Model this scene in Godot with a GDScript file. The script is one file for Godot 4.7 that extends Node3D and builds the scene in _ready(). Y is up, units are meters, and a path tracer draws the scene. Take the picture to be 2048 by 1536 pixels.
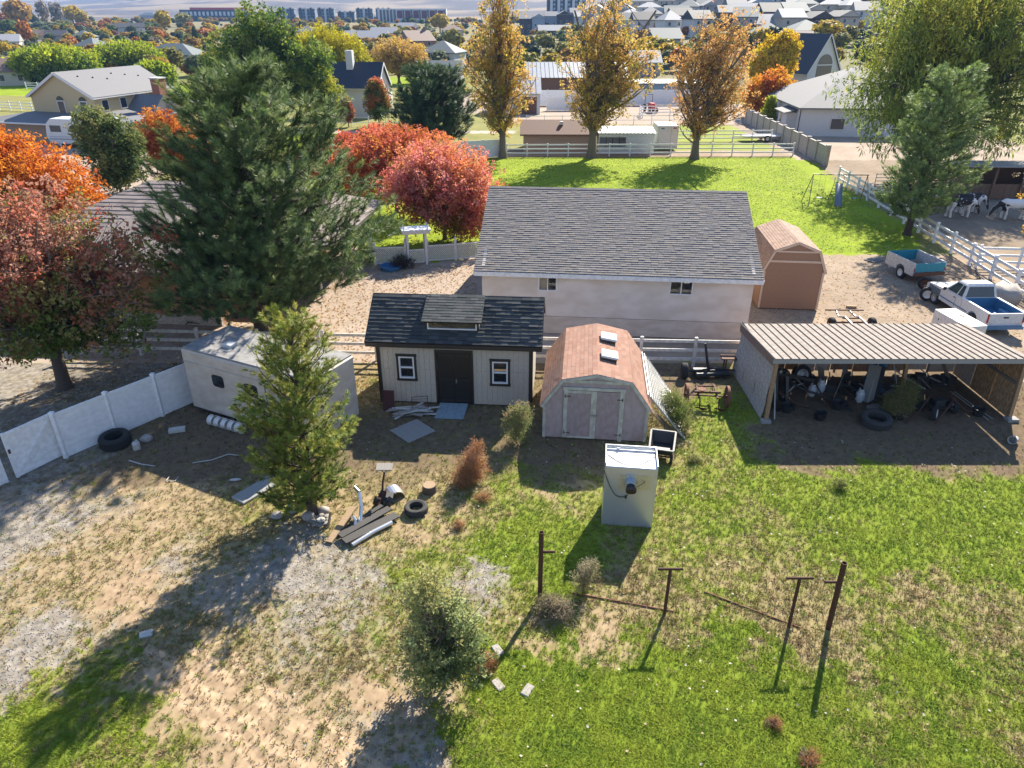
extends Node3D

var rng := RandomNumberGenerator.new()
var taken := {}
var mats := {}
var tex := {}

func _ready() -> void:
	rng.seed = 20241
	# ---- camera, sky, sun, exposure ----
	var cam := Camera3D.new()
	cam.name = "camera"
	add_child(cam)
	cam.position = Vector3(0, 13.6, 0)
	cam.rotation_degrees = Vector3(-27.43, 0, 0)
	cam.fov = 56.75
	cam.near = 0.1
	cam.far = 9000.0
	cam.current = true
	var env := Environment.new()
	env.background_mode = Environment.BG_SKY
	var sky := Sky.new()
	var sm := ProceduralSkyMaterial.new()
	sm.sky_top_color = Color(0.44, 0.57, 0.78)
	sm.sky_horizon_color = Color(0.86, 0.92, 0.97)
	sm.sky_curve = 0.16
	sm.ground_bottom_color = Color(0.42, 0.38, 0.30)
	sm.ground_horizon_color = Color(0.70, 0.72, 0.70)
	sm.sky_energy_multiplier = 0.74
	sky.sky_material = sm
	env.sky = sky
	env.tonemap_mode = Environment.TONE_MAPPER_LINEAR
	env.tonemap_exposure = 3.0
	env.sdfgi_enabled = true
	env.ssao_enabled = true
	env.ssil_enabled = true
	env.fog_enabled = true
	env.fog_density = 0.00014
	env.fog_light_color = Color(0.58, 0.76, 1.0)
	var we := WorldEnvironment.new()
	we.name = "environment"
	we.environment = env
	add_child(we)
	var sun := DirectionalLight3D.new()
	sun.name = "sun"
	sun.light_energy = 1.6
	sun.light_color = Color(1.0, 0.965, 0.90)
	sun.light_angular_distance = 0.5
	sun.shadow_enabled = true
	add_child(sun)
	sun.look_at_from_position(Vector3.ZERO, Vector3(-0.363, -0.602, 0.712))
	# ---- setting, then things, then small details ----
	make_textures()
	make_ground()
	make_buildings()
	make_fences()
	make_trees()
	make_objects()
	make_background()

# ============================ mesh builder ============================
class MB:
	var v := PackedVector3Array()
	var n := PackedVector3Array()
	var c := PackedColorArray()
	var col := Color.WHITE
	var colored := false
	var x := Transform3D.IDENTITY
	func tone(k: Color) -> void:
		col = k
		colored = true
	func tri(a: Vector3, b: Vector3, d: Vector3) -> void:
		var p := x * a
		var q := x * b
		var r := x * d
		var m := (q - p).cross(r - p).normalized()
		v.append(p); v.append(r); v.append(q)
		n.append(m); n.append(m); n.append(m)
		c.append(col); c.append(col); c.append(col)
	func stri(a: Vector3, b: Vector3, d: Vector3, na: Vector3, nb: Vector3, nd: Vector3) -> void:
		v.append(x * a); v.append(x * d); v.append(x * b)
		n.append((x.basis * na).normalized()); n.append((x.basis * nd).normalized()); n.append((x.basis * nb).normalized())
		c.append(col); c.append(col); c.append(col)
	func quad(a: Vector3, b: Vector3, d: Vector3, e: Vector3) -> void:
		tri(a, b, d)
		tri(a, d, e)
	func box(o: Vector3, s: Vector3, b := Basis.IDENTITY) -> void:
		var h := s * 0.5
		var p := []
		for i in 8:
			p.append(o + b * Vector3(h.x if i & 1 else -h.x, h.y if i & 2 else -h.y, h.z if i & 4 else -h.z))
		quad(p[4], p[5], p[7], p[6])
		quad(p[1], p[0], p[2], p[3])
		quad(p[5], p[1], p[3], p[7])
		quad(p[0], p[4], p[6], p[2])
		quad(p[6], p[7], p[3], p[2])
		quad(p[0], p[1], p[5], p[4])
	func span(a: Vector3, b: Vector3) -> void:
		box((a + b) * 0.5, (b - a).abs())
	# a box with chamfered upright and top edges
	func cbox(o: Vector3, s: Vector3, k: float) -> void:
		var h := s * 0.5
		var ring := func(y: float, q: float) -> Array:
			return [Vector3(h.x - q, y, h.z - k), Vector3(h.x - k, y, h.z - q), Vector3(-h.x + k, y, h.z - q), Vector3(-h.x + q, y, h.z - k), Vector3(-h.x + q, y, -h.z + k), Vector3(-h.x + k, y, -h.z + q), Vector3(h.x - k, y, -h.z + q), Vector3(h.x - q, y, -h.z + k)]
		var rings := [ring.call(-h.y, 0.0), ring.call(h.y - k, 0.0), ring.call(h.y, k)]
		for j in 2:
			for i in 8:
				var i2 := (i + 1) % 8
				quad(o + rings[j][i2], o + rings[j][i], o + rings[j + 1][i], o + rings[j + 1][i2])
		for i in range(1, 7):
			tri(o + rings[2][0], o + rings[2][i + 1], o + rings[2][i])
			tri(o + rings[0][0], o + rings[0][i], o + rings[0][i + 1])
	func bar(a: Vector3, b: Vector3, w: float, h: float, up := Vector3.UP) -> void:
		var z := (b - a).normalized()
		if absf(z.dot(up)) > 0.98:
			up = Vector3.FORWARD
		var r := up.cross(z).normalized()
		box((a + b) * 0.5, Vector3(w, h, a.distance_to(b)), Basis(r, z.cross(r), z))
	func tube(a: Vector3, b: Vector3, ra: float, rb: float, k := 8, caps := true) -> void:
		var z := (b - a).normalized()
		var s := (Vector3.UP if absf(z.y) < 0.9 else Vector3.RIGHT).cross(z).normalized()
		var t := z.cross(s)
		var e0 := s
		for i in k:
			var g := TAU * (i + 1) / k
			var e1 := s * cos(g) + t * sin(g)
			stri(a + e0 * ra, a + e1 * ra, b + e1 * rb, e0, e1, e1)
			stri(a + e0 * ra, b + e1 * rb, b + e0 * rb, e0, e1, e0)
			if caps:
				tri(b, b + e0 * rb, b + e1 * rb)
				tri(a, a + e1 * ra, a + e0 * ra)
			e0 = e1
	func path(p: Array, ra: float, rb: float, k := 6) -> void:
		for i in p.size() - 1:
			var f0 := float(i) / (p.size() - 1)
			var f1 := float(i + 1) / (p.size() - 1)
			tube(p[i], p[i + 1], lerpf(ra, rb, f0), lerpf(ra, rb, f1), k, i == 0 or i == p.size() - 2)
	# profile of Vector2(radius, height) turned round y
	func lathe(pr: Array, k := 20, arc := TAU) -> void:
		for j in pr.size() - 1:
			var a: Vector2 = pr[j]
			var b: Vector2 = pr[j + 1]
			var d := (b - a)
			var nn := Vector2(d.y, -d.x).normalized()
			for i in k:
				var g0 := arc * i / k
				var g1 := arc * (i + 1) / k
				var e0 := Vector3(cos(g0), 0, sin(g0))
				var e1 := Vector3(cos(g1), 0, sin(g1))
				var m0 := e0 * nn.x + Vector3.UP * nn.y
				var m1 := e1 * nn.x + Vector3.UP * nn.y
				var a0 := e0 * a.x + Vector3.UP * a.y
				var a1 := e1 * a.x + Vector3.UP * a.y
				var b0 := e0 * b.x + Vector3.UP * b.y
				var b1 := e1 * b.x + Vector3.UP * b.y
				if a.x > 0.0001:
					stri(a0, b1, a1, m0, m1, m1)
				if b.x > 0.0001:
					stri(a0, b0, b1, m0, m0, m1)
	# polygon in x,y (counter-clockwise seen from +z) pushed from z0 to z1
	func prism(poly: PackedVector2Array, z0: float, z1: float) -> void:
		if Geometry2D.is_polygon_clockwise(poly):
			poly = poly.duplicate()
			poly.reverse()
		# Geometry2D calls a polygon clockwise in y-down axes, so flip once more where y points up
		var area := 0.0
		for i in poly.size():
			area += poly[i].cross(poly[(i + 1) % poly.size()])
		if area < 0.0:
			poly = poly.duplicate()
			poly.reverse()
		var ix := Geometry2D.triangulate_polygon(poly)
		for i in range(0, ix.size(), 3):
			var a := poly[ix[i]]
			var b := poly[ix[i + 1]]
			var d := poly[ix[i + 2]]
			if (b - a).cross(d - a) < 0.0:
				var sw := b
				b = d
				d = sw
			tri(Vector3(a.x, a.y, z1), Vector3(b.x, b.y, z1), Vector3(d.x, d.y, z1))
			tri(Vector3(a.x, a.y, z0), Vector3(d.x, d.y, z0), Vector3(b.x, b.y, z0))
		for i in poly.size():
			var a := poly[i]
			var b := poly[(i + 1) % poly.size()]
			quad(Vector3(a.x, a.y, z0), Vector3(b.x, b.y, z0), Vector3(b.x, b.y, z1), Vector3(a.x, a.y, z1))
	func ball(o: Vector3, r: Vector3, k := 12, m := 8) -> void:
		for j in m:
			var t0 := PI * j / m - PI / 2
			var t1 := PI * (j + 1) / m - PI / 2
			for i in k:
				var g0 := TAU * i / k
				var g1 := TAU * (i + 1) / k
				var a := Vector3(cos(t0) * cos(g0), sin(t0), cos(t0) * sin(g0))
				var b := Vector3(cos(t0) * cos(g1), sin(t0), cos(t0) * sin(g1))
				var d := Vector3(cos(t1) * cos(g1), sin(t1), cos(t1) * sin(g1))
				var e := Vector3(cos(t1) * cos(g0), sin(t1), cos(t1) * sin(g0))
				if j > 0:
					stri(o + a * r, o + d * r, o + b * r, a / r, d / r, b / r)
				if j < m - 1:
					stri(o + a * r, o + e * r, o + d * r, a / r, e / r, d / r)
	func mesh() -> ArrayMesh:
		var a := []
		a.resize(Mesh.ARRAY_MAX)
		a[Mesh.ARRAY_VERTEX] = v
		a[Mesh.ARRAY_NORMAL] = n
		if colored:
			a[Mesh.ARRAY_COLOR] = c
		var m := ArrayMesh.new()
		m.add_surface_from_arrays(Mesh.PRIMITIVE_TRIANGLES, a)
		return m

# ============================ nodes ============================
func numbered(nm: String) -> String:
	if not taken.has(nm):
		taken[nm] = 0
		return nm
	taken[nm] += 1
	return "%s_%03d" % [nm, taken[nm]]

func tag(o: Node, label: String, cat: String, group := "") -> void:
	o.set_meta("label", label)
	o.set_meta("category", cat)
	if group:
		o.set_meta("group", group)

func thing(nm: String, label: String, cat: String, at := Vector3.ZERO, turn := 0.0, group := "") -> Node3D:
	var o := Node3D.new()
	o.name = numbered(nm)
	add_child(o)
	o.position = at
	o.rotation.y = turn
	tag(o, label, cat, group)
	return o

func part(parent: Node, nm: String, b, m: Material, at := Vector3.ZERO) -> MeshInstance3D:
	var o := MeshInstance3D.new()
	o.name = nm
	o.mesh = b.mesh() if b is MB else b
	o.material_override = m
	o.position = at
	parent.add_child(o, true)
	return o

func solo(nm: String, label: String, cat: String, b, m: Material, at := Vector3.ZERO, turn := 0.0, group := "") -> MeshInstance3D:
	var o := part(self, numbered(nm), b, m, at)
	o.rotation.y = turn
	tag(o, label, cat, group)
	return o

func structure(nm: String, b, m: Material, at := Vector3.ZERO) -> MeshInstance3D:
	var o := part(self, numbered(nm), b, m, at)
	o.set_meta("kind", "structure")
	return o

func copy(o: Node3D, label: String, at: Vector3, turn: float, group := "") -> Node3D:
	var r: Node3D = o.duplicate()
	var base: String = o.name
	r.name = numbered(base.trim_suffix("_" + base.get_slice("_", base.get_slice_count("_") - 1)) if base.right(3).is_valid_int() else base)
	add_child(r)
	r.position = at
	r.rotation.y = turn
	r.set_meta("label", label)
	if group:
		r.set_meta("group", group)
	return r

func bx(a: Vector3, b: Vector3) -> MB:
	var m := MB.new()
	m.span(a, b)
	return m

# ============================ materials ============================
func ntex(key: String, freq: float, oct: int, lo: Color, hi: Color, kind := FastNoiseLite.TYPE_SIMPLEX_SMOOTH, size := 512) -> void:
	var nz := FastNoiseLite.new()
	nz.noise_type = kind
	nz.seed = 7 + tex.size() * 13
	nz.frequency = freq
	nz.fractal_octaves = oct
	var im := nz.get_seamless_image(size, size)
	var out := Image.create(256, 1, false, Image.FORMAT_RGB8)
	for i in 256:
		out.set_pixel(i, 0, lo.lerp(hi, smoothstep(0.12, 0.88, i / 255.0)))
	im.convert(Image.FORMAT_L8)
	var d := im.get_data()
	var lut := out.get_data()
	var res := PackedByteArray()
	res.resize(d.size() * 3)
	for i in d.size():
		var k := d[i] * 3
		res[i * 3] = lut[k]
		res[i * 3 + 1] = lut[k + 1]
		res[i * 3 + 2] = lut[k + 2]
	tex[key] = ImageTexture.create_from_image(Image.create_from_data(size, size, false, Image.FORMAT_RGB8, res))

func make_textures() -> void:
	ntex("fine", 0.05, 4, Color(0.92, 0.92, 0.92), Color(1, 1, 1), FastNoiseLite.TYPE_SIMPLEX_SMOOTH, 256)
	ntex("blotch", 0.012, 5, Color(0.87, 0.86, 0.84), Color(1, 1, 1), FastNoiseLite.TYPE_SIMPLEX_SMOOTH, 512)
	ntex("grit", 0.22, 3, Color(0.76, 0.76, 0.76), Color(1, 1, 1), FastNoiseLite.TYPE_SIMPLEX_SMOOTH, 256)
	ntex("rust", 0.03, 5, Color(0.72, 0.60, 0.53), Color(1, 0.98, 0.96), FastNoiseLite.TYPE_SIMPLEX_SMOOTH, 256)
	ntex("stain", 0.008, 6, Color(0.93, 0.915, 0.895), Color(1, 1, 1), FastNoiseLite.TYPE_SIMPLEX_SMOOTH, 512)
	ntex("bark", 0.04, 4, Color(0.72, 0.70, 0.68), Color(1, 1, 1), FastNoiseLite.TYPE_SIMPLEX_SMOOTH, 256)

func L(r: float, g: float, b: float) -> Color:
	return Color(r, g, b).linear_to_srgb()

# colour in linear light, roughness, texture key, metres per repeat (x, y, z stretch), metallic
func mat(key: String, c: Color, rough := 0.8, t := "", rep := Vector3.ONE, metal := 0.0, bump := 0.0) -> StandardMaterial3D:
	if mats.has(key):
		return mats[key]
	var m := StandardMaterial3D.new()
	m.resource_name = key
	m.albedo_color = c.linear_to_srgb()
	m.roughness = rough
	m.metallic = metal
	if t:
		m.albedo_texture = tex[t]
		m.uv1_triplanar = true
		m.uv1_scale = Vector3.ONE / rep
		if bump > 0.0:
			m.heightmap_enabled = true
			m.heightmap_texture = tex[t]
			m.heightmap_scale = bump
	mats[key] = m
	return m

func glass(key: String, c: Color, a := 0.35, rough := 0.03) -> StandardMaterial3D:
	if mats.has(key):
		return mats[key]
	var m := StandardMaterial3D.new()
	m.resource_name = key
	m.albedo_color = Color(c.linear_to_srgb(), a)
	m.transparency = BaseMaterial3D.TRANSPARENCY_ALPHA
	m.roughness = rough
	m.metallic_specular = 0.6
	mats[key] = m
	return m

# a material whose tones come from vertex or copy colours
func vmat(key: String, rough := 0.85, back := 0.0, t := "", rep := Vector3.ONE) -> StandardMaterial3D:
	if mats.has(key):
		return mats[key]
	var m := StandardMaterial3D.new()
	m.resource_name = key
	m.vertex_color_use_as_albedo = true
	m.roughness = rough
	m.metallic_specular = 0.3
	if back > 0.0:
		m.backlight_enabled = true
		m.backlight = Color(back, back, back).linear_to_srgb()
	if t:
		m.albedo_texture = tex[t]
		m.uv1_triplanar = true
		m.uv1_scale = Vector3.ONE / rep
	mats[key] = m
	return m

# ============================ ground ============================
# x, z, green, straw, gravel, dirt
const YARD := [-14.6,-17.2,0,0.2,0.9,0.2, -13.0,-18.2,0,0.2,0.8,0.3, -10.6,-18.2,0.1,0.6,0.2,0.6, -12.9,-19.6,0.15,0.5,0.1,0.8, -10.1,-21.2,0,0.4,0,0.9, -12.2,-21.2,0,0.4,0,0.9, -15.7,-20.2,0,0.3,0.8,0.4, -12.2,-15.3,0,0.7,0.3,0.5, -10.4,-14.5,0,0.3,0.1,1, -9.7,-15.3,0,0.4,0.7,0.3, -8.6,-17.0,0.1,0.9,0.4,0.1, -7.9,-18.0,0.5,0.7,0.1,0, -6.5,-15.5,0,0.1,1,0.1, -7.6,-14.3,0,0.2,0.7,0.5, -11.6,-12.3,0,0.2,1,0.1, -10.8,-12.7,0,0.4,0.7,0.2, -8.5,-13.1,0.15,0.8,0.3,0.3, -10.1,-11.5,0.7,0.5,0.1,0, -10.6,-10.5,0.95,0.3,0,0, -8.8,-10.1,0.75,0.5,0,0.1, -7.5,-9.5,0.5,0.6,0,0.3, -7.0,-10.9,0,0.3,0.2,0.9, -7.6,-11.8,0.1,0.4,0.2,0.8, -5.7,-10.2,0.1,0.4,0.1,0.9, -4.4,-9.6,0,0.3,0.2,0.9, -6.6,-12.3,0.2,0.6,0.4,0.3, -5.3,-11.1,0.1,0.5,0.4,0.7, -4.1,-10.6,0.1,0.5,0.6,0.4, -5.3,-13.1,0.1,0.5,0.8,0.1, -4.4,-14.9,0.1,0.4,0.85,0, -4.4,-11.8,0.15,0.7,0.6,0.2, -3.4,-13.4,0.4,0.6,0.4,0, -2.8,-15.3,0.6,0.5,0.2,0, -3.8,-12.7,0.4,0.6,0.4,0, -2.8,-10.2,0,0.3,0.8,0.5, -2.4,-9.5,0.2,0.2,0.8,0.4, -3.5,-11.1,0.1,0.4,0.2,0.9, -5.2,-14.7,0,0.3,0.9,0, -2.6,-17.0,0.2,0.6,0.2,0.6, -2.0,-19.3,0.3,0.7,0,0.5, -0.7,-18.0,0.5,0.7,0,0.1, -0.9,-15.1,0.2,0.2,0.95,0.2, -1.8,-16.3,0.7,0.5,0.1,0, -0.3,-15.9,0.85,0.3,0,0, 0.2,-13.2,0.2,0.7,0,0.6, 0.7,-12.1,1,0.1,0,0, -0.3,-10.6,1,0.2,0,0, -0.7,-10.2,0.5,0.5,0,0.6, -1.0,-9.6,0.9,0.3,0,0.1, 1.9,-10.2,1,0.1,0,0, 1.7,-12.9,0.2,0.6,0,0.8, 2.9,-14.1,0.1,1,0,0.1, 1.1,-15.3,0.85,0.4,0,0, 4.5,-13.2,0.2,0.9,0,0.2, 5.0,-12.9,1,0.2,0,0, 3.2,-11.5,1,0.1,0,0, 4.8,-10.9,1,0.1,0,0, 6.1,-13.5,0.2,1,0,0.2, 7.0,-13.7,0.2,0.9,0,0.3, 7.6,-12.7,0.1,1,0,0.4, 8.2,-12.4,0.2,0.8,0.1,0.3, 6.7,-11.5,0.8,0.4,0,0, 7.4,-10.9,0.6,0.5,0,0.2, 7.8,-10.2,0.4,0.7,0,0.3, 9.3,-12.1,0.85,0.3,0,0, 10.6,-14.3,0.2,0.9,0,0.3, 10.4,-15.9,0.85,0.3,0,0, 13.2,-17.0,0.95,0.2,0,0, 15.4,-18.2,0.9,0.3,0,0, 13.9,-15.5,0.7,0.5,0,0, 12.3,-13.1,0.3,0.8,0.1,0.1, 10.7,-11.4,0.6,0.6,0,0.1, 10.3,-9.6,0.3,0.7,0,0.3, 8.6,-9.6,0.9,0.3,0,0, 5.9,-18.2,0.65,0.6,0,0, 5.1,-16.1,0.5,0.7,0,0, 7.2,-17.0,0.5,0.7,0,0.1, 9.1,-18.2,0.7,0.5,0,0, 10.8,-18.5,0.8,0.4,0,0, 12.5,-18.8,0.8,0.4,0,0, 5.8,-14.9,0.35,0.8,0,0.2, 5.6,-20.2,0.5,0.7,0,0.1, 6.9,-22.2,0.8,0.5,0,0, 8.1,-24.8,0.9,0.4,0,0, 6.1,-22.9,0.3,0.8,0,0.3, 5.6,-10.0,1,0.1,0,0, 2.9,-9.9,1,0.2,0,0, 0.8,-9.8,1,0.2,0,0, 1.3,-19.9,0.35,0.3,0,0.8, 2.2,-21.5,0.2,0.3,0,0.8, 10.1,-21.2,0.1,0.2,0.1,1, 13.7,-21.2,0.15,0.2,0.2,1, 16.3,-21.2,0.1,0.2,0.1,1, 13.1,-24.0,0,0.1,0,1, 10.5,-24.8,0,0.1,0,1, 16.4,-24.8,0,0.1,0,1, 9.4,-26.6,0.5,0.4,0,0.5, -3.9,-21.2,0.3,0.3,0,0.8, -5.9,-22.2,0.2,0.3,0,0.8, -0.8,-22.9,0.2,0.5,0,0.7, -2.3,-22.5,0.2,0.4,0,0.8, -6.0,-26.6,0.4,0.8,0,0.3, -6.2,-27.8,0.2,0.9,0,0.4, -8.2,-21.2,0.1,0.3,0,0.9, -2.7,-18.2,0.4,0.7,0,0.5, -4.1,-19.6,0.2,0.7,0,0.6, -4.7,-17.7,0.2,0.6,0.2,0.5, 0.7,-24.8,0.2,0.6,0,0.6, 5.8,-26.6,0.1,0.4,0,0.8, 7.9,-26.6,0.1,0.4,0,0.9, 2.1,-28.5,0.1,0.4,0,0.8, -7.6,-24.8,0.1,0.5,0,0.8, -10.4,-24.8,0,0.4,0,0.9]
const NZ := 512
var nz_a: PackedByteArray
var nz_b: PackedByteArray
var low := PackedFloat32Array()
const LX0 := -32.0
const LZ0 := -32.0
const LC := 0.4
const LW := 180
const LH := 75

func noise_bytes(freq: float, oct: int, sd: int) -> PackedByteArray:
	var q := FastNoiseLite.new()
	q.noise_type = FastNoiseLite.TYPE_SIMPLEX_SMOOTH
	q.frequency = freq
	q.fractal_octaves = oct
	q.seed = sd
	var im := q.get_seamless_image(NZ, NZ)
	im.convert(Image.FORMAT_L8)
	return im.get_data()

func nb(a: PackedByteArray, u: float, w: float) -> float:
	return a[(int(w) & 511) * 512 + (int(u) & 511)] / 255.0

# land height in metres: flat at the farm, rising behind the housing on the right
func land(x: float, z: float) -> float:
	var d := -z
	if d < 150.0:
		return 0.0
	var a := x / d
	var y := 7.0 * smoothstep(230.0, 800.0, d)
	y += smoothstep(-0.03, 0.34, a) * 0.062 * clampf(d - 165.0, 0.0, 800.0)
	return y

# low grid of what grows where in the front yard
func make_low() -> void:
	low.resize(LW * LH * 4)
	var n := YARD.size() / 6
	for j in LH:
		for i in LW:
			var x := LX0 + i * LC
			var z := LZ0 + j * LC
			var s := 0.0
			var w := [0.0, 0.0, 0.0, 0.0]
			for k in n:
				var dx: float = x - YARD[k * 6]
				var dz: float = (z - YARD[k * 6 + 1]) * 0.8
				var q := dx * dx + dz * dz
				if q > 30.0 and s > 0.0:
					continue
				var f := 1.0 / (0.15 + q)
				f *= f
				s += f
				for c in 4:
					w[c] += f * YARD[k * 6 + 2 + c]
			for c in 4:
				low[(j * LW + i) * 4 + c] = w[c] / s + ((0.16 if c == 0 else (-0.1 if c == 1 else 0.0)) if x > -1.0 and z > -20.5 else (-0.12 if c == 2 else (0.08 if c == 3 else -0.02)))

# how much of each cover there is at a place: green, straw, gravel, dirt
func cover4(x: float, z: float) -> Vector4:
	var wx := (nb(nz_b, x * 60.0, z * 60.0) - 0.5) * 1.6
	var wz := (nb(nz_b, x * 60.0 + 200.0, z * 60.0 + 90.0) - 0.5) * 1.6
	var i := clampi(int((x + wx - LX0) / LC), 0, LW - 1)
	var j := clampi(int((z + wz - LZ0) / LC), 0, LH - 1)
	var o := (j * LW + i) * 4
	var q := Vector4.ZERO
	for c in 4:
		q[c] = exp(5.5 * (low[o + c] + 0.5 * nb(nz_a, x * 30.0 + c * 131.0, z * 30.0 + c * 77.0) + 0.42 * nb(nz_a, x * 96.0 + c * 57.0, z * 96.0 + c * 191.0)))
	return q / (q.x + q.y + q.z + q.w)

# one cover drawn by its share
func cover(x: float, z: float, roll: float) -> int:
	var q := cover4(x, z)
	for c in 3:
		roll -= q[c]
		if roll < 0.0:
			return c
	return 3

const COVER_A := [Color(0.10, 0.145, 0.014), Color(0.175, 0.138, 0.068), Color(0.14, 0.122, 0.103), Color(0.19, 0.13, 0.08)]
const COVER_B := [Color(0.18, 0.225, 0.026), Color(0.32, 0.25, 0.135), Color(0.30, 0.27, 0.235), Color(0.40, 0.295, 0.19)]

func sheet(nm: String, x0: float, z0: float, x1: float, z1: float, im: Image, y: float, bump := 0.0) -> void:
	var m := StandardMaterial3D.new()
	m.resource_name = nm
	m.albedo_texture = ImageTexture.create_from_image(im)
	m.texture_repeat = false
	m.roughness = 0.95
	m.metallic_specular = 0.15
	if bump > 0.0:
		m.heightmap_enabled = true
		m.heightmap_texture = m.albedo_texture
		m.heightmap_scale = bump
	var a := []
	a.resize(Mesh.ARRAY_MAX)
	a[Mesh.ARRAY_VERTEX] = PackedVector3Array([Vector3(x0, y, z0), Vector3(x1, y, z0), Vector3(x1, y, z1), Vector3(x0, y, z0), Vector3(x1, y, z1), Vector3(x0, y, z1)])
	var up := Vector3.UP
	a[Mesh.ARRAY_NORMAL] = PackedVector3Array([up, up, up, up, up, up])
	a[Mesh.ARRAY_TEX_UV] = PackedVector2Array([Vector2(0, 0), Vector2(1, 0), Vector2(1, 1), Vector2(0, 0), Vector2(1, 1), Vector2(0, 1)])
	var me := ArrayMesh.new()
	me.add_surface_from_arrays(Mesh.PRIMITIVE_TRIANGLES, a)
	structure(nm, me, m)

func put8(d: PackedByteArray, o: int, c: Color) -> void:
	d[o] = int(c.r * 255.0)
	d[o + 1] = int(c.g * 255.0)
	d[o + 2] = int(c.b * 255.0)

# zones beyond the yard fence: kind, corners (x, z)
const ZONES := [
	["pasture", -400, -60, 400, -60, 400, -420, -400, -420],
	["drive", -40, -28.2, -1.5, -28.2, 11, -28.2, 11, -44, -2, -44, -9, -42.5, -9.5, -47, -40, -60],
	["dirt", -1.0, -28.2, 40, -28.2, 40, -44.2, 30, -44.2, 19.5, -44.2, 14, -40, 11, -38],
	["lawn", -9.2, -42.6, -5.0, -43, -2, -44, 12, -44.3, 26, -44.3, 28.6, -50, 29.3, -64, 31.6, -79.2, -0.5, -79.2, -18, -70, -18, -60, -12, -50],
	["paddock", 29, -30, 80, -30, 80, -82, 32, -82, 30, -64, 29, -50, 28, -42],
	["dirt", -2, -80, 31, -80, 33, -106, 6, -106, 6, -84, -2, -84],
	["grassy", 4, -84, 30, -84, 30, -89, 4, -89],
	["arena", -2, -106, 46, -106, 46, -130, -2, -130],
	["grassy", 5, -90, 30, -90, 30, -104, 5, -104],
	["lawn", -34, -80, -12, -88, -12, -98, -34, -98],
	["lane", -40, -97, 0, -97, 0, -99, -40, -99],
	["drive", -95, -60, -34, -60, -34, -104, -60, -112, -95, -112],
	["road", -80, -140, -30, -128, -30, -134, -80, -146],
	["lawn", -120, -150, -45, -136, -45, -165, -120, -178],
	["lawn", -30, -165, -12, -165, -12, -190, -30, -190],
	["drive", -12, -118, 4, -118, 4, -150, -12, -150],
	["drive", 30, -78, 60, -78, 60, -120, 34, -120],
]
const ZC := {
	"pasture": [Color(0.13, 0.14, 0.045), Color(0.26, 0.235, 0.09)], "drive": [Color(0.22, 0.17, 0.13), Color(0.40, 0.325, 0.265)], "dirt": [Color(0.17, 0.13, 0.095), Color(0.35, 0.275, 0.205)],
	"lawn": [Color(0.11, 0.17, 0.010), Color(0.27, 0.33, 0.030)], "paddock": [Color(0.15, 0.115, 0.085), Color(0.30, 0.24, 0.18)], "grassy": [Color(0.15, 0.19, 0.03), Color(0.27, 0.29, 0.07)],
	"arena": [Color(0.27, 0.21, 0.165), Color(0.37, 0.295, 0.24)], "lane": [Color(0.34, 0.27, 0.22), Color(0.44, 0.36, 0.30)], "road": [Color(0.18, 0.18, 0.19), Color(0.27, 0.27, 0.28)],
}

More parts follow.
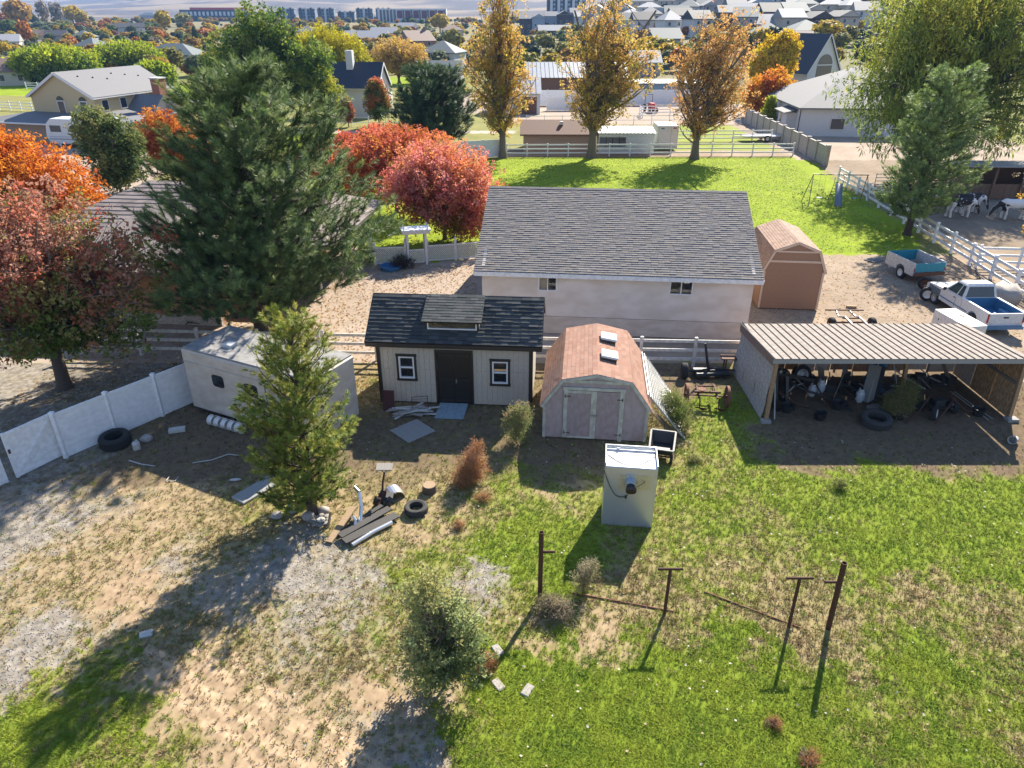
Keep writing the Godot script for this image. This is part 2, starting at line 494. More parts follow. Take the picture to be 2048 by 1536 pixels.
func make_ground() -> void:
	nz_a = noise_bytes(0.03, 5, 3)
	nz_b = noise_bytes(0.012, 4, 11)
	make_low()
	var ca := COVER_A.map(func(k): return (k as Color).linear_to_srgb())
	var cb := COVER_B.map(func(k): return (k as Color).linear_to_srgb())
	var zc := []
	for zn in ZONES:
		zc.append([(ZC[zn[0]][0] as Color).linear_to_srgb(), (ZC[zn[0]][1] as Color).linear_to_srgb()])
	# front yard, fine
	var x0 := -24.0
	var x1 := 22.0
	var z0 := -28.2
	var z1 := -4.0
	var w := 1240
	var h := 650
	var d := PackedByteArray()
	d.resize(w * h * 3)
	for j in h:
		var z := z0 + (z1 - z0) * j / h
		for i in w:
			var x := x0 + (x1 - x0) * i / w
			var q := cover4(x, z)
			# worn wheel tracks of bare earth across the lower left
			var lift := 1.0
			if z > -12.6 and x < -2.2 and x > -9.0:
				var t := -0.57 * x + 0.82 * z + (nb(nz_b, x * 30.0, z * 30.0) - 0.5) * 0.35
				for e in [-6.1, -5.72, -5.17, -4.72]:
					if absf(t - e) < 0.1 + 0.06 * nb(nz_a, x * 50.0, z * 50.0) and nb(nz_a, x * 25.0 + 50.0, z * 25.0) > 0.3:
						q = q * 0.15 + Vector4(0, 0, 0, 0.85)
						lift = 1.12
			var f := clampf(0.1 + 0.6 * (nb(nz_a, x * 150.0, z * 150.0)) + 0.6 * (nb(nz_b, x * 190.0 + 31.0, z * 190.0) - 0.3), 0.0, 1.0)
			var g := clampf((f - 0.5) * 1.7 + 0.5, 0.0, 1.0)
			# behind, by the sheds and fence, painted shade and old litter darken the dirt
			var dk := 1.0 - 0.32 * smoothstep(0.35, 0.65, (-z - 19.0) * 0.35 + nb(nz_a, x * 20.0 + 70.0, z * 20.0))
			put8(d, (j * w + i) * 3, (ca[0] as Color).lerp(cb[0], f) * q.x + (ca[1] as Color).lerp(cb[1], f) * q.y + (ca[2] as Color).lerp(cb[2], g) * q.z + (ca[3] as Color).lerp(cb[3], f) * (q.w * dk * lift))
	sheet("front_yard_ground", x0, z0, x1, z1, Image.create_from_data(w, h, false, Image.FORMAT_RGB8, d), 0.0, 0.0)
	# the plots around it, coarser
	x0 = -130.0
	x1 = 120.0
	z0 = -215.0
	z1 = 10.0
	w = 1000
	h = 900
	d = PackedByteArray()
	d.resize(w * h * 3)
	var cw := 500
	var ch := 450
	var zone := PackedByteArray()
	zone.resize(cw * ch)
	for zi in ZONES.size():
		var zn: Array = ZONES[zi]
		var poly := PackedVector2Array()
		for k in range(1, zn.size(), 2):
			poly.append(Vector2(zn[k], zn[k + 1]))
		var lo := Vector2(INF, INF)
		var hi := -lo
		for q in poly:
			lo = lo.min(q)
			hi = hi.max(q)
		for j in range(maxi(0, int((lo.y - z0) * 2.0)), mini(ch, int((hi.y - z0) * 2.0) + 1)):
			for i in range(maxi(0, int((lo.x - x0) * 2.0)), mini(cw, int((hi.x - x0) * 2.0) + 1)):
				if Geometry2D.is_point_in_polygon(Vector2(x0 + i * 0.5, z0 + j * 0.5), poly):
					zone[j * cw + i] = zi
	for j in h:
		var z := z0 + (z1 - z0) * j / h
		for i in w:
			var x := x0 + (x1 - x0) * i / w
			var qx := x + (nb(nz_a, x * 40.0, z * 40.0) - 0.5) * 0.9
			var qz := z + (nb(nz_a, x * 40.0 + 99.0, z * 40.0) - 0.5) * 0.9
			var zi := zone[clampi(int((qz - z0) * 2.0 + 0.5), 0, ch - 1) * cw + clampi(int((qx - x0) * 2.0 + 0.5), 0, cw - 1)]
			var pair: Array = zc[zi]
			var f := clampf(0.2 + 0.5 * nb(nz_a, x * 61.0 + 13.0, z * 61.0) + 0.5 * (nb(nz_b, x * 17.0, z * 17.0) - 0.25), 0.0, 1.0)
			put8(d, (j * w + i) * 3, (pair[0] as Color).lerp(pair[1], f))
	sheet("plot_ground", x0, z0, x1, z1, Image.create_from_data(w, h, false, Image.FORMAT_RGB8, d), -0.012, 0.0)
	make_far_land()

# the rest of the land out to the hills, as one sheet with heights
func make_far_land() -> void:
	var q := FastNoiseLite.new()
	q.noise_type = FastNoiseLite.TYPE_SIMPLEX_SMOOTH
	q.frequency = 0.0012
	q.fractal_octaves = 5
	q.seed = 5
	var q2 := FastNoiseLite.new()
	q2.noise_type = FastNoiseLite.TYPE_SIMPLEX_SMOOTH
	q2.frequency = 0.006
	q2.fractal_octaves = 4
	q2.seed = 9
	var rows := []
	var ds := []
	var dd := -30.0
	while dd < 3800.0:
		ds.append(dd)
		dd += 6.0 if dd < 260.0 else dd * 0.022
	var na := 150
	for k in ds:
		var row := []
		for i in na + 1:
			var a := lerpf(-1.15, 1.15, float(i) / na)
			var x: float = a * (maxf(k, 40.0) + 160.0)
			var z: float = -k
			var y := land(x, z) - 0.03
			var ang := x / maxf(k, 1.0)
			if k > 900.0:
				# the brown hills: low on the left, climbing to the right
				var rise := 0.014 + 0.010 * smoothstep(-0.75, -0.50, ang) + 0.022 * smoothstep(-0.56, -0.30, ang)
				var t := smoothstep(1200.0, 3400.0, k)
				y += rise * k * t * (0.82 + 0.42 * q.get_noise_2d(x, z)) + t * 16.0 * q2.get_noise_2d(x * 0.5, z)
			row.append(Vector3(x, y, z))
		rows.append(row)
	var v := PackedVector3Array()
	var cc := PackedColorArray()
	var ix := PackedInt32Array()
	for j in rows.size():
		for i in na + 1:
			var p: Vector3 = rows[j][i]
			v.append(p)
			var f := 0.5 + 0.5 * q2.get_noise_2d(p.x * 1.6, p.z * 0.8)
			var c := Color(0.10, 0.10, 0.045).lerp(Color(0.22, 0.18, 0.09), f)
			if p.z < -900.0:
				var s := q2.get_noise_2d(p.x * 0.35 + 900.0, p.z * 0.55)
				c = Color(0.085, 0.07, 0.058).lerp(Color(0.23, 0.17, 0.10), smoothstep(-0.05, 0.22, s))
			cc.append(c)
	for j in rows.size() - 1:
		for i in na:
			var o := j * (na + 1) + i
			var o2 := o + na + 1
			ix.append_array([o, o2, o2 + 1, o, o2 + 1, o + 1])
	var a := []
	a.resize(Mesh.ARRAY_MAX)
	a[Mesh.ARRAY_VERTEX] = v
	a[Mesh.ARRAY_COLOR] = cc
	a[Mesh.ARRAY_INDEX] = ix
	var st := SurfaceTool.new()
	st.create_from_arrays(a)
	st.generate_normals()
	structure("ground", st.commit(), vmat("land", 0.95))

# ============================ building helpers ============================
# wall in the x-y plane from z to z - t with holes given as [x0, y0, x1, y1]
func holed(b: MB, x0: float, x1: float, y0: float, y1: float, z: float, t: float, holes: Array) -> void:
	var xs := [x0, x1]
	for h in holes:
		for q in [h[0], h[2]]:
			if q > x0 and q < x1:
				xs.append(q)
	xs.sort()
	for i in xs.size() - 1:
		var a: float = xs[i]
		var c: float = xs[i + 1]
		if c - a < 0.002:
			continue
		var mid := (a + c) * 0.5
		var ys := [[y0, y1]]
		for h in holes:
			if mid > h[0] and mid < h[2]:
				var nx := []
				for s in ys:
					if h[1] >= s[1] or h[3] <= s[0]:
						nx.append(s)
						continue
					if h[1] > s[0]:
						nx.append([s[0], h[1]])
					if h[3] < s[1]:
						nx.append([h[3], s[1]])
				ys = nx
		for s in ys:
			b.span(Vector3(a, s[0], z - t), Vector3(c, s[1], z))

# courses of shingles on a slope: p0 lower left corner, u along the eave, s up the slope, each course one mesh, tabs with their own tone
func shingles(parent: Node, p0: Vector3, u: Vector3, s: Vector3, width: float, length: float, n: int, tab: float, thick: float, tones: Array, key: String, single := false) -> void:
	var up := u.cross(s).normalized()
	if up.y < 0:
		up = -up
	var ch := length / n
	for j in n:
		var b := MB.new()
		var o := p0 + s * (ch * j)
		var x := -rng.randf() * tab
		while x < width:
			var a := maxf(x, 0.0)
			var e := minf(x + tab * rng.randf_range(0.85, 1.12), width)
			x = e
			if e - a < 0.01:
				continue
			var t: Color = tones[rng.randi() % tones.size()]
			var k := rng.randf_range(0.93, 1.06)
			b.tone(Color(t.r * k, t.g * k, t.b * k))
			var lift := thick * rng.randf_range(0.75, 1.35)
			var drop := -s * rng.randf_range(0.0, ch * 0.07)
			var ga := u * (a + 0.003)
			var ge := u * (e - 0.003)
			var lo := o + drop
			var hi := o + s * (ch * 1.08)
			b.quad(lo + ga + up * lift, lo + ge + up * lift, hi + ge + up * 0.002, hi + ga + up * 0.002)
			b.quad(lo + ga, lo + ge, lo + ge + up * lift, lo + ga + up * lift)
			if single:
				part(parent, "shingle", b, vmat(key, 0.92, 0.0, "grit", Vector3.ONE * 0.4))
				b = MB.new()
		if not single:
			part(parent, "shingle_course", b, vmat(key, 0.92, 0.0, "grit", Vector3.ONE * 0.4))

# sash window in the wall plane z: frame bars, pane(s)
func window(parent: Node, x0: float, y0: float, x1: float, y1: float, z: float, fm: Material, gm: Material, split := "", fw := 0.05) -> MeshInstance3D:
	var b := MB.new()
	b.span(Vector3(x0, y0, z - 0.06), Vector3(x0 + fw, y1, z + 0.03))
	b.span(Vector3(x1 - fw, y0, z - 0.06), Vector3(x1, y1, z + 0.03))
	b.span(Vector3(x0 + fw, y0, z - 0.06), Vector3(x1 - fw, y0 + fw, z + 0.03))
	b.span(Vector3(x0 + fw, y1 - fw, z - 0.06), Vector3(x1 - fw, y1, z + 0.03))
	var mx := (x0 + x1) * 0.5
	var my := (y0 + y1) * 0.5
	if split == "v":
		b.span(Vector3(mx - fw * 0.5, y0 + fw, z - 0.055), Vector3(mx + fw * 0.5, y1 - fw, z + 0.022))
	elif split == "h":
		b.span(Vector3(x0 + fw, my - fw * 0.5, z - 0.055), Vector3(x1 - fw, my + fw * 0.5, z + 0.022))
	var w := part(parent, "window", b, fm)
	var cells := [[x0 + fw, y0 + fw, x1 - fw, y1 - fw]]
	if split == "v":
		cells = [[x0 + fw, y0 + fw, mx - fw * 0.5, y1 - fw], [mx + fw * 0.5, y0 + fw, x1 - fw, y1 - fw]]
	elif split == "h":
		cells = [[x0 + fw, y0 + fw, x1 - fw, my - fw * 0.5], [x0 + fw, my + fw * 0.5, x1 - fw, y1 - fw]]
	for q in cells:
		var p := MB.new()
		p.quad(Vector3(q[0], q[1], z - 0.03), Vector3(q[2], q[1], z - 0.03), Vector3(q[2], q[3], z - 0.03), Vector3(q[0], q[3], z - 0.03))
		part(w, "pane", p, gm)
	return w

const YAW := -0.098

func make_buildings() -> void:
	stucco_building()
	dark_roof_shed()
	pink_barn()
	brown_shed()
	open_shed()
	camper()

func stucco_building() -> void:
	var t := thing("stucco_garage", "large off-white stucco garage with long grey shingle roof beside the lawn", "garage", Vector3(4.75, 0, -30.98), YAW)
	var wm := mat("stucco", Color(0.64, 0.575, 0.525), 0.92, "stain", Vector3(7, 4, 7))
	var holes := [[-3.57, 2.12, -2.7, 3.0], [2.48, 2.14, 3.53, 3.0]]
	var b := MB.new()
	holed(b, -6.22, 6.22, 0.872, 3.25, -0.3, 0.15, holes)
	b.span(Vector3(-6.22, 0.872, -11.6), Vector3(-6.07, 3.25, -0.45))
	b.span(Vector3(6.07, 0.872, -11.6), Vector3(6.22, 3.25, -0.45))
	b.span(Vector3(-6.22, 0.872, -11.75), Vector3(6.22, 3.25, -11.6))
	for sx in [-6.22, 6.08]:
		var g := MB.new()
		g.x = Transform3D(Basis(Vector3(0, 0, -1), Vector3.UP, Vector3(1, 0, 0)), Vector3(sx, 0, 0))
		g.prism(PackedVector2Array([Vector2(0.3, 3.25), Vector2(11.7, 3.25), Vector2(6.0, 5.6)]), 0.0, 0.14)
		part(t, "gable_wall", g, wm)
	part(t, "wall", b, wm)
	b = MB.new()
	b.span(Vector3(-6.235, 0, -0.46), Vector3(6.235, 0.855, -0.285))
	b.span(Vector3(-6.235, 0, -11.76), Vector3(-6.07, 0.855, -0.46))
	b.span(Vector3(6.07, 0, -11.76), Vector3(6.235, 0.855, -0.46))
	part(t, "wall_base", b, mat("stucco_base", Color(0.56, 0.49, 0.435), 0.95, "stain", Vector3(4, 2, 4)))
	var white := mat("white_trim", Color(0.68, 0.68, 0.68), 0.55, "fine", Vector3(3, 3, 3))
	var gm := glass("window_glass", Color(0.05, 0.06, 0.07), 0.4)
	var w1 := window(t, -3.57, 2.12, -2.7, 3.0, -0.33, white, gm, "v")
	part(w1, "curtain", bx(Vector3(-3.53, 2.16, -0.5), Vector3(-3.14, 2.96, -0.47)), mat("tan_cloth", Color(0.33, 0.27, 0.18), 0.9, "fine", Vector3(0.3, 3, 0.3)))
	var w2 := window(t, 2.48, 2.14, 3.53, 3.0, -0.33, white, gm, "v")
	var st := MB.new()
	st.span(Vector3(3.1, 2.7, -0.345), Vector3(3.36, 2.9, -0.337))
	part(w2, "sticker", st, mat("sticker_white", Color(0.7, 0.74, 0.66), 0.6))
	st = MB.new()
	for k in 9:
		var a0 := PI * k / 9.0
		var a1 := PI * (k + 1) / 9.0
		st.bar(Vector3(3.23 + 0.09 * cos(a0), 2.75 + 0.09 * sin(a0), -0.334), Vector3(3.23 + 0.09 * cos(a1), 2.75 + 0.09 * sin(a1), -0.334), 0.02, 0.003)
	st.box(Vector3(3.24, 2.77, -0.334), Vector3(0.07, 0.06, 0.003))
	part(w2, "sticker_mark", st, mat("sticker_green", Color(0.05, 0.14, 0.07), 0.6))
	var rm: Array = [Color(0.235, 0.213, 0.202), Color(0.25, 0.228, 0.213), Color(0.218, 0.204, 0.2), Color(0.265, 0.235, 0.21), Color(0.21, 0.2, 0.2), Color(0.243, 0.224, 0.218)]
	for side in [1, -1]:
		var roof := MB.new()
		var e := Vector3(0, 3.10, 0.0 if side > 0 else -12.1)
		var r := Vector3(0, 5.66, -6.05)
		var sl := (r - e).normalized()
		var nrm := Vector3(1, 0, 0).cross(sl) * (1.0 if side < 0 else -1.0)
		if nrm.y < 0:
			nrm = -nrm
		var wide := 6.56
		roof.bar(e - nrm * 0.06, r - nrm * 0.06, wide * 2.0, 0.1, nrm)
		var rp := part(t, "roof", roof, mat("roof_deck", Color(0.10, 0.095, 0.09), 0.9))
		if side > 0:
			shingles(rp, Vector3(-wide, e.y, e.z), Vector3(1, 0, 0), sl, wide * 2.0, e.distance_to(r), 42, 0.30, 0.026, rm, "grey_shingle")
		else:
			shingles(rp, Vector3(wide, e.y, e.z), Vector3(-1, 0, 0), sl, wide * 2.0, e.distance_to(r), 20, 0.9, 0.020, rm, "grey_shingle")
		part(t, "fascia", bx(Vector3(-wide, e.y - 0.23, e.z - 0.02 if side > 0 else e.z - 0.04), Vector3(wide, e.y - 0.03, e.z + 0.04 if side > 0 else e.z + 0.02)), white)
		for sx in [-wide - 0.012, wide - 0.012]:
			var rk := MB.new()
			rk.bar(Vector3(sx + 0.012, e.y - 0.14, e.z), Vector3(sx + 0.012, r.y - 0.14, r.z), 0.03, 0.17, nrm)
			part(t, "rake_board", rk, white)
	var cap := MB.new()
	for k in 44:
		var x := -6.56 + k * 0.298
		cap.tone(rm[k % 6])
		for sd in [-1, 1]:
			cap.quad(Vector3(x, 5.70, -6.05), Vector3(x, 5.63, -6.05 + sd * 0.16), Vector3(x + 0.29, 5.63, -6.05 + sd * 0.16), Vector3(x + 0.29, 5.70, -6.05)) if sd > 0 else cap.quad(Vector3(x + 0.29, 5.70, -6.05), Vector3(x + 0.29, 5.63, -6.05 + sd * 0.16), Vector3(x, 5.63, -6.05 + sd * 0.16), Vector3(x, 5.70, -6.05))
	part(t, "ridge_cap", cap, vmat("grey_shingle"))
	var lamp := MB.new()
	lamp.box(Vector3(-4.62, 2.93, -0.22), Vector3(0.12, 0.1, 0.16))
	lamp.tube(Vector3(-4.66, 2.86, -0.15), Vector3(-4.66, 2.78, -0.08), 0.03, 0.06)
	lamp.tube(Vector3(-4.57, 2.86, -0.15), Vector3(-4.54, 2.78, -0.08), 0.03, 0.06)
	part(t, "flood_light", lamp, white)

func dark_roof_shed() -> void:
	var t := thing("garden_shed", "cream shed with dark shingle roof, dormer and black double door", "shed", Vector3(-2.2, 0, -24.42), -0.075)
	var wm := mat("cream_siding", Color(0.46, 0.415, 0.345), 0.85, "fine", Vector3(0.5, 3, 0.5))
	var black := mat("black_trim", Color(0.022, 0.018, 0.016), 0.5, "fine", Vector3(0.4, 2, 0.4))
	var holes := [[-0.68, 0.08, 0.66, 2.33], [-2.15, 1.12, -1.55, 2.05], [1.45, 1.02, 2.05, 1.96]]
	var x := -2.95
	while x < 2.94:
		# boards cut off by an opening become an upper and a lower piece
		for yy in [[0.08, 1.5], [1.505, 2.7]]:
			var b := MB.new()
			holed(b, x + 0.004, minf(x + 0.2, 2.95) - 0.004, yy[0], yy[1], 0.0, 0.03, holes)
			if b.v.size():
				part(t, "siding_board", b, wm)
		x += 0.2
	var wall := MB.new()
	holed(wall, -2.95, 2.95, 0.08, 2.72, -0.032, 0.06, holes)
	wall.span(Vector3(-2.98, 0.08, -3.2), Vector3(-2.92, 2.72, -0.033))
	wall.span(Vector3(2.92, 0.08, -3.2), Vector3(2.98, 2.72, -0.033))
	wall.span(Vector3(-2.92, 0.08, -3.2), Vector3(2.92, 2.72, -3.14))
	part(t, "wall", wall, wm)
	for sx in [-2.98, 2.92]:
		var g := MB.new()
		g.x = Transform3D(Basis(Vector3(0, 0, -1), Vector3.UP, Vector3(1, 0, 0)), Vector3(sx, 0, 0))
		g.prism(PackedVector2Array([Vector2(0.033, 2.72), Vector2(3.2, 2.72), Vector2(1.6, 3.84)]), 0.0, 0.06)
		part(t, "gable_wall", g, wm)
	for sx in [-1, 1]:
		part(t, "corner_trim", bx(Vector3(sx * 2.92 - 0.07, 0.06, 0.003), Vector3(sx * 2.92 + 0.07, 2.7, 0.035)), black)
		part(t, "corner_trim", bx(Vector3(sx * 2.985 - 0.012, 0.06, -0.1), Vector3(sx * 2.985 + 0.012, 2.7, 0.002)), black)
	part(t, "frieze_board", bx(Vector3(-2.84, 2.5, 0.003), Vector3(2.84, 2.7, 0.03)), black)
	# door
	var dr := thing_part(t, "door")
	for k in 2:
		var x0 := -0.66 + k * 0.655
		part(dr, "door_leaf", bx(Vector3(x0 + 0.006, 0.09, -0.03), Vector3(x0 + 0.649, 2.24, 0.012)), mat("door_black", Color(0.012, 0.010, 0.009), 0.42, "fine", Vector3(0.2, 2, 0.2)))
		for y in [0.16, 1.08, 2.12]:
			part(dr, "door_rail", bx(Vector3(x0 + 0.03, y, 0.0125), Vector3(x0 + 0.625, y + 0.09, 0.03)), black)
	part(dr, "door_head", bx(Vector3(-0.74, 2.25, 0.0), Vector3(0.72, 2.37, 0.05)), black)
	for q in [-0.74, 0.655]:
		part(dr, "door_jamb", bx(Vector3(q, 0.08, 0.0005), Vector3(q + 0.07, 2.248, 0.042)), black)
	var hm := mat("steel_dull", Color(0.35, 0.35, 0.36), 0.4, "", Vector3.ONE, 0.8)
	part(dr, "door_handle", bx(Vector3(0.04, 1.0, 0.031), Vector3(0.08, 1.16, 0.07)), hm)
	var vinyl := mat("window_vinyl", Color(0.624, 0.632, 0.64), 0.4)
	for h in [holes[1], holes[2]]:
		var w := window(t, h[0], h[1], h[2], h[3], 0.01, vinyl, glass("window_dark", Color(0.03, 0.035, 0.04), 0.5), "h", 0.06)
		part(w, "trim", bx(Vector3(h[0] - 0.1, h[3] + 0.002, 0.002), Vector3(h[2] + 0.1, h[3] + 0.1, 0.05)), black)
		part(w, "sill", bx(Vector3(h[0] - 0.1, h[1] - 0.1, 0.002), Vector3(h[2] + 0.1, h[1] - 0.002, 0.055)), black)
		for q in [h[0] - 0.085, h[2] + 0.002]:
			part(w, "trim", bx(Vector3(q, h[1] - 0.001, 0.002), Vector3(q + 0.083, h[3] + 0.001, 0.04)), black)
	var tones: Array = [Color(0.066, 0.072, 0.073), Color(0.08, 0.086, 0.087), Color(0.055, 0.061, 0.063), Color(0.095, 0.098, 0.097)]
	var wide := 3.33
	var slope := Vector3(0, 1.27, -1.8).normalized()
	var nrm := Vector3(0, 1.8, 1.27).normalized()
	var e := Vector3(0, 2.7, 0.2)
	var r := Vector3(0, 3.97, -1.6)
	var deck := MB.new()
	deck.bar(e - nrm * 0.05, r - nrm * 0.05, wide * 2, 0.08, nrm)
	var rp := part(t, "roof", deck, mat("shed_deck", Color(0.02, 0.02, 0.02), 0.9))
	shingles(rp, Vector3(-wide, 2.7, 0.2), Vector3(1, 0, 0), slope, wide * 2, e.distance_to(r), 13, 0.34, 0.032, tones, "dark_shingle", true)
	deck = MB.new()
	var e2 := Vector3(0, 2.7, -3.4)
	var n2 := Vector3(0, 1.8, -1.27).normalized()
	deck.bar(e2 - n2 * 0.05, r - n2 * 0.05, wide * 2, 0.08, n2)
	var rp2 := part(t, "roof", deck, mat("shed_deck", Color(0.02, 0.02, 0.02), 0.9))
	shingles(rp2, Vector3(wide, 2.7, -3.4), Vector3(-1, 0, 0), Vector3(0, 1.27, 1.8).normalized(), wide * 2, e.distance_to(r), 13, 0.5, 0.02, tones, "dark_shingle")
	part(t, "fascia", bx(Vector3(-wide, 2.5, 0.17), Vector3(wide, 2.66, 0.215)), black)
	for sx in [-1, 1]:
		for q in [e, e2]:
			var rk := MB.new()
			rk.bar(Vector3(sx * (wide + 0.012), q.y - 0.07, q.z), Vector3(sx * (wide + 0.012), r.y - 0.07, r.z), 0.02, 0.15, nrm if q == e else n2)
			part(t, "rake_board", rk, black)
	# dormer with one long window
	var d := thing_part(t, "dormer")
	var db := MB.new()
	db.span(Vector3(-1.1, 2.98, -0.36), Vector3(-1.02, 3.42, -0.28))
	db.span(Vector3(0.86, 2.98, -0.36), Vector3(0.94, 3.42, -0.28))
	db.span(Vector3(-1.02, 2.98, -0.36), Vector3(0.86, 3.08, -0.28))
	for q in [-1.1, 0.9]:
		var g := MB.new()
		g.x = Transform3D(Basis(Vector3(0, 0, -1), Vector3.UP, Vector3(1, 0, 0)), Vector3(q, 0, 0))
		g.prism(PackedVector2Array([Vector2(0.36, 3.08), Vector2(1.55, 3.9), Vector2(0.36, 3.42)]), 0.0, 0.04)
		part(d, "cheek", g, wm)
	part(d, "front", db, black)
	window(d, -1.02, 3.08, 0.86, 3.38, -0.3, vinyl, glass("dormer_glass", Color(0.12, 0.1, 0.06), 0.5), "", 0.045)
	var ds := Vector3(0, 3.99 - 3.45, -1.6 + 0.12).normalized()
	var dn := Vector3(0, -ds.z, ds.y)
	var dk := MB.new()
	dk.bar(Vector3(-0.08, 3.45, -0.12) - dn * 0.035, Vector3(-0.08, 3.99, -1.6) - dn * 0.035, 2.26, 0.06, dn)
	var dr2 := part(d, "dormer_roof", dk, black)
	shingles(dr2, Vector3(-1.21, 3.45, -0.12), Vector3(1, 0, 0), ds, 2.26, 1.575, 10, 0.34, 0.014, tones, "dark_shingle")

# an empty part that only gathers sub-parts
func thing_part(parent: Node, nm: String) -> Node3D:
	var o := Node3D.new()
	o.name = nm
	parent.add_child(o, true)
	return o

func gambrel(t: Node3D, hw: float, eave: float, kx: float, ky: float, apex: float, depth: float, wm: Material, trim: Material, tones: Array, key: String, rows: int, ov: float) -> void:
	var poly := PackedVector2Array([Vector2(-hw, 0.05), Vector2(hw, 0.05), Vector2(hw, eave), Vector2(kx, ky), Vector2(0, apex), Vector2(-kx, ky), Vector2(-hw, eave)])
	var b := MB.new()
	b.prism(poly, -0.05, 0.0)
	part(t, "front_wall", b, wm)
	b = MB.new()
	b.prism(poly, -depth, -depth + 0.05)
	part(t, "back_wall", b, wm)
	for sx in [-1, 1]:
		part(t, "side_wall", bx(Vector3(sx * hw - 0.025, 0.05, -depth + 0.05), Vector3(sx * hw + 0.025, eave - 0.02, -0.051)), wm)
	var pts := [Vector2(hw + 0.09, eave - 0.06), Vector2(kx + 0.03, ky + 0.02), Vector2(0, apex + 0.02)]
	for sx in [-1, 1]:
		for k in 2:
			var a := Vector3(sx * pts[k].x, pts[k].y, 0)
			var c := Vector3(sx * pts[k + 1].x, pts[k + 1].y, 0)
			var s := (c - a).normalized()
			var nrm := Vector3(-s.y, s.x, 0) * (1.0 if sx < 0 else -1.0)
			if nrm.y < 0:
				nrm = -nrm
			var dk := MB.new()
			var lo := a + nrm * 0.015
			var hi := c + nrm * 0.015
			dk.bar(Vector3(lo.x, lo.y, (ov - depth - ov) * 0.5), Vector3(hi.x, hi.y, (ov - depth - ov) * 0.5), depth + ov * 2.0 - 0.01, 0.035, nrm)
			var rp := part(t, "roof", dk, trim)
			var u := Vector3(0, 0, -1) if sx > 0 else Vector3(0, 0, 1)
			var st := Vector3(lo.x, lo.y, ov if sx > 0 else -depth - ov) + nrm * 0.02
			shingles(rp, st, u, s, depth + ov * 2.0, a.distance_to(c), rows, 0.31, 0.012, tones, key)
			# edge boards along the gable
			var eb := MB.new()
			eb.bar(a + Vector3(0, 0, ov + 0.012) - nrm * 0.03, c + Vector3(0, 0, ov + 0.012) - nrm * 0.03, 0.022, 0.1, nrm)
			part(t, "edge_board", eb, trim)

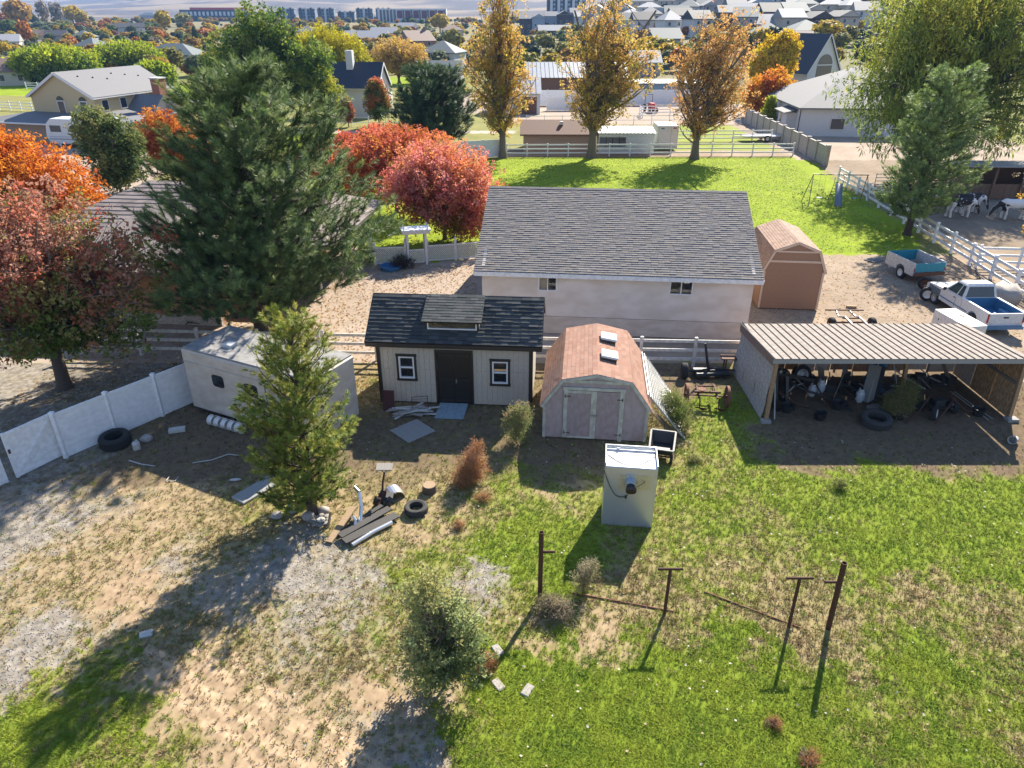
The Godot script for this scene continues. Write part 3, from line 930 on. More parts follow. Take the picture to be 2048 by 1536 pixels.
func pink_barn() -> void:
	var t := thing("barn_shed", "small mauve gambrel barn shed with terracotta shingle roof and two skylights", "shed", Vector3(2.94, 0, -21.82), -0.1)
	var wm := mat("mauve_wood", Color(0.35, 0.289, 0.296), 0.9, "stain", Vector3(1.4, 2.2, 1.4))
	var trim := mat("aged_white", Color(0.44, 0.44, 0.392), 0.85, "blotch", Vector3(1.6, 2.4, 1.6))
	var tones: Array = [Color(0.36, 0.205, 0.148), Color(0.39, 0.23, 0.17), Color(0.335, 0.185, 0.135), Color(0.375, 0.22, 0.163), Color(0.35, 0.21, 0.158)]
	gambrel(t, 1.84, 1.38, 1.17, 2.36, 2.62, 4.45, wm, trim, tones, "terracotta_shingle", 8, 0.06)
	var door := thing_part(t, "door")
	var dm := mat("door_mauve", Color(0.296, 0.243, 0.251), 0.9, "stain", Vector3(0.9, 1.6, 0.9))
	part(door, "door_leaf", bx(Vector3(-1.0, 0.1, 0.004), Vector3(-0.07, 1.98, 0.03)), dm)
	part(door, "door_leaf", bx(Vector3(-0.05, 0.1, 0.004), Vector3(0.93, 1.98, 0.03)), dm)
	for q in [[-1.13, 0.08, -0.99, 2.02], [0.83, 0.02, 0.98, 2.02], [-0.17, 0.08, -0.05, 2.0]]:
		part(door, "door_stile", bx(Vector3(q[0], q[1], 0.031), Vector3(q[2], q[3], 0.055)), trim)
	part(door, "door_head", bx(Vector3(-1.16, 2.022, 0.004), Vector3(1.0, 2.13, 0.06)), trim)
	part(door, "door_stile", bx(Vector3(-0.045, 0.08, 0.031), Vector3(0.02, 2.0, 0.05)), trim)
	part(door, "door_rail", bx(Vector3(-0.985, 1.9, 0.031), Vector3(-0.175, 2.0, 0.052)), trim)
	part(door, "door_rail", bx(Vector3(-0.985, 0.08, 0.031), Vector3(-0.175, 0.15, 0.052)), trim)
	var iron := mat("iron", Color(0.06, 0.055, 0.05), 0.6, "rust", Vector3.ONE * 0.2, 0.3)
	for q in [[-1.08, 0.3, 1], [-1.08, 1.78, 1], [0.92, 0.3, -1], [0.92, 1.72, -1]]:
		var hb := MB.new()
		hb.bar(Vector3(q[0], q[1], 0.062), Vector3(q[0] + q[2] * 0.2, q[1] - 0.01, 0.06), 0.03, 0.012)
		hb.tube(Vector3(q[0], q[1] - 0.06, 0.062), Vector3(q[0], q[1] + 0.06, 0.062), 0.016, 0.016, 6)
		part(door, "hinge", hb, iron)
	var hasp := MB.new()
	hasp.box(Vector3(-0.04, 1.05, 0.07), Vector3(0.24, 0.05, 0.02))
	hasp.box(Vector3(0.04, 1.0, 0.08), Vector3(0.06, 0.07, 0.03))
	part(door, "latch", hasp, mat("steel_dull", Color(0.35, 0.35, 0.36), 0.4, "", Vector3.ONE, 0.8))
	for sx in [-1, 1]:
		part(t, "corner_trim", bx(Vector3(sx * 1.8 - 0.05, 0.04, 0.003), Vector3(sx * 1.8 + 0.05, 1.36, 0.03)), trim)
	var tie := MB.new()
	tie.prism(PackedVector2Array([Vector2(-1.14, 2.29), Vector2(1.14, 2.29), Vector2(0.9, 2.40), Vector2(-0.9, 2.40)]), 0.003, 0.028)
	part(t, "trim_board", tie, trim)
	for z in [-3.1, -1.5]:
		var sk := thing_part(t, "skylight")
		sk.position = Vector3(0.42, 2.6, z)
		sk.rotation.z = -0.17
		part(sk, "curb", bx(Vector3(-0.27, -0.1, -0.29), Vector3(0.27, 0.1, 0.29)), mat("bronze_curb", Color(0.05, 0.04, 0.035), 0.6))
		var dome := MB.new()
		dome.cbox(Vector3(0, 0.135, 0), Vector3(0.62, 0.07, 0.64), 0.03)
		part(sk, "dome", dome, mat("skylight_white", Color(0.574, 0.574, 0.56), 0.25))

func brown_shed() -> void:
	var t := thing("barn_shed", "tall tan-brown gambrel shed with tan trim beside the stucco garage", "shed", Vector3(14.3, 0, -34.62), -0.1)
	var wm := mat("tan_board", Color(0.306, 0.174, 0.106), 0.85, "fine", Vector3(0.35, 3, 0.35))
	var trim := mat("tan_trim", Color(0.62, 0.46, 0.34), 0.8, "fine", Vector3(1, 1, 1))
	var tones: Array = [Color(0.40, 0.27, 0.205), Color(0.44, 0.305, 0.235), Color(0.37, 0.25, 0.195), Color(0.42, 0.29, 0.23)]
	gambrel(t, 1.49, 2.05, 1.08, 3.09, 3.53, 4.5, wm, trim, tones, "tan_shingle", 9, 0.04)
	part(t, "trim_board", bx(Vector3(-1.07, 3.04, 0.003), Vector3(1.07, 3.12, 0.03)), trim)
	part(t, "trim_board", bx(Vector3(-1.27, 2.52, 0.003), Vector3(1.27, 2.62, 0.03)), trim)
	for sx in [-1, 1]:
		part(t, "corner_trim", bx(Vector3(sx * 1.455 - 0.05, 0.06, 0.003), Vector3(sx * 1.455 + 0.05, 2.04, 0.03)), trim)
	part(t, "skid", bx(Vector3(-1.42, -0.02, -4.4), Vector3(1.42, 0.06, -0.06)), mat("earth_wood", Color(0.11, 0.07, 0.045), 0.95))

func open_shed() -> void:
	var t := thing("open_shed", "open-fronted pole shed with ribbed metal roof full of junk", "shed", Vector3(14.2, 0, -25.2), 0.0)
	var fm := mat("roof_metal", Color(0.31, 0.275, 0.25), 0.85, "blotch", Vector3(2.5, 2.5, 1.2))
	var rib := mat("roof_rib", Color(0.17, 0.15, 0.135), 0.85, "blotch", Vector3(2, 2, 1))
	fm.metallic_specular = 0.2
	rib.metallic_specular = 0.2
	var a := Vector3(0, 2.56, 1.97)
	var c := Vector3(0, 2.22, -2.15)
	var s := (c - a).normalized()
	var nrm := Vector3(0, -s.z, s.y)
	var roof := thing_part(t, "roof")
	var n := 31
	var pw := 9.35 / n
	for k in n:
		var x := -4.72 + k * pw
		var b := MB.new()
		var dy := rng.randf_range(-0.004, 0.004)
		b.bar(a + Vector3(x + pw * 0.5, dy, 0), c + Vector3(x + pw * 0.5, dy, 0), pw - 0.004, 0.012, nrm)
		var pn := part(roof, "roof_panel", b, fm)
		b = MB.new()
		b.bar(a + Vector3(x + 0.02, 0, 0) + nrm * 0.022, c + Vector3(x + 0.02, 0, 0) + nrm * 0.022, 0.03, 0.034, nrm)
		part(pn, "rib", b, rib)
	var wood := mat("grey_timber", Color(0.24, 0.21, 0.19), 0.9, "bark", Vector3(0.15, 0.15, 1.2))
	var lumber := mat("old_lumber", Color(0.36, 0.235, 0.13), 0.85, "bark", Vector3(0.12, 1.2, 0.12))
	part(t, "front_beam", bx(Vector3(-4.72, 2.36, 1.88), Vector3(4.63, 2.53, 1.95)), mat("grey_beam", Color(0.29, 0.275, 0.27), 0.85, "fine", Vector3(1.5, 0.2, 1)))
	part(t, "back_beam", bx(Vector3(-4.6, 2.02, -2.02), Vector3(4.6, 2.18, -1.96)), wood)
	for x in [-3.1, -1.5, 0.0, 1.5, 3.1]:
		var rf := MB.new()
		rf.bar(a + Vector3(x, -0.1, -0.1) , c + Vector3(x, -0.1, 0.1), 0.05, 0.14, nrm)
		part(t, "rafter", rf, wood)
	# posts
	for q in [[-4.55, 1.82, -4.66, 2.1], [1.05, 0.35, 1.05, 0.75], [4.5, 1.85, 4.62, 1.9]]:
		var p := MB.new()
		p.bar(Vector3(q[2], -0.1, q[3]), Vector3(q[0], 2.42 if q[0] != 1.05 else 2.28, q[1]), 0.13, 0.13)
		part(t, "post", p, lumber)
	var cb := mat("concrete_foot", Color(0.27, 0.265, 0.25), 0.9, "fine")
	part(t, "footing", bx(Vector3(-4.85, 0, 2.0), Vector3(-4.5, 0.12, 2.25)), cb)
	part(t, "footing", bx(Vector3(4.45, 0, 1.85), Vector3(4.85, 0.12, 2.15)), cb)
	# left side: weathered sheets, the last one bulging at the foot
	var gs := mat("weathered_sheet", Color(0.36, 0.345, 0.33), 0.85, "blotch", Vector3(1.5, 1.0, 1.5))
	for k in 3:
		var z0 := 1.85 - k * 1.33
		var z1 := z0 - 1.325
		var b := MB.new()
		for j in 8:
			var f0 := j / 8.0
			var f1 := (j + 1) / 8.0
			var y0 := 0.02 + 2.3 * f0
			var y1 := 0.02 + 2.3 * f1
			var o0 := -4.63 - 0.16 * pow(1 - f0, 2.0) + 0.03 * sin(f0 * 9.0 + k)
			var o1 := -4.63 - 0.16 * pow(1 - f1, 2.0) + 0.03 * sin(f1 * 9.0 + k)
			b.quad(Vector3(o0, y0, z1), Vector3(o0, y0, z0), Vector3(o1, y1, z0), Vector3(o1, y1, z1))
			b.quad(Vector3(o0 + 0.015, y0, z0), Vector3(o0 + 0.015, y0, z1), Vector3(o1 + 0.015, y1, z1), Vector3(o1 + 0.015, y1, z0))
			b.quad(Vector3(o0, y0, z0), Vector3(o0 + 0.015, y0, z0), Vector3(o1 + 0.015, y1, z0), Vector3(o1, y1, z0))
		part(t, "side_sheet", b, gs)
	var lb := MB.new()
	lb.bar(Vector3(-4.72, 2.42, 1.9), Vector3(-4.72, 2.08, -2.05), 0.03, 0.28, nrm)
	part(t, "barge_board", lb, mat("rusty_barge", Color(0.20, 0.135, 0.11), 0.85, "stain", Vector3(1, 1, 0.8)))
	# back: sheets of plywood and chipboard of several ages
	var plies := [mat("ply_tan", Color(0.52, 0.33, 0.17), 0.85, "bark", Vector3(0.6, 3, 1)), mat("ply_grey", Color(0.46, 0.41, 0.37), 0.9, "stain", Vector3(1, 1, 1)), mat("ply_brown", Color(0.38, 0.24, 0.14), 0.9, "bark", Vector3(0.5, 2, 1))]
	var px := -4.6
	var widths := [1.35, 0.62, 0.62, 0.66, 0.66, 0.95, 0.8, 1.2, 1.15, 1.2]
	var kinds := [0, 2, 0, 1, 1, 2, 2, 1, 1, 1]
	for k in widths.size():
		var wd: float = minf(widths[k], 4.6 - px)
		part(t, "back_sheet", bx(Vector3(px + 0.012, 0.12 + 0.05 * (k % 3), -1.94 + 0.012 * (k % 2)), Vector3(px + wd - 0.012, 2.12, -1.92 + 0.012 * (k % 2))), plies[kinds[k]])
		px += wd
	for q in [-3.2, -1.9, -0.55, 0.9, 2.2, 3.4]:
		part(t, "stud", bx(Vector3(q, 0.1, -1.90), Vector3(q + 0.07, 2.1, -1.84)), wood)
	# right side, seen from inside: sheets with a rail across
	for k in 3:
		part(t, "side_sheet", bx(Vector3(4.58, 0.05, -1.9 + k * 1.25), Vector3(4.6, 2.2, -0.67 + k * 1.25)), plies[[1, 0, 0][k]])
	var rl := MB.new()
	rl.bar(Vector3(4.54, 1.3, -1.9), Vector3(4.54, 1.45, 1.85), 0.05, 0.1)
	part(t, "rail", rl, wood)

func camper() -> void:
	var t := thing("camper_trailer", "old boxy cream camper trailer with dark windows behind the small pine", "trailer", Vector3(-12.25, 0, -23.85), -0.4636)
	var sk := mat("camper_skin", Color(0.52, 0.455, 0.385), 0.6, "stain", Vector3(3, 2, 3))
	var b := MB.new()
	b.cbox(Vector3(3.05, 1.5, -1.2), Vector3(6.1, 2.4, 2.4), 0.06)
	part(t, "body", b, sk)
	b = MB.new()
	b.cbox(Vector3(3.05, 2.73, -1.2), Vector3(6.0, 0.06, 2.32), 0.02)
	part(t, "roof", b, mat("camper_roof", Color(0.23, 0.225, 0.22), 0.7, "blotch", Vector3(2, 2, 2)))
	part(t, "frame", bx(Vector3(0.1, 0.16, -2.3), Vector3(6.0, 0.298, -0.1)), mat("dark_steel", Color(0.03, 0.03, 0.03), 0.7))
	var rub := mat("rubber_black", Color(0.015, 0.015, 0.016), 0.6)
	for q in [[1.42, 1.98], [3.0, 3.62]]:
		var w := MB.new()
		w.x = Transform3D(Basis.IDENTITY, Vector3((q[0] + q[1]) * 0.5, 1.73, 0.0))
		var hx: float = (q[1] - q[0]) * 0.5
		var poly := PackedVector2Array()
		for k in 24:
			var g := TAU * k / 24.0
			var sx := signf(cos(g)) * pow(absf(cos(g)), 0.4)
			var sy := signf(sin(g)) * pow(absf(sin(g)), 0.4)
			poly.append(Vector2(sx * hx, sy * 0.24))
		w.prism(poly, 0.002, 0.03)
		var fr := part(t, "window", w, rub)
		for k in 2:
			var p := MB.new()
			var mx: float = (q[0] + q[1]) * 0.5 + (k - 0.5) * hx * 0.92
			p.box(Vector3(mx, 1.73, 0.033), Vector3(hx * 0.82, 0.37, 0.006))
			part(fr, "pane", p, mat("pane_black", Color(0.02, 0.022, 0.025), 0.08))
	var dr := thing_part(t, "door")
	var db := MB.new()
	for q in [[4.0, 0.42, 4.03, 2.1], [4.72, 0.42, 4.75, 2.1]]:
		db.span(Vector3(q[0], q[1], 0.001), Vector3(q[2], q[3], 0.016))
	db.span(Vector3(4.03, 2.07, 0.001), Vector3(4.72, 2.1, 0.016))
	db.span(Vector3(4.03, 0.42, 0.001), Vector3(4.72, 0.45, 0.016))
	part(dr, "door_seal", db, rub)
	part(dr, "door_panel", bx(Vector3(4.035, 0.455, 0.0005), Vector3(4.715, 2.065, 0.012)), sk)
	part(dr, "door_handle", bx(Vector3(4.08, 1.15, 0.013), Vector3(4.13, 1.25, 0.04)), rub)
	part(t, "moulding", bx(Vector3(0.02, 2.22, 0.001), Vector3(3.98, 2.245, 0.01)), mat("alloy_strip", Color(0.5, 0.5, 0.5), 0.4, "", Vector3.ONE, 0.7))
	for q in [[1.6, -0.9], [4.4, -1.3]]:
		var v := MB.new()
		v.cbox(Vector3(q[0], 2.82, q[1]), Vector3(0.42, 0.12, 0.42), 0.03)
		part(t, "roof_vent", v, mat("vent_white", Color(0.42, 0.42, 0.408), 0.5))
	for x in [2.3, 3.15]:
		for z in [-0.18, -2.22]:
			var w := part(t, "wheel", wheel_tyre(0.33, 0.2), mat("tyre", Color(0.02, 0.02, 0.021), 0.85, "grit", Vector3.ONE * 0.3), Vector3(x, 0.33, z))
			part(w, "rim", wheel_rim(0.2, 0.2), mat("rim_white", Color(0.62, 0.6, 0.57), 0.6))
	var hitch := MB.new()
	hitch.bar(Vector3(0.1, 0.22, -0.4), Vector3(-0.9, 0.22, -1.2), 0.08, 0.1)
	hitch.bar(Vector3(0.1, 0.22, -2.0), Vector3(-0.9, 0.22, -1.2), 0.08, 0.1)
	part(t, "hitch", hitch, mat("dark_steel", Color(0.03, 0.03, 0.03), 0.7))

# tyre and rim with the axle along z
func wheel_tyre(r: float, w: float) -> MB:
	var b := MB.new()
	b.x = Transform3D(Basis(Vector3.RIGHT, PI / 2), Vector3.ZERO)
	var h := w * 0.5
	b.lathe([Vector2(r * 0.6, -h * 0.85), Vector2(r * 0.78, -h), Vector2(r * 0.93, -h * 0.93), Vector2(r, -h * 0.66), Vector2(r, h * 0.66), Vector2(r * 0.93, h * 0.93), Vector2(r * 0.78, h), Vector2(r * 0.6, h * 0.85), Vector2(r * 0.57, 0), Vector2(r * 0.6, -h * 0.85)], 28)
	for k in 28:
		var g := TAU * (k + 0.5) / 28.0
		b.box(Vector3(cos(g) * r, 0, sin(g) * r), Vector3(r * 0.03, w * 0.6, r * 0.12), Basis(Vector3.UP, -g))
	return b

func wheel_rim(r: float, w: float) -> MB:
	var b := MB.new()
	b.x = Transform3D(Basis(Vector3.RIGHT, PI / 2), Vector3.ZERO)
	var h := w * 0.5
	b.lathe([Vector2(0.0, h * 0.35), Vector2(r * 0.25, h * 0.4), Vector2(r * 0.3, h * 0.15), Vector2(r * 0.62, h * 0.05), Vector2(r * 0.82, h * 0.3), Vector2(r * 0.86, h * 0.8), Vector2(r, h * 0.92)], 24)
	b.lathe([Vector2(r, -h * 0.92), Vector2(r * 0.86, -h * 0.8), Vector2(r * 0.82, -h * 0.3), Vector2(0.0, -h * 0.2)], 24)
	return b

# ============================ fences ============================
var post_mesh := {}

func post(parent: Node, at: Vector3, h: float, w: float, m: Material, cap := true) -> void:
	var key := "%.2f_%.2f_%s" % [h, w, cap]
	if not post_mesh.has(key):
		var b := MB.new()
		b.cbox(Vector3(0, (h - 0.1) * 0.5, 0), Vector3(w, h + 0.1, w), 0.008)
		if cap:
			b.cbox(Vector3(0, h + 0.02, 0), Vector3(w + 0.03, 0.04, w + 0.03), 0.018)
		post_mesh[key] = b.mesh()
	part(parent, "post", post_mesh[key], m, at)

# posts and rails along corner points (x, z); everything hangs under one fence
func rail_fence(nm: String, label: String, pts: Array, step: float, h: float, rails: Array, m: Material, rw := 0.045, rh := 0.13, pw := 0.12, group := "") -> Node3D:
	var o := Vector3(pts[0].x, land(pts[0].x, pts[0].y), pts[0].y)
	var t := thing(nm, label, "fence", o, 0.0, group)
	for k in pts.size() - 1:
		var a := Vector3(pts[k].x, land(pts[k].x, pts[k].y), pts[k].y) - o
		var c := Vector3(pts[k + 1].x, land(pts[k + 1].x, pts[k + 1].y), pts[k + 1].y) - o
		var n := maxi(1, roundi(a.distance_to(c) / step))
		for i in n:
			var p := a.lerp(c, float(i) / n)
			var q := a.lerp(c, float(i + 1) / n)
			post(t, p, h, pw, m)
			for y in rails:
				var b := MB.new()
				var dir := (q - p).normalized() * (pw * 0.5)
				b.bar(p + dir + Vector3(0, y + rng.randf_range(-0.008, 0.008), 0), q - dir + Vector3(0, y + rng.randf_range(-0.008, 0.008), 0), rw, rh)
				part(t, "rail", b, m)
		if k == pts.size() - 2:
			post(t, c, h, pw, m)
	return t

func panel_fence(nm: String, label: String, pts: Array, step: float, h: float, m: Material) -> Node3D:
	var o := Vector3(pts[0].x, 0, pts[0].y)
	var t := thing(nm, label, "fence", o)
	for k in pts.size() - 1:
		var a := Vector3(pts[k].x, 0, pts[k].y) - o
		var c := Vector3(pts[k + 1].x, 0, pts[k + 1].y) - o
		var n := maxi(1, roundi(a.distance_to(c) / step))
		for i in n:
			var p := a.lerp(c, float(i) / n)
			var q := a.lerp(c, float(i + 1) / n)
			post(t, p, h + 0.06, 0.13, m)
			var d := (q - p).normalized() * 0.066
			var b := MB.new()
			b.bar(p + d + Vector3(0, h * 0.5, 0), q - d + Vector3(0, h * 0.5, 0), 0.03, h - 0.12)
			var pn := part(t, "panel", b, m)
			for y in [0.1, h - 0.06]:
				var r := MB.new()
				r.bar(p + d + Vector3(0, y, 0), q - d + Vector3(0, y, 0), 0.05, 0.14)
				part(pn, "rail", r, m)
		if k == pts.size() - 2:
			post(t, c, h + 0.06, 0.13, m)
	return t

func v2(x: float, z: float) -> Vector2:
	return Vector2(x, z)

func make_fences() -> void:
	var vinyl := mat("vinyl", Color(0.76, 0.76, 0.76), 0.5, "fine", Vector3(3, 3, 3))
	var worn := mat("worn_white", Color(0.62, 0.6, 0.57), 0.7, "blotch", Vector3(1.5, 1.5, 1.5))
	panel_fence("privacy_fence", "white vinyl privacy fence running from the gate to the camper", [v2(-15.42, -20.66), v2(-12.3, -25.0)], 1.75, 1.72, vinyl)
	# double gate
	for k in 2:
		var t := thing("yard_gate", ["white vinyl gate leaf with diagonal brace beside the big tyre", "white vinyl gate leaf cut by the left edge of the picture"][k], "gate", Vector3(-15.52 - k * 0.93, 0, -20.82 + k * 1.64), -2.085)
		# local x runs along the leaf towards the camera
		t.rotation.y = -atan2(1.62, -0.9)
		var w := 1.66
		part(t, "panel", bx(Vector3(0.1, 0.16, -0.015), Vector3(w - 0.1, 1.6, 0.015)), vinyl)
		for y in [0.08, 1.6]:
			part(t, "rail", bx(Vector3(0.1, y, -0.03), Vector3(w - 0.1, y + 0.12, 0.03)), vinyl)
		for x in [0.02, w - 0.1]:
			part(t, "stile", bx(Vector3(x, 0.06, -0.035), Vector3(x + 0.09, 1.74, 0.035)), vinyl)
		var b := MB.new()
		b.bar(Vector3(0.13, 1.58, -0.035), Vector3(w - 0.13, 0.22, -0.035), 0.09, 0.035, Vector3(0, 0, 1))
		part(t, "brace", b, vinyl)
		b = MB.new()
		b.bar(Vector3(0.13, 1.58, 0.035), Vector3(w - 0.13, 0.22, 0.035), 0.09, 0.035, Vector3(0, 0, 1))
		part(t, "brace", b, vinyl)
		part(t, "latch", bx(Vector3(w - 0.09, 1.0, -0.07), Vector3(w - 0.03, 1.14, -0.036)), mat("iron", Color(0.06, 0.055, 0.05)))
	var r3 := [0.36, 0.78, 1.2]
	rail_fence("rail_fence", "white three-rail fence between the sheds and the stucco garage", [v2(-8.3, -28.6), v2(10.2, -27.75)], 2.44, 1.34, r3, worn)
	rail_fence("rail_fence", "white three-rail fence beside the gravel behind the camper", [v2(-19.4, -29.15), v2(-8.5, -28.65)], 2.44, 1.34, r3, worn)
	rail_fence("rail_fence", "white three-rail fence along the far edge of the lawn", [v2(-0.6, -79.7), v2(30.6, -80.3)], 2.23, 1.3, r3, vinyl)
	rail_fence("rail_fence", "white three-rail fence slanting past the pickup along the paddock", [v2(27.4, -34.6), v2(29.9, -66.5)], 2.45, 1.36, r3, vinyl, 0.05, 0.16, 0.15)
	rail_fence("rail_fence", "white three-rail fence branching into the paddock by the pickup", [v2(28.15, -41.6), v2(40, -40.4)], 2.45, 1.36, r3, vinyl)
	rail_fence("rail_fence", "white three-rail fence across the pasture behind the cargo trailer", [v2(5.5, -89.6), v2(31.5, -90.4)], 2.4, 1.3, r3, vinyl)
	rail_fence("rail_fence", "thin white rail fence at the near edge of the riding arena", [v2(2, -104.6), v2(32, -105.4)], 2.6, 1.25, [0.6, 1.15], vinyl, 0.04, 0.08, 0.09)
	rail_fence("rail_fence", "short white rails around the red tractor by the arena", [v2(19.4, -112), v2(19.6, -116), v2(29, -116.4)], 2.2, 1.4, r3, vinyl)
	rail_fence("rail_fence", "white post fence behind the row of small trees", [v2(-36, -103.2), v2(-8, -103.2)], 2.4, 1.2, [0.5, 1.1], vinyl, 0.03, 0.06, 0.1)
	rail_fence("rail_fence", "white three-rail fence on the field right of the yellow house", [v2(-60, -146), v2(-40, -152)], 2.4, 1.35, r3, vinyl)
	rail_fence("rail_fence", "white rails on the pasture left of the yellow house", [v2(-92, -126), v2(-76, -120), v2(-72.5, -121)], 2.4, 1.35, r3, vinyl)
	rail_fence("rail_fence", "white rails beside the drive near the tan-roofed house", [v2(-100, -158), v2(-83, -158)], 2.4, 1.35, r3, vinyl)
	panel_fence("privacy_fence", "white vinyl privacy fence behind the red trees", [v2(-0.7, -79.7), v2(-5.4, -78.0), v2(-18.3, -69.0), v2(-30, -66.4)], 2.4, 1.8, vinyl)
	panel_fence("privacy_fence", "long white panel wall behind the riding arena", [v2(-2, -128.4), v2(34, -129.6)], 4.0, 2.4, vinyl)
	panel_fence("privacy_fence", "white panel fence in front of the brown metal barn", [v2(5.6, -121.5), v2(14.5, -121.8)], 3.0, 2.0, vinyl)
	# concrete panel wall on the right of the lawn
	var cm := mat("cast_concrete", Color(0.4, 0.372, 0.336), 0.9, "blotch", Vector3(1.5, 1.5, 1.5))
	var o := Vector3(33.3, 0, -107)
	var cw := thing("concrete_wall", "tan concrete panel wall with square posts right of the lawn", "wall", o)
	var e := Vector3(31.9, 0, -74.6) - o
	for i in 11:
		var p := e * (i / 11.0)
		var q := e * ((i + 1) / 11.0)
		post(cw, p, 1.95, 0.42, cm)
		var b := MB.new()
		b.bar(p.lerp(q, 0.07) + Vector3(0, 0.88, 0), p.lerp(q, 0.93) + Vector3(0, 0.88, 0), 0.14, 1.76)
		var pn := part(cw, "panel", b, cm)
		b = MB.new()
		b.bar(p.lerp(q, 0.07) + Vector3(0, 1.8, 0), p.lerp(q, 0.93) + Vector3(0, 1.8, 0), 0.22, 0.08)
		part(pn, "coping", b, cm)
	post(cw, e, 1.95, 0.42, cm)
	lattice_fence(vinyl)

func lattice(parent: Node, a: Vector3, c: Vector3, y0: float, y1: float, m: Material) -> void:
	var d := (c - a).normalized()
	var w := a.distance_to(c)
	var h := y1 - y0
	var b := MB.new()
	var step := 0.125
	for sgn in [1, -1]:
		var k := -h
		while k < w:
			# slat from (k, 0) to (k + h, h), mirrored for the other set
			var s0 := maxf(k, 0.0)
			var s1 := minf(k + h, w)
			if s1 - s0 > 0.02:
				var p := Vector2(s0, s0 - k)
				var q := Vector2(s1, s1 - k)
				if sgn < 0:
					p.y = h - p.y
					q.y = h - q.y
				b.bar(a + d * p.x + Vector3(0, y0 + p.y, 0) + d.cross(Vector3.UP) * 0.006 * sgn, a + d * q.x + Vector3(0, y0 + q.y, 0) + d.cross(Vector3.UP) * 0.006 * sgn, 0.01, 0.034)
			k += step
	var l := part(parent, "lattice", b, m)
	l.set_meta("kind", "stuff")
	for y in [y0 - 0.04, y1 - 0.01]:
		var r := MB.new()
		r.bar(a + Vector3(0, y + 0.03, 0), c + Vector3(0, y + 0.03, 0), 0.05, 0.07)
		part(parent, "rail", r, m)

func finial(parent: Node, at: Vector3, m: Material) -> void:
	var b := MB.new()
	b.lathe([Vector2(0.05, 0), Vector2(0.03, 0.05), Vector2(0.06, 0.1), Vector2(0.05, 0.15), Vector2(0.0, 0.24)], 10)
	part(parent, "finial", b, m, at)

func lattice_fence(vinyl: Material) -> void:
	var o := Vector3(-8.35, 0, -42.0)
	var t := thing("lattice_fence", "white lattice fence left of the garden arbor", "fence", o)
	var pts := [Vector3(-9.6, 0, -46.2), Vector3(-8.35, 0, -42.0), Vector3(-6.5, 0, -42.2)]
	for k in 3:
		post(t, pts[k] - o, 1.35, 0.13, vinyl)
		finial(t, pts[k] - o + Vector3(0, 1.39, 0), vinyl)
	for k in 2:
		lattice(t, pts[k] - o, pts[k + 1] - o, 0.12, 1.05, vinyl)
	for k in 9:
		# solid boards on the part that runs back
		var p: Vector3 = (pts[0] as Vector3).lerp(pts[1], (k + 0.5) / 9.0) - o
		part(t, "board", bx(p + Vector3(-0.03, 0.1, -0.2), p + Vector3(0.0, 1.5 - 0.02 * k, 0.2)), vinyl)
	o = Vector3(-3.5, 0, -43.0)
	t = thing("lattice_fence", "white lattice fence between the arbor and the stucco garage", "fence", o)
	pts = [Vector3(-5.2, 0, -42.62), Vector3(-3.5, 0, -43.0), Vector3(-1.8, 0, -43.45)]
	for k in 3:
		post(t, pts[k] - o, 1.25, 0.13, vinyl)
		finial(t, pts[k] - o + Vector3(0, 1.29, 0), vinyl)
	for k in 2:
		lattice(t, pts[k] - o, pts[k + 1] - o, 0.12, 1.0, vinyl)
	# arbor with gate
	t = thing("garden_arbor", "white garden arbor with flat top and lattice gate", "arbor", Vector3(-5.85, 0, -42.45), 0.24)
	for x in [-0.55, 0.55]:
		for z in [-0.35, 0.35]:
			post(t, Vector3(x, 0, z), 2.05, 0.13, vinyl, false)
		lattice(t, Vector3(x, 0, -0.3), Vector3(x, 0, 0.3), 0.3, 1.9, vinyl)
	var b := MB.new()
	b.cbox(Vector3(0, 2.13, 0), Vector3(1.75, 0.12, 1.05), 0.02)
	part(t, "top", b, vinyl)
	for z in [-0.45, 0.45]:
		part(t, "beam", bx(Vector3(-0.82, 1.93, z - 0.04), Vector3(0.82, 2.068, z + 0.04)), vinyl)
	for q in [Vector3(-0.72, 2.19, 0.4), Vector3(0.72, 2.19, 0.4), Vector3(-0.72, 2.19, -0.4), Vector3(0.72, 2.19, -0.4)]:
		finial(t, q, vinyl)
	var g := thing_part(t, "gate")
	lattice(g, Vector3(-0.46, 0, 0.3), Vector3(0.46, 0, 0.3), 0.15, 0.9, vinyl)
	var hook := MB.new()
	hook.path([Vector3(-0.82, 1.98, 0.45), Vector3(-1.0, 2.0, 0.45), Vector3(-1.02, 1.9, 0.45)], 0.012, 0.012)
	hook.lathe([Vector2(0.0, 1.62), Vector2(0.05, 1.64), Vector2(0.06, 1.75), Vector2(0.03, 1.85), Vector2(0, 1.9)], 8)
	part(t, "hook", hook, vinyl)

# ============================ trees and plants ============================
var clumps := {}

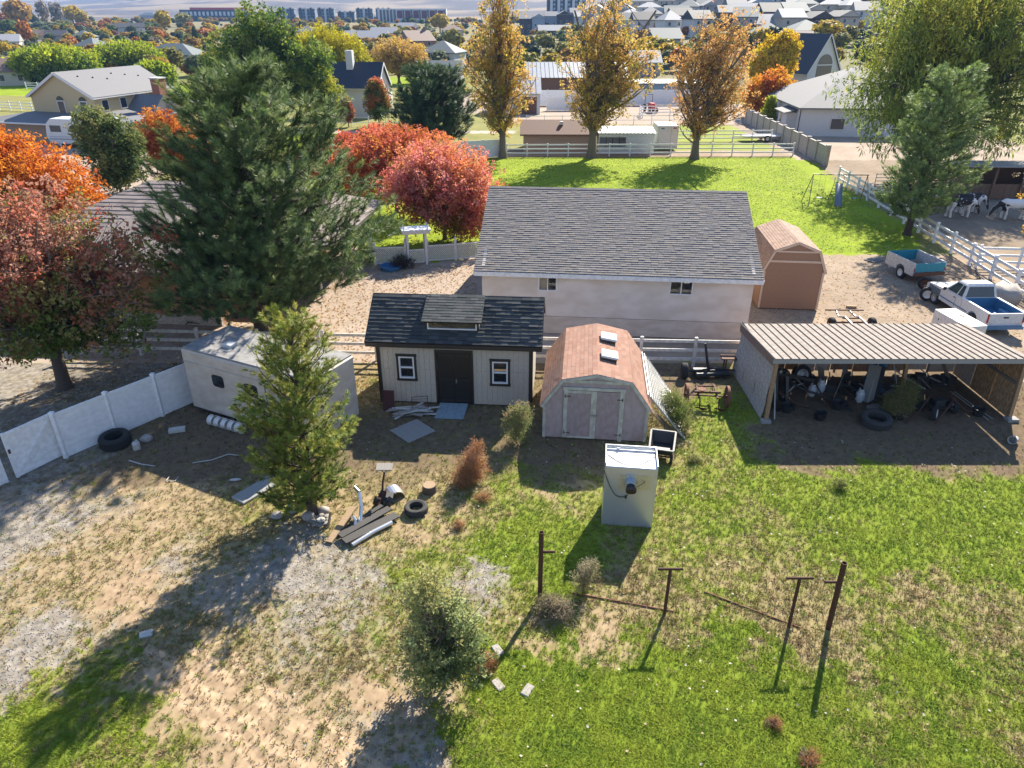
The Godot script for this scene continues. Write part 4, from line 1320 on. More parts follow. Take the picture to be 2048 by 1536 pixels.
# a small spray of leaves inside a ball of radius 1; every leaf a folded pair of faces
func clump(key: String, n: int, leaf: float, droop: float, slim: float) -> ArrayMesh:
	if clumps.has(key):
		return clumps[key]
	var r := RandomNumberGenerator.new()
	r.seed = hash(key)
	var v := PackedVector3Array()
	var nn := PackedVector3Array()
	var cc := PackedColorArray()
	for i in n:
		var p := Vector3(r.randfn(), r.randfn(), r.randfn()) * 0.48
		var d := (p.normalized() + Vector3(r.randfn(), r.randfn(), r.randfn()) * 0.6 + Vector3(0, -droop, 0)).normalized()
		var s := d.cross(Vector3(r.randfn(), r.randfn() + 0.4, r.randfn())).normalized()
		var up := d.cross(s)
		var l := leaf * r.randf_range(0.45, 1.5)
		var a := p
		var tip := p + d * l
		var m1 := p + d * l * 0.45 + s * l * slim + up * l * 0.08
		var m2 := p + d * l * 0.45 - s * l * slim + up * l * 0.08
		var k := r.randf_range(0.72, 1.2)
		var col := Color(k, k, k * r.randf_range(0.8, 1.1))
		var n1 := (m1 - a).cross(tip - a).normalized()
		var n2 := (tip - a).cross(m2 - a).normalized()
		v.append_array([a, tip, m1, a, m2, tip])
		nn.append_array([n1, n1, n1, n2, n2, n2])
		cc.append_array([col, col, col, col, col, col])
	var ar := []
	ar.resize(Mesh.ARRAY_MAX)
	ar[Mesh.ARRAY_VERTEX] = v
	ar[Mesh.ARRAY_NORMAL] = nn
	ar[Mesh.ARRAY_COLOR] = cc
	var m := ArrayMesh.new()
	m.add_surface_from_arrays(Mesh.PRIMITIVE_TRIANGLES, ar)
	clumps[key] = m
	return m

# a shoot of needles along +y, length 1
func shoot(key: String, n: int, len_n: float, wide: float) -> ArrayMesh:
	if clumps.has(key):
		return clumps[key]
	var r := RandomNumberGenerator.new()
	r.seed = hash(key)
	var b := MB.new()
	for i in n:
		var f := pow(r.randf(), 0.8)
		var g := r.randf() * TAU
		var o := Vector3(cos(g), 0, sin(g))
		var p := Vector3(0, f * 0.85, 0)
		var d := (o * (1.25 - 0.45 * f) + Vector3(0, 0.35 + 0.6 * f, 0)).normalized()
		var s := d.cross(Vector3.UP).normalized() * wide
		var k := r.randf_range(0.7, 1.25)
		b.tone(Color(k, k, k))
		var l := len_n * r.randf_range(0.75, 1.2)
		b.tri(p - s, p + s, p + d * l)
	b.tone(Color(0.9, 0.6, 0.45))
	b.tube(Vector3.ZERO, Vector3(0, 0.9, 0), 0.02, 0.012, 4, false)
	clumps[key] = b.mesh()
	return clumps[key]

# crown copies: transforms in a flat buffer with colours
func crown(parent: Node, nm: String, mesh: Mesh, m: Material, ts: Array, cs: Array) -> MultiMeshInstance3D:
	var mm := MultiMesh.new()
	mm.transform_format = MultiMesh.TRANSFORM_3D
	mm.use_colors = true
	mm.mesh = mesh
	mm.instance_count = ts.size()
	var buf := PackedFloat32Array()
	buf.resize(ts.size() * 16)
	for i in ts.size():
		var t: Transform3D = ts[i]
		var c: Color = cs[i]
		var o := i * 16
		for k in 3:
			buf[o + k * 4] = t.basis.x[k]
			buf[o + k * 4 + 1] = t.basis.y[k]
			buf[o + k * 4 + 2] = t.basis.z[k]
			buf[o + k * 4 + 3] = t.origin[k]
		buf[o + 12] = c.r
		buf[o + 13] = c.g
		buf[o + 14] = c.b
		buf[o + 15] = 1.0
	mm.buffer = buf
	var o := MultiMeshInstance3D.new()
	o.name = nm
	o.multimesh = mm
	o.material_override = m
	o.set_meta("kind", "stuff")
	parent.add_child(o, true)
	return o

func rbasis(r: RandomNumberGenerator, s: float) -> Basis:
	return Basis(Vector3(r.randfn(), r.randfn(), r.randfn()).normalized(), r.randf() * TAU).scaled(Vector3.ONE * s)

func in_lobes(p: Vector3, lobes: Array, grow: float) -> bool:
	for l in lobes:
		var d := Vector3((p.x - l[0]) / l[3], (p.y - l[1]) / l[4], (p.z - l[2]) / l[5])
		if d.length() < grow:
			return true
	return false

# a broadleaf tree: lobes are [x, y, z, rx, ry, rz]; limbs reach into the lobes and leaves gather round the twigs
func leafy(nm: String, label: String, at: Vector3, lobes: Array, th: float, tr: float, nb: int, ncl: int, key: String, cs: float, pal: Array, o := {}) -> Node3D:
	var r := RandomNumberGenerator.new()
	r.seed = hash(label)
	var t := thing(nm, label, o.get("cat", "tree"), at, 0.0, o.get("group", ""))
	var lean: Vector3 = o.get("lean", Vector3.ZERO)
	var wood := MB.new()
	var forks: int = o.get("stems", 1)
	var nz := FastNoiseLite.new()
	nz.seed = r.randi() % 1000
	nz.frequency = o.get("patch", 0.35)
	var gap: float = o.get("gap", -0.25)
	var tips := []
	var vol := 0.0
	for l in lobes:
		vol += l[3] * l[4] * l[5]
	var tops := []
	for s in forks:
		var sway := Vector3(r.randfn(), 0, r.randfn()) * 0.12 * th
		if forks > 1:
			var g := TAU * s / forks + 0.4
			sway += Vector3(cos(g), 0, sin(g)) * th * 0.22
		var p := []
		for k in 7:
			var f := k / 6.0
			p.append(Vector3(0, th * f, 0) + lean * f + sway * f * f + Vector3(r.randfn(), 0, r.randfn()) * tr * 0.35 * f)
		p[0] = p[0] + Vector3(sway.x, 0, sway.z).normalized() * tr * 0.6 * (1.0 if forks > 1 else 0.0) + Vector3(0, -0.1, 0)
		var rr: float = tr / sqrt(forks)
		wood.tube(p[0], (p[0] as Vector3).lerp(p[1], 0.35), rr * 1.55, rr * 1.05, 9)
		wood.path(p, rr * 1.05, rr * 0.32, 9)
		tops.append(p)
	part(t, "trunk", wood, o.get("bark", mat("bark_grey", Color(0.13, 0.10, 0.08), 0.95, "bark", Vector3(0.12, 0.8, 0.12))))
	var limbs := MB.new()
	var acc := 0
	for k in nb:
		var pick := r.randf() * vol
		var l: Array = lobes[0]
		for q in lobes:
			pick -= q[3] * q[4] * q[5]
			if pick <= 0.0:
				l = q
				break
		var d := Vector3(r.randfn(), r.randfn() + 0.25, r.randfn()).normalized() * r.randf_range(0.55, 1.0)
		var e := Vector3(l[0] + d.x * l[3], l[1] + d.y * l[4], l[2] + d.z * l[5])
		var st: Array = tops[r.randi() % tops.size()]
		var f: float = clampf((e.y / (th * 1.15)) * r.randf_range(0.45, 0.85), o.get("fork", 0.35), 0.98)
		var seg := f * 6.0
		var b0: Vector3 = (st[int(seg)] as Vector3).lerp(st[mini(int(seg) + 1, 6)], seg - int(seg))
		var mid: Vector3 = b0.lerp(e, 0.5) + Vector3(0, b0.distance_to(e) * o.get("arch", 0.12), 0) + Vector3(r.randfn(), r.randfn(), r.randfn()) * 0.06 * b0.distance_to(e)
		var rb := tr * (1.0 - f * 0.75) * 0.42 / sqrt(sqrt(forks))
		var pts := []
		for i in 6:
			var g := i / 5.0
			pts.append(b0.lerp(mid, g).lerp(mid.lerp(e, g), g) + Vector3(r.randfn(), r.randfn(), r.randfn()) * 0.02 * b0.distance_to(e) * g)
		limbs.path(pts, rb, maxf(rb * 0.15, 0.008), 5)
		for i in range(2, 6):
			tips.append([pts[i], 0.5 + 0.1 * i])
		for q in o.get("twigs", 3):
			var q0: Vector3 = pts[r.randi_range(2, 4)]
			var e2 := q0 + (Vector3(r.randfn(), r.randfn() * 0.7 + 0.2, r.randfn()).normalized() + (e - b0).normalized() * 0.6) * b0.distance_to(e) * r.randf_range(0.2, 0.42)
			if not in_lobes(e2, lobes, 1.06):
				continue
			limbs.tube(q0, e2, rb * 0.35, 0.006, 4, false)
			tips.append([q0.lerp(e2, 0.6), 0.8])
			tips.append([e2, 1.0])
	part(t, "limbs", limbs, o.get("twig", mats["bark_grey"]))
	var ts := []
	var cols := []
	var tries := 0
	var spread: float = o.get("spread", 0.07) * pow(vol, 0.333) * 2.0
	var fill: float = o.get("fill", 0.3)
	while ts.size() < ncl and tries < ncl * 8:
		tries += 1
		var p: Vector3
		if r.randf() < fill:
			var l: Array = lobes[r.randi() % lobes.size()]
			var d := Vector3(r.randfn(), r.randfn(), r.randfn()).normalized() * pow(r.randf(), 0.45)
			p = Vector3(l[0] + d.x * l[3], l[1] + d.y * l[4], l[2] + d.z * l[5])
			if nz.get_noise_3dv(p * 2.5) < gap:
				continue
		else:
			var q: Array = tips[r.randi() % tips.size()]
			p = q[0] + Vector3(r.randfn(), r.randfn() * 0.8, r.randfn()) * spread * q[1]
			if not in_lobes(p, lobes, 1.1) or nz.get_noise_3dv(p * 2.5) < gap - 0.08:
				continue
		if p.y < 0.05:
			continue
		var s := cs * r.randf_range(0.7, 1.3)
		var bs := rbasis(r, s)
		if o.has("hang"):
			bs = Basis(Vector3.UP, r.randf() * TAU).scaled(Vector3(s * 0.6, s * o.hang, s * 0.6))
		ts.append(Transform3D(bs, p))
		# tone: patches through the crown plus a little of every colour
		var w: float = nz.get_noise_3dv(p) * 1.1 + 0.5 + r.randfn() * o.get("mix", 0.22)
		if o.has("grad"):
			w += (p.y - o.grad[0]) / o.grad[1]
		var x := clampf(w, 0.0, 0.999) * (pal.size() - 1)
		var c: Color = (pal[int(x)] as Color).lerp(pal[mini(int(x) + 1, pal.size() - 1)], x - int(x))
		var k := r.randf_range(0.82, 1.15) * (1.35 if c.r > 0.22 else 1.75)
		cols.append(Color(c.r * k, c.g * k, c.b * k))
	crown(t, "crown", clumps[key], o.get("leaf_mat", vmat("leaf", 0.6, 0.95)), ts, cols)
	return t

# a pine: whorls of limbs with shoots of needles on their outer parts
func pine(nm: String, label: String, at: Vector3, h: float, tr: float, prof: Callable, whorls: int, per: int, key: String, sl: float, pal: Array, o := {}) -> Node3D:
	var r := RandomNumberGenerator.new()
	r.seed = hash(label)
	var t := thing(nm, label, "pine tree", at)
	var lean: Vector3 = o.get("lean", Vector3.ZERO)
	var y0: float = o.get("clear", 0.1)
	var trunk := MB.new()
	var p := []
	for k in 9:
		var f := k / 8.0
		p.append(Vector3(0, h * f - (0.1 if k == 0 else 0.0), 0) + lean * pow(f, 1.3) + Vector3(r.randfn(), 0, r.randfn()) * tr * 0.4 * f)
	trunk.tube(p[0], (p[0] as Vector3).lerp(p[1], 0.25), tr * 1.45, tr, 10)
	trunk.path(p, tr, tr * 0.1, 9)
	if o.has("second"):
		var q: Array = o.second
		var p2 := [p[1]]
		for k in range(1, 6):
			p2.append((p[1] as Vector3).lerp(q[0], k / 5.0) + Vector3(r.randfn(), 0, r.randfn()) * 0.12)
		trunk.path(p2, tr * 0.6, tr * 0.12, 8)
	part(t, "trunk", trunk, mat("bark_pine", Color(0.085, 0.062, 0.05), 0.95, "bark", Vector3(0.15, 0.5, 0.15)))
	var limbs := MB.new()
	var ts := []
	var cs := []
	var axes := [p]
	for wv in whorls:
		var f := y0 + (1.0 - y0) * (wv + r.randf() * 0.6) / whorls
		var seg := minf(f, 0.999) * 8.0
		var b0: Vector3 = (p[int(seg)] as Vector3).lerp(p[int(seg) + 1], seg - int(seg))
		var rad: float = prof.call(f)
		var off := r.randf() * TAU
		for k in per:
			var g := off + TAU * k / per + r.randfn() * 0.3
			var side: float = rad * r.randf_range(0.5, 1.18)
			if o.has("lop"):
				side *= 1.0 + o.lop * cos(g - o.get("lop_at", 0.0))
			if r.randf() < o.get("miss", 0.1):
				continue
			var out := Vector3(cos(g), 0, sin(g))
			var rise: float = lerpf(o.get("low", 0.05), o.get("high", 0.75), f)
			var pts := []
			for i in 7:
				var q := i / 6.0
				pts.append(b0 + out * side * q + Vector3(0, side * (rise * q + o.get("curl", 0.18) * q * q - 0.12 * q * (1.0 - q)), 0) + Vector3(r.randfn(), r.randfn(), r.randfn()) * 0.035 * side * q)
			var rb := maxf(tr * 0.28 * (1.0 - f * 0.7), 0.012)
			limbs.path(pts, rb, 0.008, 5)
			var nt := maxi(3, int(side * o.get("dense", 9.0)))
			for i in nt:
				var q := lerpf(o.get("bare", 0.3), 1.0, pow(r.randf(), 0.75))
				var sg := minf(q, 0.999) * 6.0
				var a: Vector3 = (pts[int(sg)] as Vector3).lerp(pts[int(sg) + 1], sg - int(sg))
				var lat := Vector3(-out.z, 0, out.x) * r.randfn() * 0.17 * side * (1.15 - q * 0.6)
				var tip := a + lat + Vector3(0, r.randfn() * 0.06 * side + absf(r.randfn()) * 0.05, 0)
				if q < 0.93 and lat.length() > 0.2 and r.randf() < 0.5:
					limbs.tube(a, tip, 0.012, 0.006, 3, false)
				var d := (out * 0.75 + lat.normalized() * 0.45 + Vector3(0, r.randf_range(0.3, 1.25), 0) + Vector3(r.randfn(), r.randfn(), r.randfn()) * 0.25).normalized()
				var u := d.cross(Vector3(r.randfn(), r.randfn(), r.randfn())).normalized()
				var s := sl * r.randf_range(0.7, 1.25)
				ts.append(Transform3D(Basis(u, d, u.cross(d)).scaled(Vector3.ONE * s), tip))
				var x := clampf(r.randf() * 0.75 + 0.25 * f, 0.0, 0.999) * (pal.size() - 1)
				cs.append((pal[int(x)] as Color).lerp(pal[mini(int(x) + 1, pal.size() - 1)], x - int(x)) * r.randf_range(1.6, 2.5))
	part(t, "limbs", limbs, mats["bark_pine"])
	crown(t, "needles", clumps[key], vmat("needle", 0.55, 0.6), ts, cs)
	return t

func make_trees() -> void:
	clump("leaf12", 13, 0.95, 0.3, 0.34)
	clump("leaf_fine", 18, 0.7, 0.2, 0.36)
	clump("leaf_slim", 16, 1.0, 0.7, 0.13)
	clump("twiggy", 14, 0.8, -0.3, 0.10)
	shoot("needles_long", 54, 0.42, 0.024)
	shoot("needles_short", 42, 0.36, 0.03)
	var dead := mat("twig_grey", Color(0.20, 0.165, 0.14), 0.95, "bark", Vector3(0.1, 0.5, 0.1))
	# the big pine behind the camper
	var dark_pine: Array = [Color(0.028, 0.050, 0.018), Color(0.052, 0.082, 0.028), Color(0.088, 0.122, 0.040), Color(0.14, 0.172, 0.055)]
	pine("pine_tree", "tall broad dark green pine standing behind the camper trailer", Vector3(-12.1, 0, -31.6), 11.3, 0.32, func(f): return 5.4 * pow(1.0 - f, 0.6) * (0.8 + 0.2 * smoothstep(0.0, 0.2, f)) + 0.5, 26, 8, "needles_long", 0.56, dark_pine, {"clear": 0.13, "lean": Vector3(0.9, 0, 0.4), "dense": 10.5, "low": -0.05, "high": 0.6, "miss": 0.12, "bare": 0.25, "lop": 0.2, "lop_at": 0.2, "second": [Vector3(-1.6, 8.2, 0.5)]})
	# the small one in front
	var lime_pine: Array = [Color(0.042, 0.07, 0.014), Color(0.085, 0.112, 0.02), Color(0.14, 0.155, 0.028), Color(0.22, 0.20, 0.045)]
	pine("pine_tree", "small olive green pine in the dry grass in front of the camper", Vector3(-6.1, 0, -17.5), 6.3, 0.17, func(f): return 1.6 * pow(1.0 - f, 0.6) * (0.7 + 0.3 * smoothstep(0.0, 0.3, f)) + 0.2, 23, 7, "needles_short", 0.36, lime_pine, {"clear": 0.07, "lean": Vector3(0.15, 0, 0.0), "dense": 14.0, "low": 0.15, "high": 0.85, "curl": 0.3, "miss": 0.14, "bare": 0.2})
	pine("pine_tree", "wide very dark pine behind the red trees", Vector3(-8.9, 0, -83.4), 8.1, 0.3, func(f): return 4.9 * pow(1.0 - f, 0.5) * (0.8 + 0.2 * smoothstep(0.0, 0.3, f)) + 0.4, 15, 8, "needles_long", 0.85, [Color(0.016, 0.034, 0.014), Color(0.030, 0.055, 0.022), Color(0.055, 0.085, 0.03)], {"clear": 0.1, "dense": 7.5, "low": 0.0, "high": 0.5, "lean": Vector3(0.4, 0, 0)})
	pine("pine_tree", "soft grey-green pine on the lawn edge by the paddock fence", Vector3(27.6, 0, -48.9), 10.2, 0.26, func(f): return 3.3 * pow(1.0 - f, 0.5) * (0.55 + 0.45 * smoothstep(0.0, 0.45, f)) + 0.35, 19, 7, "needles_short", 0.62, [Color(0.055, 0.085, 0.032), Color(0.09, 0.13, 0.045), Color(0.13, 0.175, 0.055), Color(0.19, 0.235, 0.07)], {"clear": 0.12, "dense": 10.0, "low": -0.05, "high": 0.55, "lean": Vector3(0.3, 0, 0.3), "lop": 0.1, "lop_at": 0.0})
	# left: mixed autumn tree
	leafy("pear_tree", "large tree turning red above green at the left edge", Vector3(-18.4, 0, -25.9), [[-1.2, 4.4, 0.2, 3.6, 2.6, 3.2], [1.9, 4.2, -0.4, 2.9, 2.3, 2.8], [0.2, 6.2, -0.6, 3.0, 2.2, 2.6], [-3.2, 5.4, 0.2, 2.4, 2.4, 2.4], [3.6, 5.0, -1.6, 1.7, 1.5, 1.7], [-0.6, 3.0, 0.8, 3.0, 1.2, 2.6], [3.0, 3.2, 0.4, 2.2, 1.5, 2.0], [-3.4, 3.2, 1.2, 2.2, 1.5, 2.0]], 5.2, 0.27, 125, 5000, "leaf12", 0.135, [Color(0.075, 0.105, 0.02), Color(0.14, 0.15, 0.035), Color(0.20, 0.15, 0.065), Color(0.28, 0.13, 0.07), Color(0.40, 0.10, 0.06), Color(0.34, 0.18, 0.13)], {"grad": [4.9, 6.0], "patch": 0.3, "gap": -0.05, "fill": 0.12, "twigs": 7, "mix": 0.3, "twig": dead})
	leafy("orange_tree", "bright orange tree beside the white motorhome", Vector3(-29.4, 0, -42.5), [[0, 5.3, 0, 4.2, 2.2, 3.4], [2.8, 4.6, 0.6, 2.6, 1.9, 2.6], [-2.4, 5.8, 0, 2.8, 2.3, 2.8], [-1.0, 7.0, 0, 1.6, 1.3, 1.6], [3.4, 3.4, 0.8, 2.0, 1.4, 2.0]], 3.6, 0.2, 105, 4000, "leaf12", 0.165, [Color(0.32, 0.075, 0.022), Color(0.42, 0.115, 0.018), Color(0.46, 0.155, 0.02), Color(0.50, 0.20, 0.025)], {"gap": -0.2, "arch": 0.25, "twigs": 4})
	leafy("shrub_tree", "olive green tree beside the orange tree and the motorhome", Vector3(-32.6, 0, -60.0), [[0, 3.2, 0, 2.4, 3.0, 2.4], [-0.8, 5.4, 0, 1.8, 2.0, 1.8], [1.2, 4.6, 0, 1.5, 1.8, 1.5]], 4.8, 0.16, 60, 2000, "leaf12", 0.2, [Color(0.04, 0.065, 0.018), Color(0.085, 0.11, 0.035), Color(0.16, 0.15, 0.05)], {"stems": 3, "twig": dead})
	leafy("orange_tree", "orange tree half hidden behind the big dark pine", Vector3(-30.6, 0, -65.5), [[0, 3.6, 0, 2.4, 2.9, 2.2], [2.2, 2.6, 0.3, 2.2, 2.2, 1.9]], 2.6, 0.14, 36, 1300, "leaf12", 0.22, [Color(0.28, 0.07, 0.025), Color(0.40, 0.13, 0.02), Color(0.42, 0.19, 0.03)], {})
	# red trees by the lawn
	var reds: Array = [Color(0.26, 0.16, 0.025), Color(0.42, 0.12, 0.05), Color(0.44, 0.11, 0.095), Color(0.52, 0.22, 0.20), Color(0.52, 0.21, 0.09)]
	leafy("red_tree", "rounded crimson tree beside the stucco garage roof", Vector3(-4.6, 0, -47.8), [[0.1, 3.9, 0, 3.7, 2.6, 3.2], [2.0, 3.2, 0.8, 2.3, 2.0, 2.2], [-2.2, 3.4, 0.2, 2.3, 1.9, 2.3], [0.4, 2.0, 0.8, 2.6, 1.1, 2.3], [1.6, 1.3, 1.2, 2.2, 1.2, 1.8]], 2.8, 0.2, 120, 4700, "leaf12", 0.15, reds, {"gap": -0.35, "stems": 3, "grad": [3.6, 6.5], "twigs": 5})
	leafy("red_tree", "coral red tree spreading behind the crimson one", Vector3(-8.9, 0, -55.0), [[0, 4.2, 0, 3.9, 2.2, 3.4], [-2.6, 3.3, 0.3, 2.3, 1.9, 2.3], [2.3, 4.3, -0.6, 2.4, 1.8, 2.4]], 2.9, 0.18, 95, 4200, "leaf12", 0.17, [Color(0.34, 0.11, 0.02), Color(0.42, 0.12, 0.05), Color(0.44, 0.12, 0.085), Color(0.48, 0.2, 0.05)], {"gap": -0.3, "stems": 3})
	leafy("red_tree", "low red tree above the garden chairs", Vector3(-14.2, 0, -63.5), [[0, 3.0, 0, 3.4, 1.8, 2.6], [-3.0, 2.4, 0, 2.0, 1.3, 2.0], [3.0, 3.6, 0, 2.6, 1.8, 2.4]], 2.2, 0.15, 70, 3000, "leaf12", 0.19, [Color(0.34, 0.09, 0.03), Color(0.38, 0.07, 0.05), Color(0.42, 0.13, 0.06)], {"stems": 3})
	leafy("red_tree", "slim red shoots of a bush behind the garage ridge", Vector3(1.2, 0, -46.6), [[0, 1.6, 0, 1.6, 1.7, 1.2], [0.8, 2.6, 0, 1.0, 1.0, 1.0]], 1.8, 0.1, 26, 620, "leaf12", 0.18, reds, {"stems": 3})
	# three gold trees at the end of the lawn
	var gold: Array = [Color(0.22, 0.20, 0.04), Color(0.40, 0.29, 0.05), Color(0.46, 0.30, 0.07), Color(0.44, 0.26, 0.10), Color(0.5, 0.36, 0.09)]
	var grey_bark := mat("bark_pale", Color(0.20, 0.165, 0.13), 0.9, "bark", Vector3(0.12, 0.6, 0.12))
	leafy("cottonwood_tree", "tall narrow golden tree, leftmost of the three beyond the lawn", Vector3(-1.0, 0, -78.9), [[-0.4, 6.0, 0, 2.7, 3.6, 2.6], [-0.8, 10.5, 0, 3.0, 4.6, 2.8], [0.2, 15.0, 0, 2.1, 4.0, 2.0], [1.6, 8.0, 0.3, 2.3, 3.5, 2.0], [-2.6, 8.5, 0, 2.0, 3.2, 2.0]], 14.5, 0.34, 110, 1700, "leaf12", 0.2, gold, {"bark": grey_bark, "twig": grey_bark, "fork": 0.1, "arch": -0.12, "fill": 0.1, "gap": 0.0, "spread": 0.05, "twigs": 5})
	leafy("cottonwood_tree", "broad golden tree with two stems in the middle beyond the lawn", Vector3(8.5, 0, -78.9), [[0.4, 6.0, 0, 3.5, 3.2, 3.2], [-1.3, 9.5, 0, 3.0, 3.6, 2.8], [2.8, 9.8, 0.3, 3.4, 3.6, 3.0], [0.8, 14.5, 0, 2.7, 4.6, 2.6], [5.0, 9.0, 0, 2.4, 2.6, 2.0]], 14.0, 0.4, 120, 1900, "leaf12", 0.2, gold, {"bark": grey_bark, "twig": grey_bark, "fork": 0.12, "stems": 2, "arch": -0.1, "fill": 0.1, "gap": 0.0, "spread": 0.05, "twigs": 5})
	leafy("cottonwood_tree", "amber vase-shaped tree, rightmost of the three beyond the lawn", Vector3(19.4, 0, -78.2), [[0.2, 5.2, 0, 3.3, 2.8, 3.0], [-1.6, 8.5, 0, 2.7, 3.2, 2.6], [1.8, 9.0, 0, 3.2, 3.8, 3.0], [3.4, 12.0, 0, 2.2, 2.8, 2.2], [0.4, 12.2, 0, 2.4, 2.6, 2.4], [4.2, 6.4, 0, 2.2, 2.2, 2.0]], 11.0, 0.36, 120, 1600, "leaf12", 0.19, [Color(0.30, 0.20, 0.06), Color(0.42, 0.24, 0.08), Color(0.48, 0.26, 0.09), Color(0.50, 0.32, 0.12)], {"bark": grey_bark, "twig": grey_bark, "fork": 0.08, "stems": 2, "arch": -0.15, "fill": 0.08, "gap": 0.03, "spread": 0.05, "twigs": 5})
	# the huge willow on the right
	leafy("willow_tree", "huge green willow turning yellow at the right edge", Vector3(39.6, 0, -69.5), [[-7.2, 8.5, 2.0, 4.2, 5.0, 4.0], [-4.5, 13.0, 0.5, 4.5, 4.0, 4.0], [-3.0, 9.0, 2.0, 6.0, 5.5, 5.0], [4.0, 11.0, 1.0, 7.0, 5.6, 6.0], [-1.0, 14.0, 0, 6.2, 4.2, 5.0], [7.0, 7.0, 3.0, 5.0, 4.6, 4.5], [-6.0, 6.0, 3.0, 3.6, 4.0, 3.4], [0.5, 5.5, 4.0, 5.0, 3.6, 3.2], [9.0, 14.0, 0, 5.0, 4.5, 5.0]], 12.0, 0.75, 190, 6000, "leaf_slim", 0.5, [Color(0.08, 0.115, 0.03), Color(0.14, 0.18, 0.04), Color(0.24, 0.26, 0.045), Color(0.40, 0.37, 0.07)], {"stems": 3, "gap": -0.02, "hang": 0.95, "grad": [11.0, 16.0], "fill": 0.3, "arch": 0.3, "patch": 0.22})
	leafy("bare_tree", "nearly bare tree with a few yellow leaves at the right edge", Vector3(32.6, 0, -42.3), [[0.4, 4.6, 0, 2.9, 3.2, 2.6], [1.6, 7.2, 0, 2.4, 2.2, 2.2]], 5.5, 0.18, 90, 620, "leaf12", 0.17, [Color(0.30, 0.24, 0.16), Color(0.45, 0.26, 0.03), Color(0.5, 0.32, 0.03)], {"twigs": 9, "twig": mat("twig_pale", Color(0.34, 0.29, 0.25), 0.95), "fork": 0.15, "stems": 2})
	# behind: elm, yellow willow, small trees in a row
	leafy("elm_tree", "tall spreading green elm behind the big dark pine", Vector3(-31.4, 0, -101.5), [[0, 8.0, 0, 4.6, 4.2, 4.2], [-4.2, 8.6, 0, 4.4, 3.6, 4.0], [3.6, 6.2, 0, 4.0, 4.0, 3.8], [-0.5, 12.0, 0, 3.8, 3.2, 3.4], [-6.8, 6.4, 0, 3.2, 3.0, 3.0], [5.8, 8.4, 0, 2.6, 2.6, 2.6]], 9.0, 0.42, 110, 3400, "leaf12", 0.34, [Color(0.03, 0.055, 0.012), Color(0.055, 0.095, 0.016), Color(0.09, 0.13, 0.022), Color(0.16, 0.18, 0.03)], {"gap": -0.15, "stems": 2})
	leafy("willow_tree", "yellow-green willow dome behind the white barn house", Vector3(-35.0, 0, -144.0), [[0, 6.5, 0, 7.4, 4.6, 6.0], [4.0, 6.0, 1.0, 4.6, 4.2, 4.4], [-4.0, 5.0, 1.0, 4.4, 4.2, 4.4], [6.8, 3.6, 1.0, 3.0, 3.4, 3.0]], 6.5, 0.45, 80, 3600, "leaf_slim", 0.75, [Color(0.15, 0.16, 0.016), Color(0.29, 0.27, 0.018), Color(0.42, 0.36, 0.02)], {"hang": 1.2, "grad": [6.0, 12.0], "fill": 0.5, "arch": 0.3, "gap": -0.35})
	leafy("young_tree", "yellow-green young tree in front of the white barn house", Vector3(-26.6, 0, -103.0), [[0, 4.0, 0, 3.6, 3.0, 3.0], [2.2, 3.4, 0.3, 2.4, 2.2, 2.2], [-1.6, 5.0, 0, 2.2, 2.0, 2.2]], 3.4, 0.16, 60, 2400, "leaf12", 0.25, [Color(0.15, 0.17, 0.02), Color(0.28, 0.28, 0.025), Color(0.40, 0.34, 0.03)], {"gap": -0.1, "fill": 0.15})
	leafy("young_tree", "round green tree with rust tips beside the white barn house", Vector3(-18.1, 0, -102.6), [[0, 3.4, 0, 1.9, 2.3, 1.9], [0, 4.9, 0, 1.2, 1.3, 1.2]], 2.8, 0.12, 40, 1700, "leaf12", 0.2, [Color(0.06, 0.09, 0.018), Color(0.11, 0.12, 0.025), Color(0.28, 0.11, 0.03), Color(0.34, 0.10, 0.04)], {"grad": [4.2, 5.0]})
	leafy("young_tree", "small reddish sapling between the yellow-green and the round tree", Vector3(-22.4, 0, -102.8), [[0, 2.2, 0, 1.0, 1.5, 1.0]], 2.2, 0.08, 20, 380, "leaf12", 0.18, [Color(0.10, 0.075, 0.03), Color(0.26, 0.09, 0.04), Color(0.32, 0.07, 0.05)], {})
	leafy("young_tree", "small rust-leaved tree on the left of the tree row", Vector3(-33.4, 0, -103.4), [[0, 2.6, 0, 1.3, 1.6, 1.3]], 2.4, 0.09, 24, 480, "leaf12", 0.2, [Color(0.20, 0.12, 0.03), Color(0.30, 0.10, 0.04), Color(0.30, 0.18, 0.04)], {})
	leafy("bare_tree", "half-bare pale yellow tree behind the white barn house", Vector3(-25.2, 0, -172.0), [[0, 6.0, 0, 6.2, 3.8, 5.0], [3.0, 4.6, 0, 4.0, 3.0, 4.0]], 5.0, 0.4, 110, 1500, "leaf12", 0.34, [Color(0.32, 0.22, 0.10), Color(0.42, 0.28, 0.08), Color(0.45, 0.30, 0.05)], {"twigs": 8, "twig": mat("twig_tan", Color(0.30, 0.22, 0.16), 0.95), "fork": 0.25, "stems": 2, "gap": 0.05})
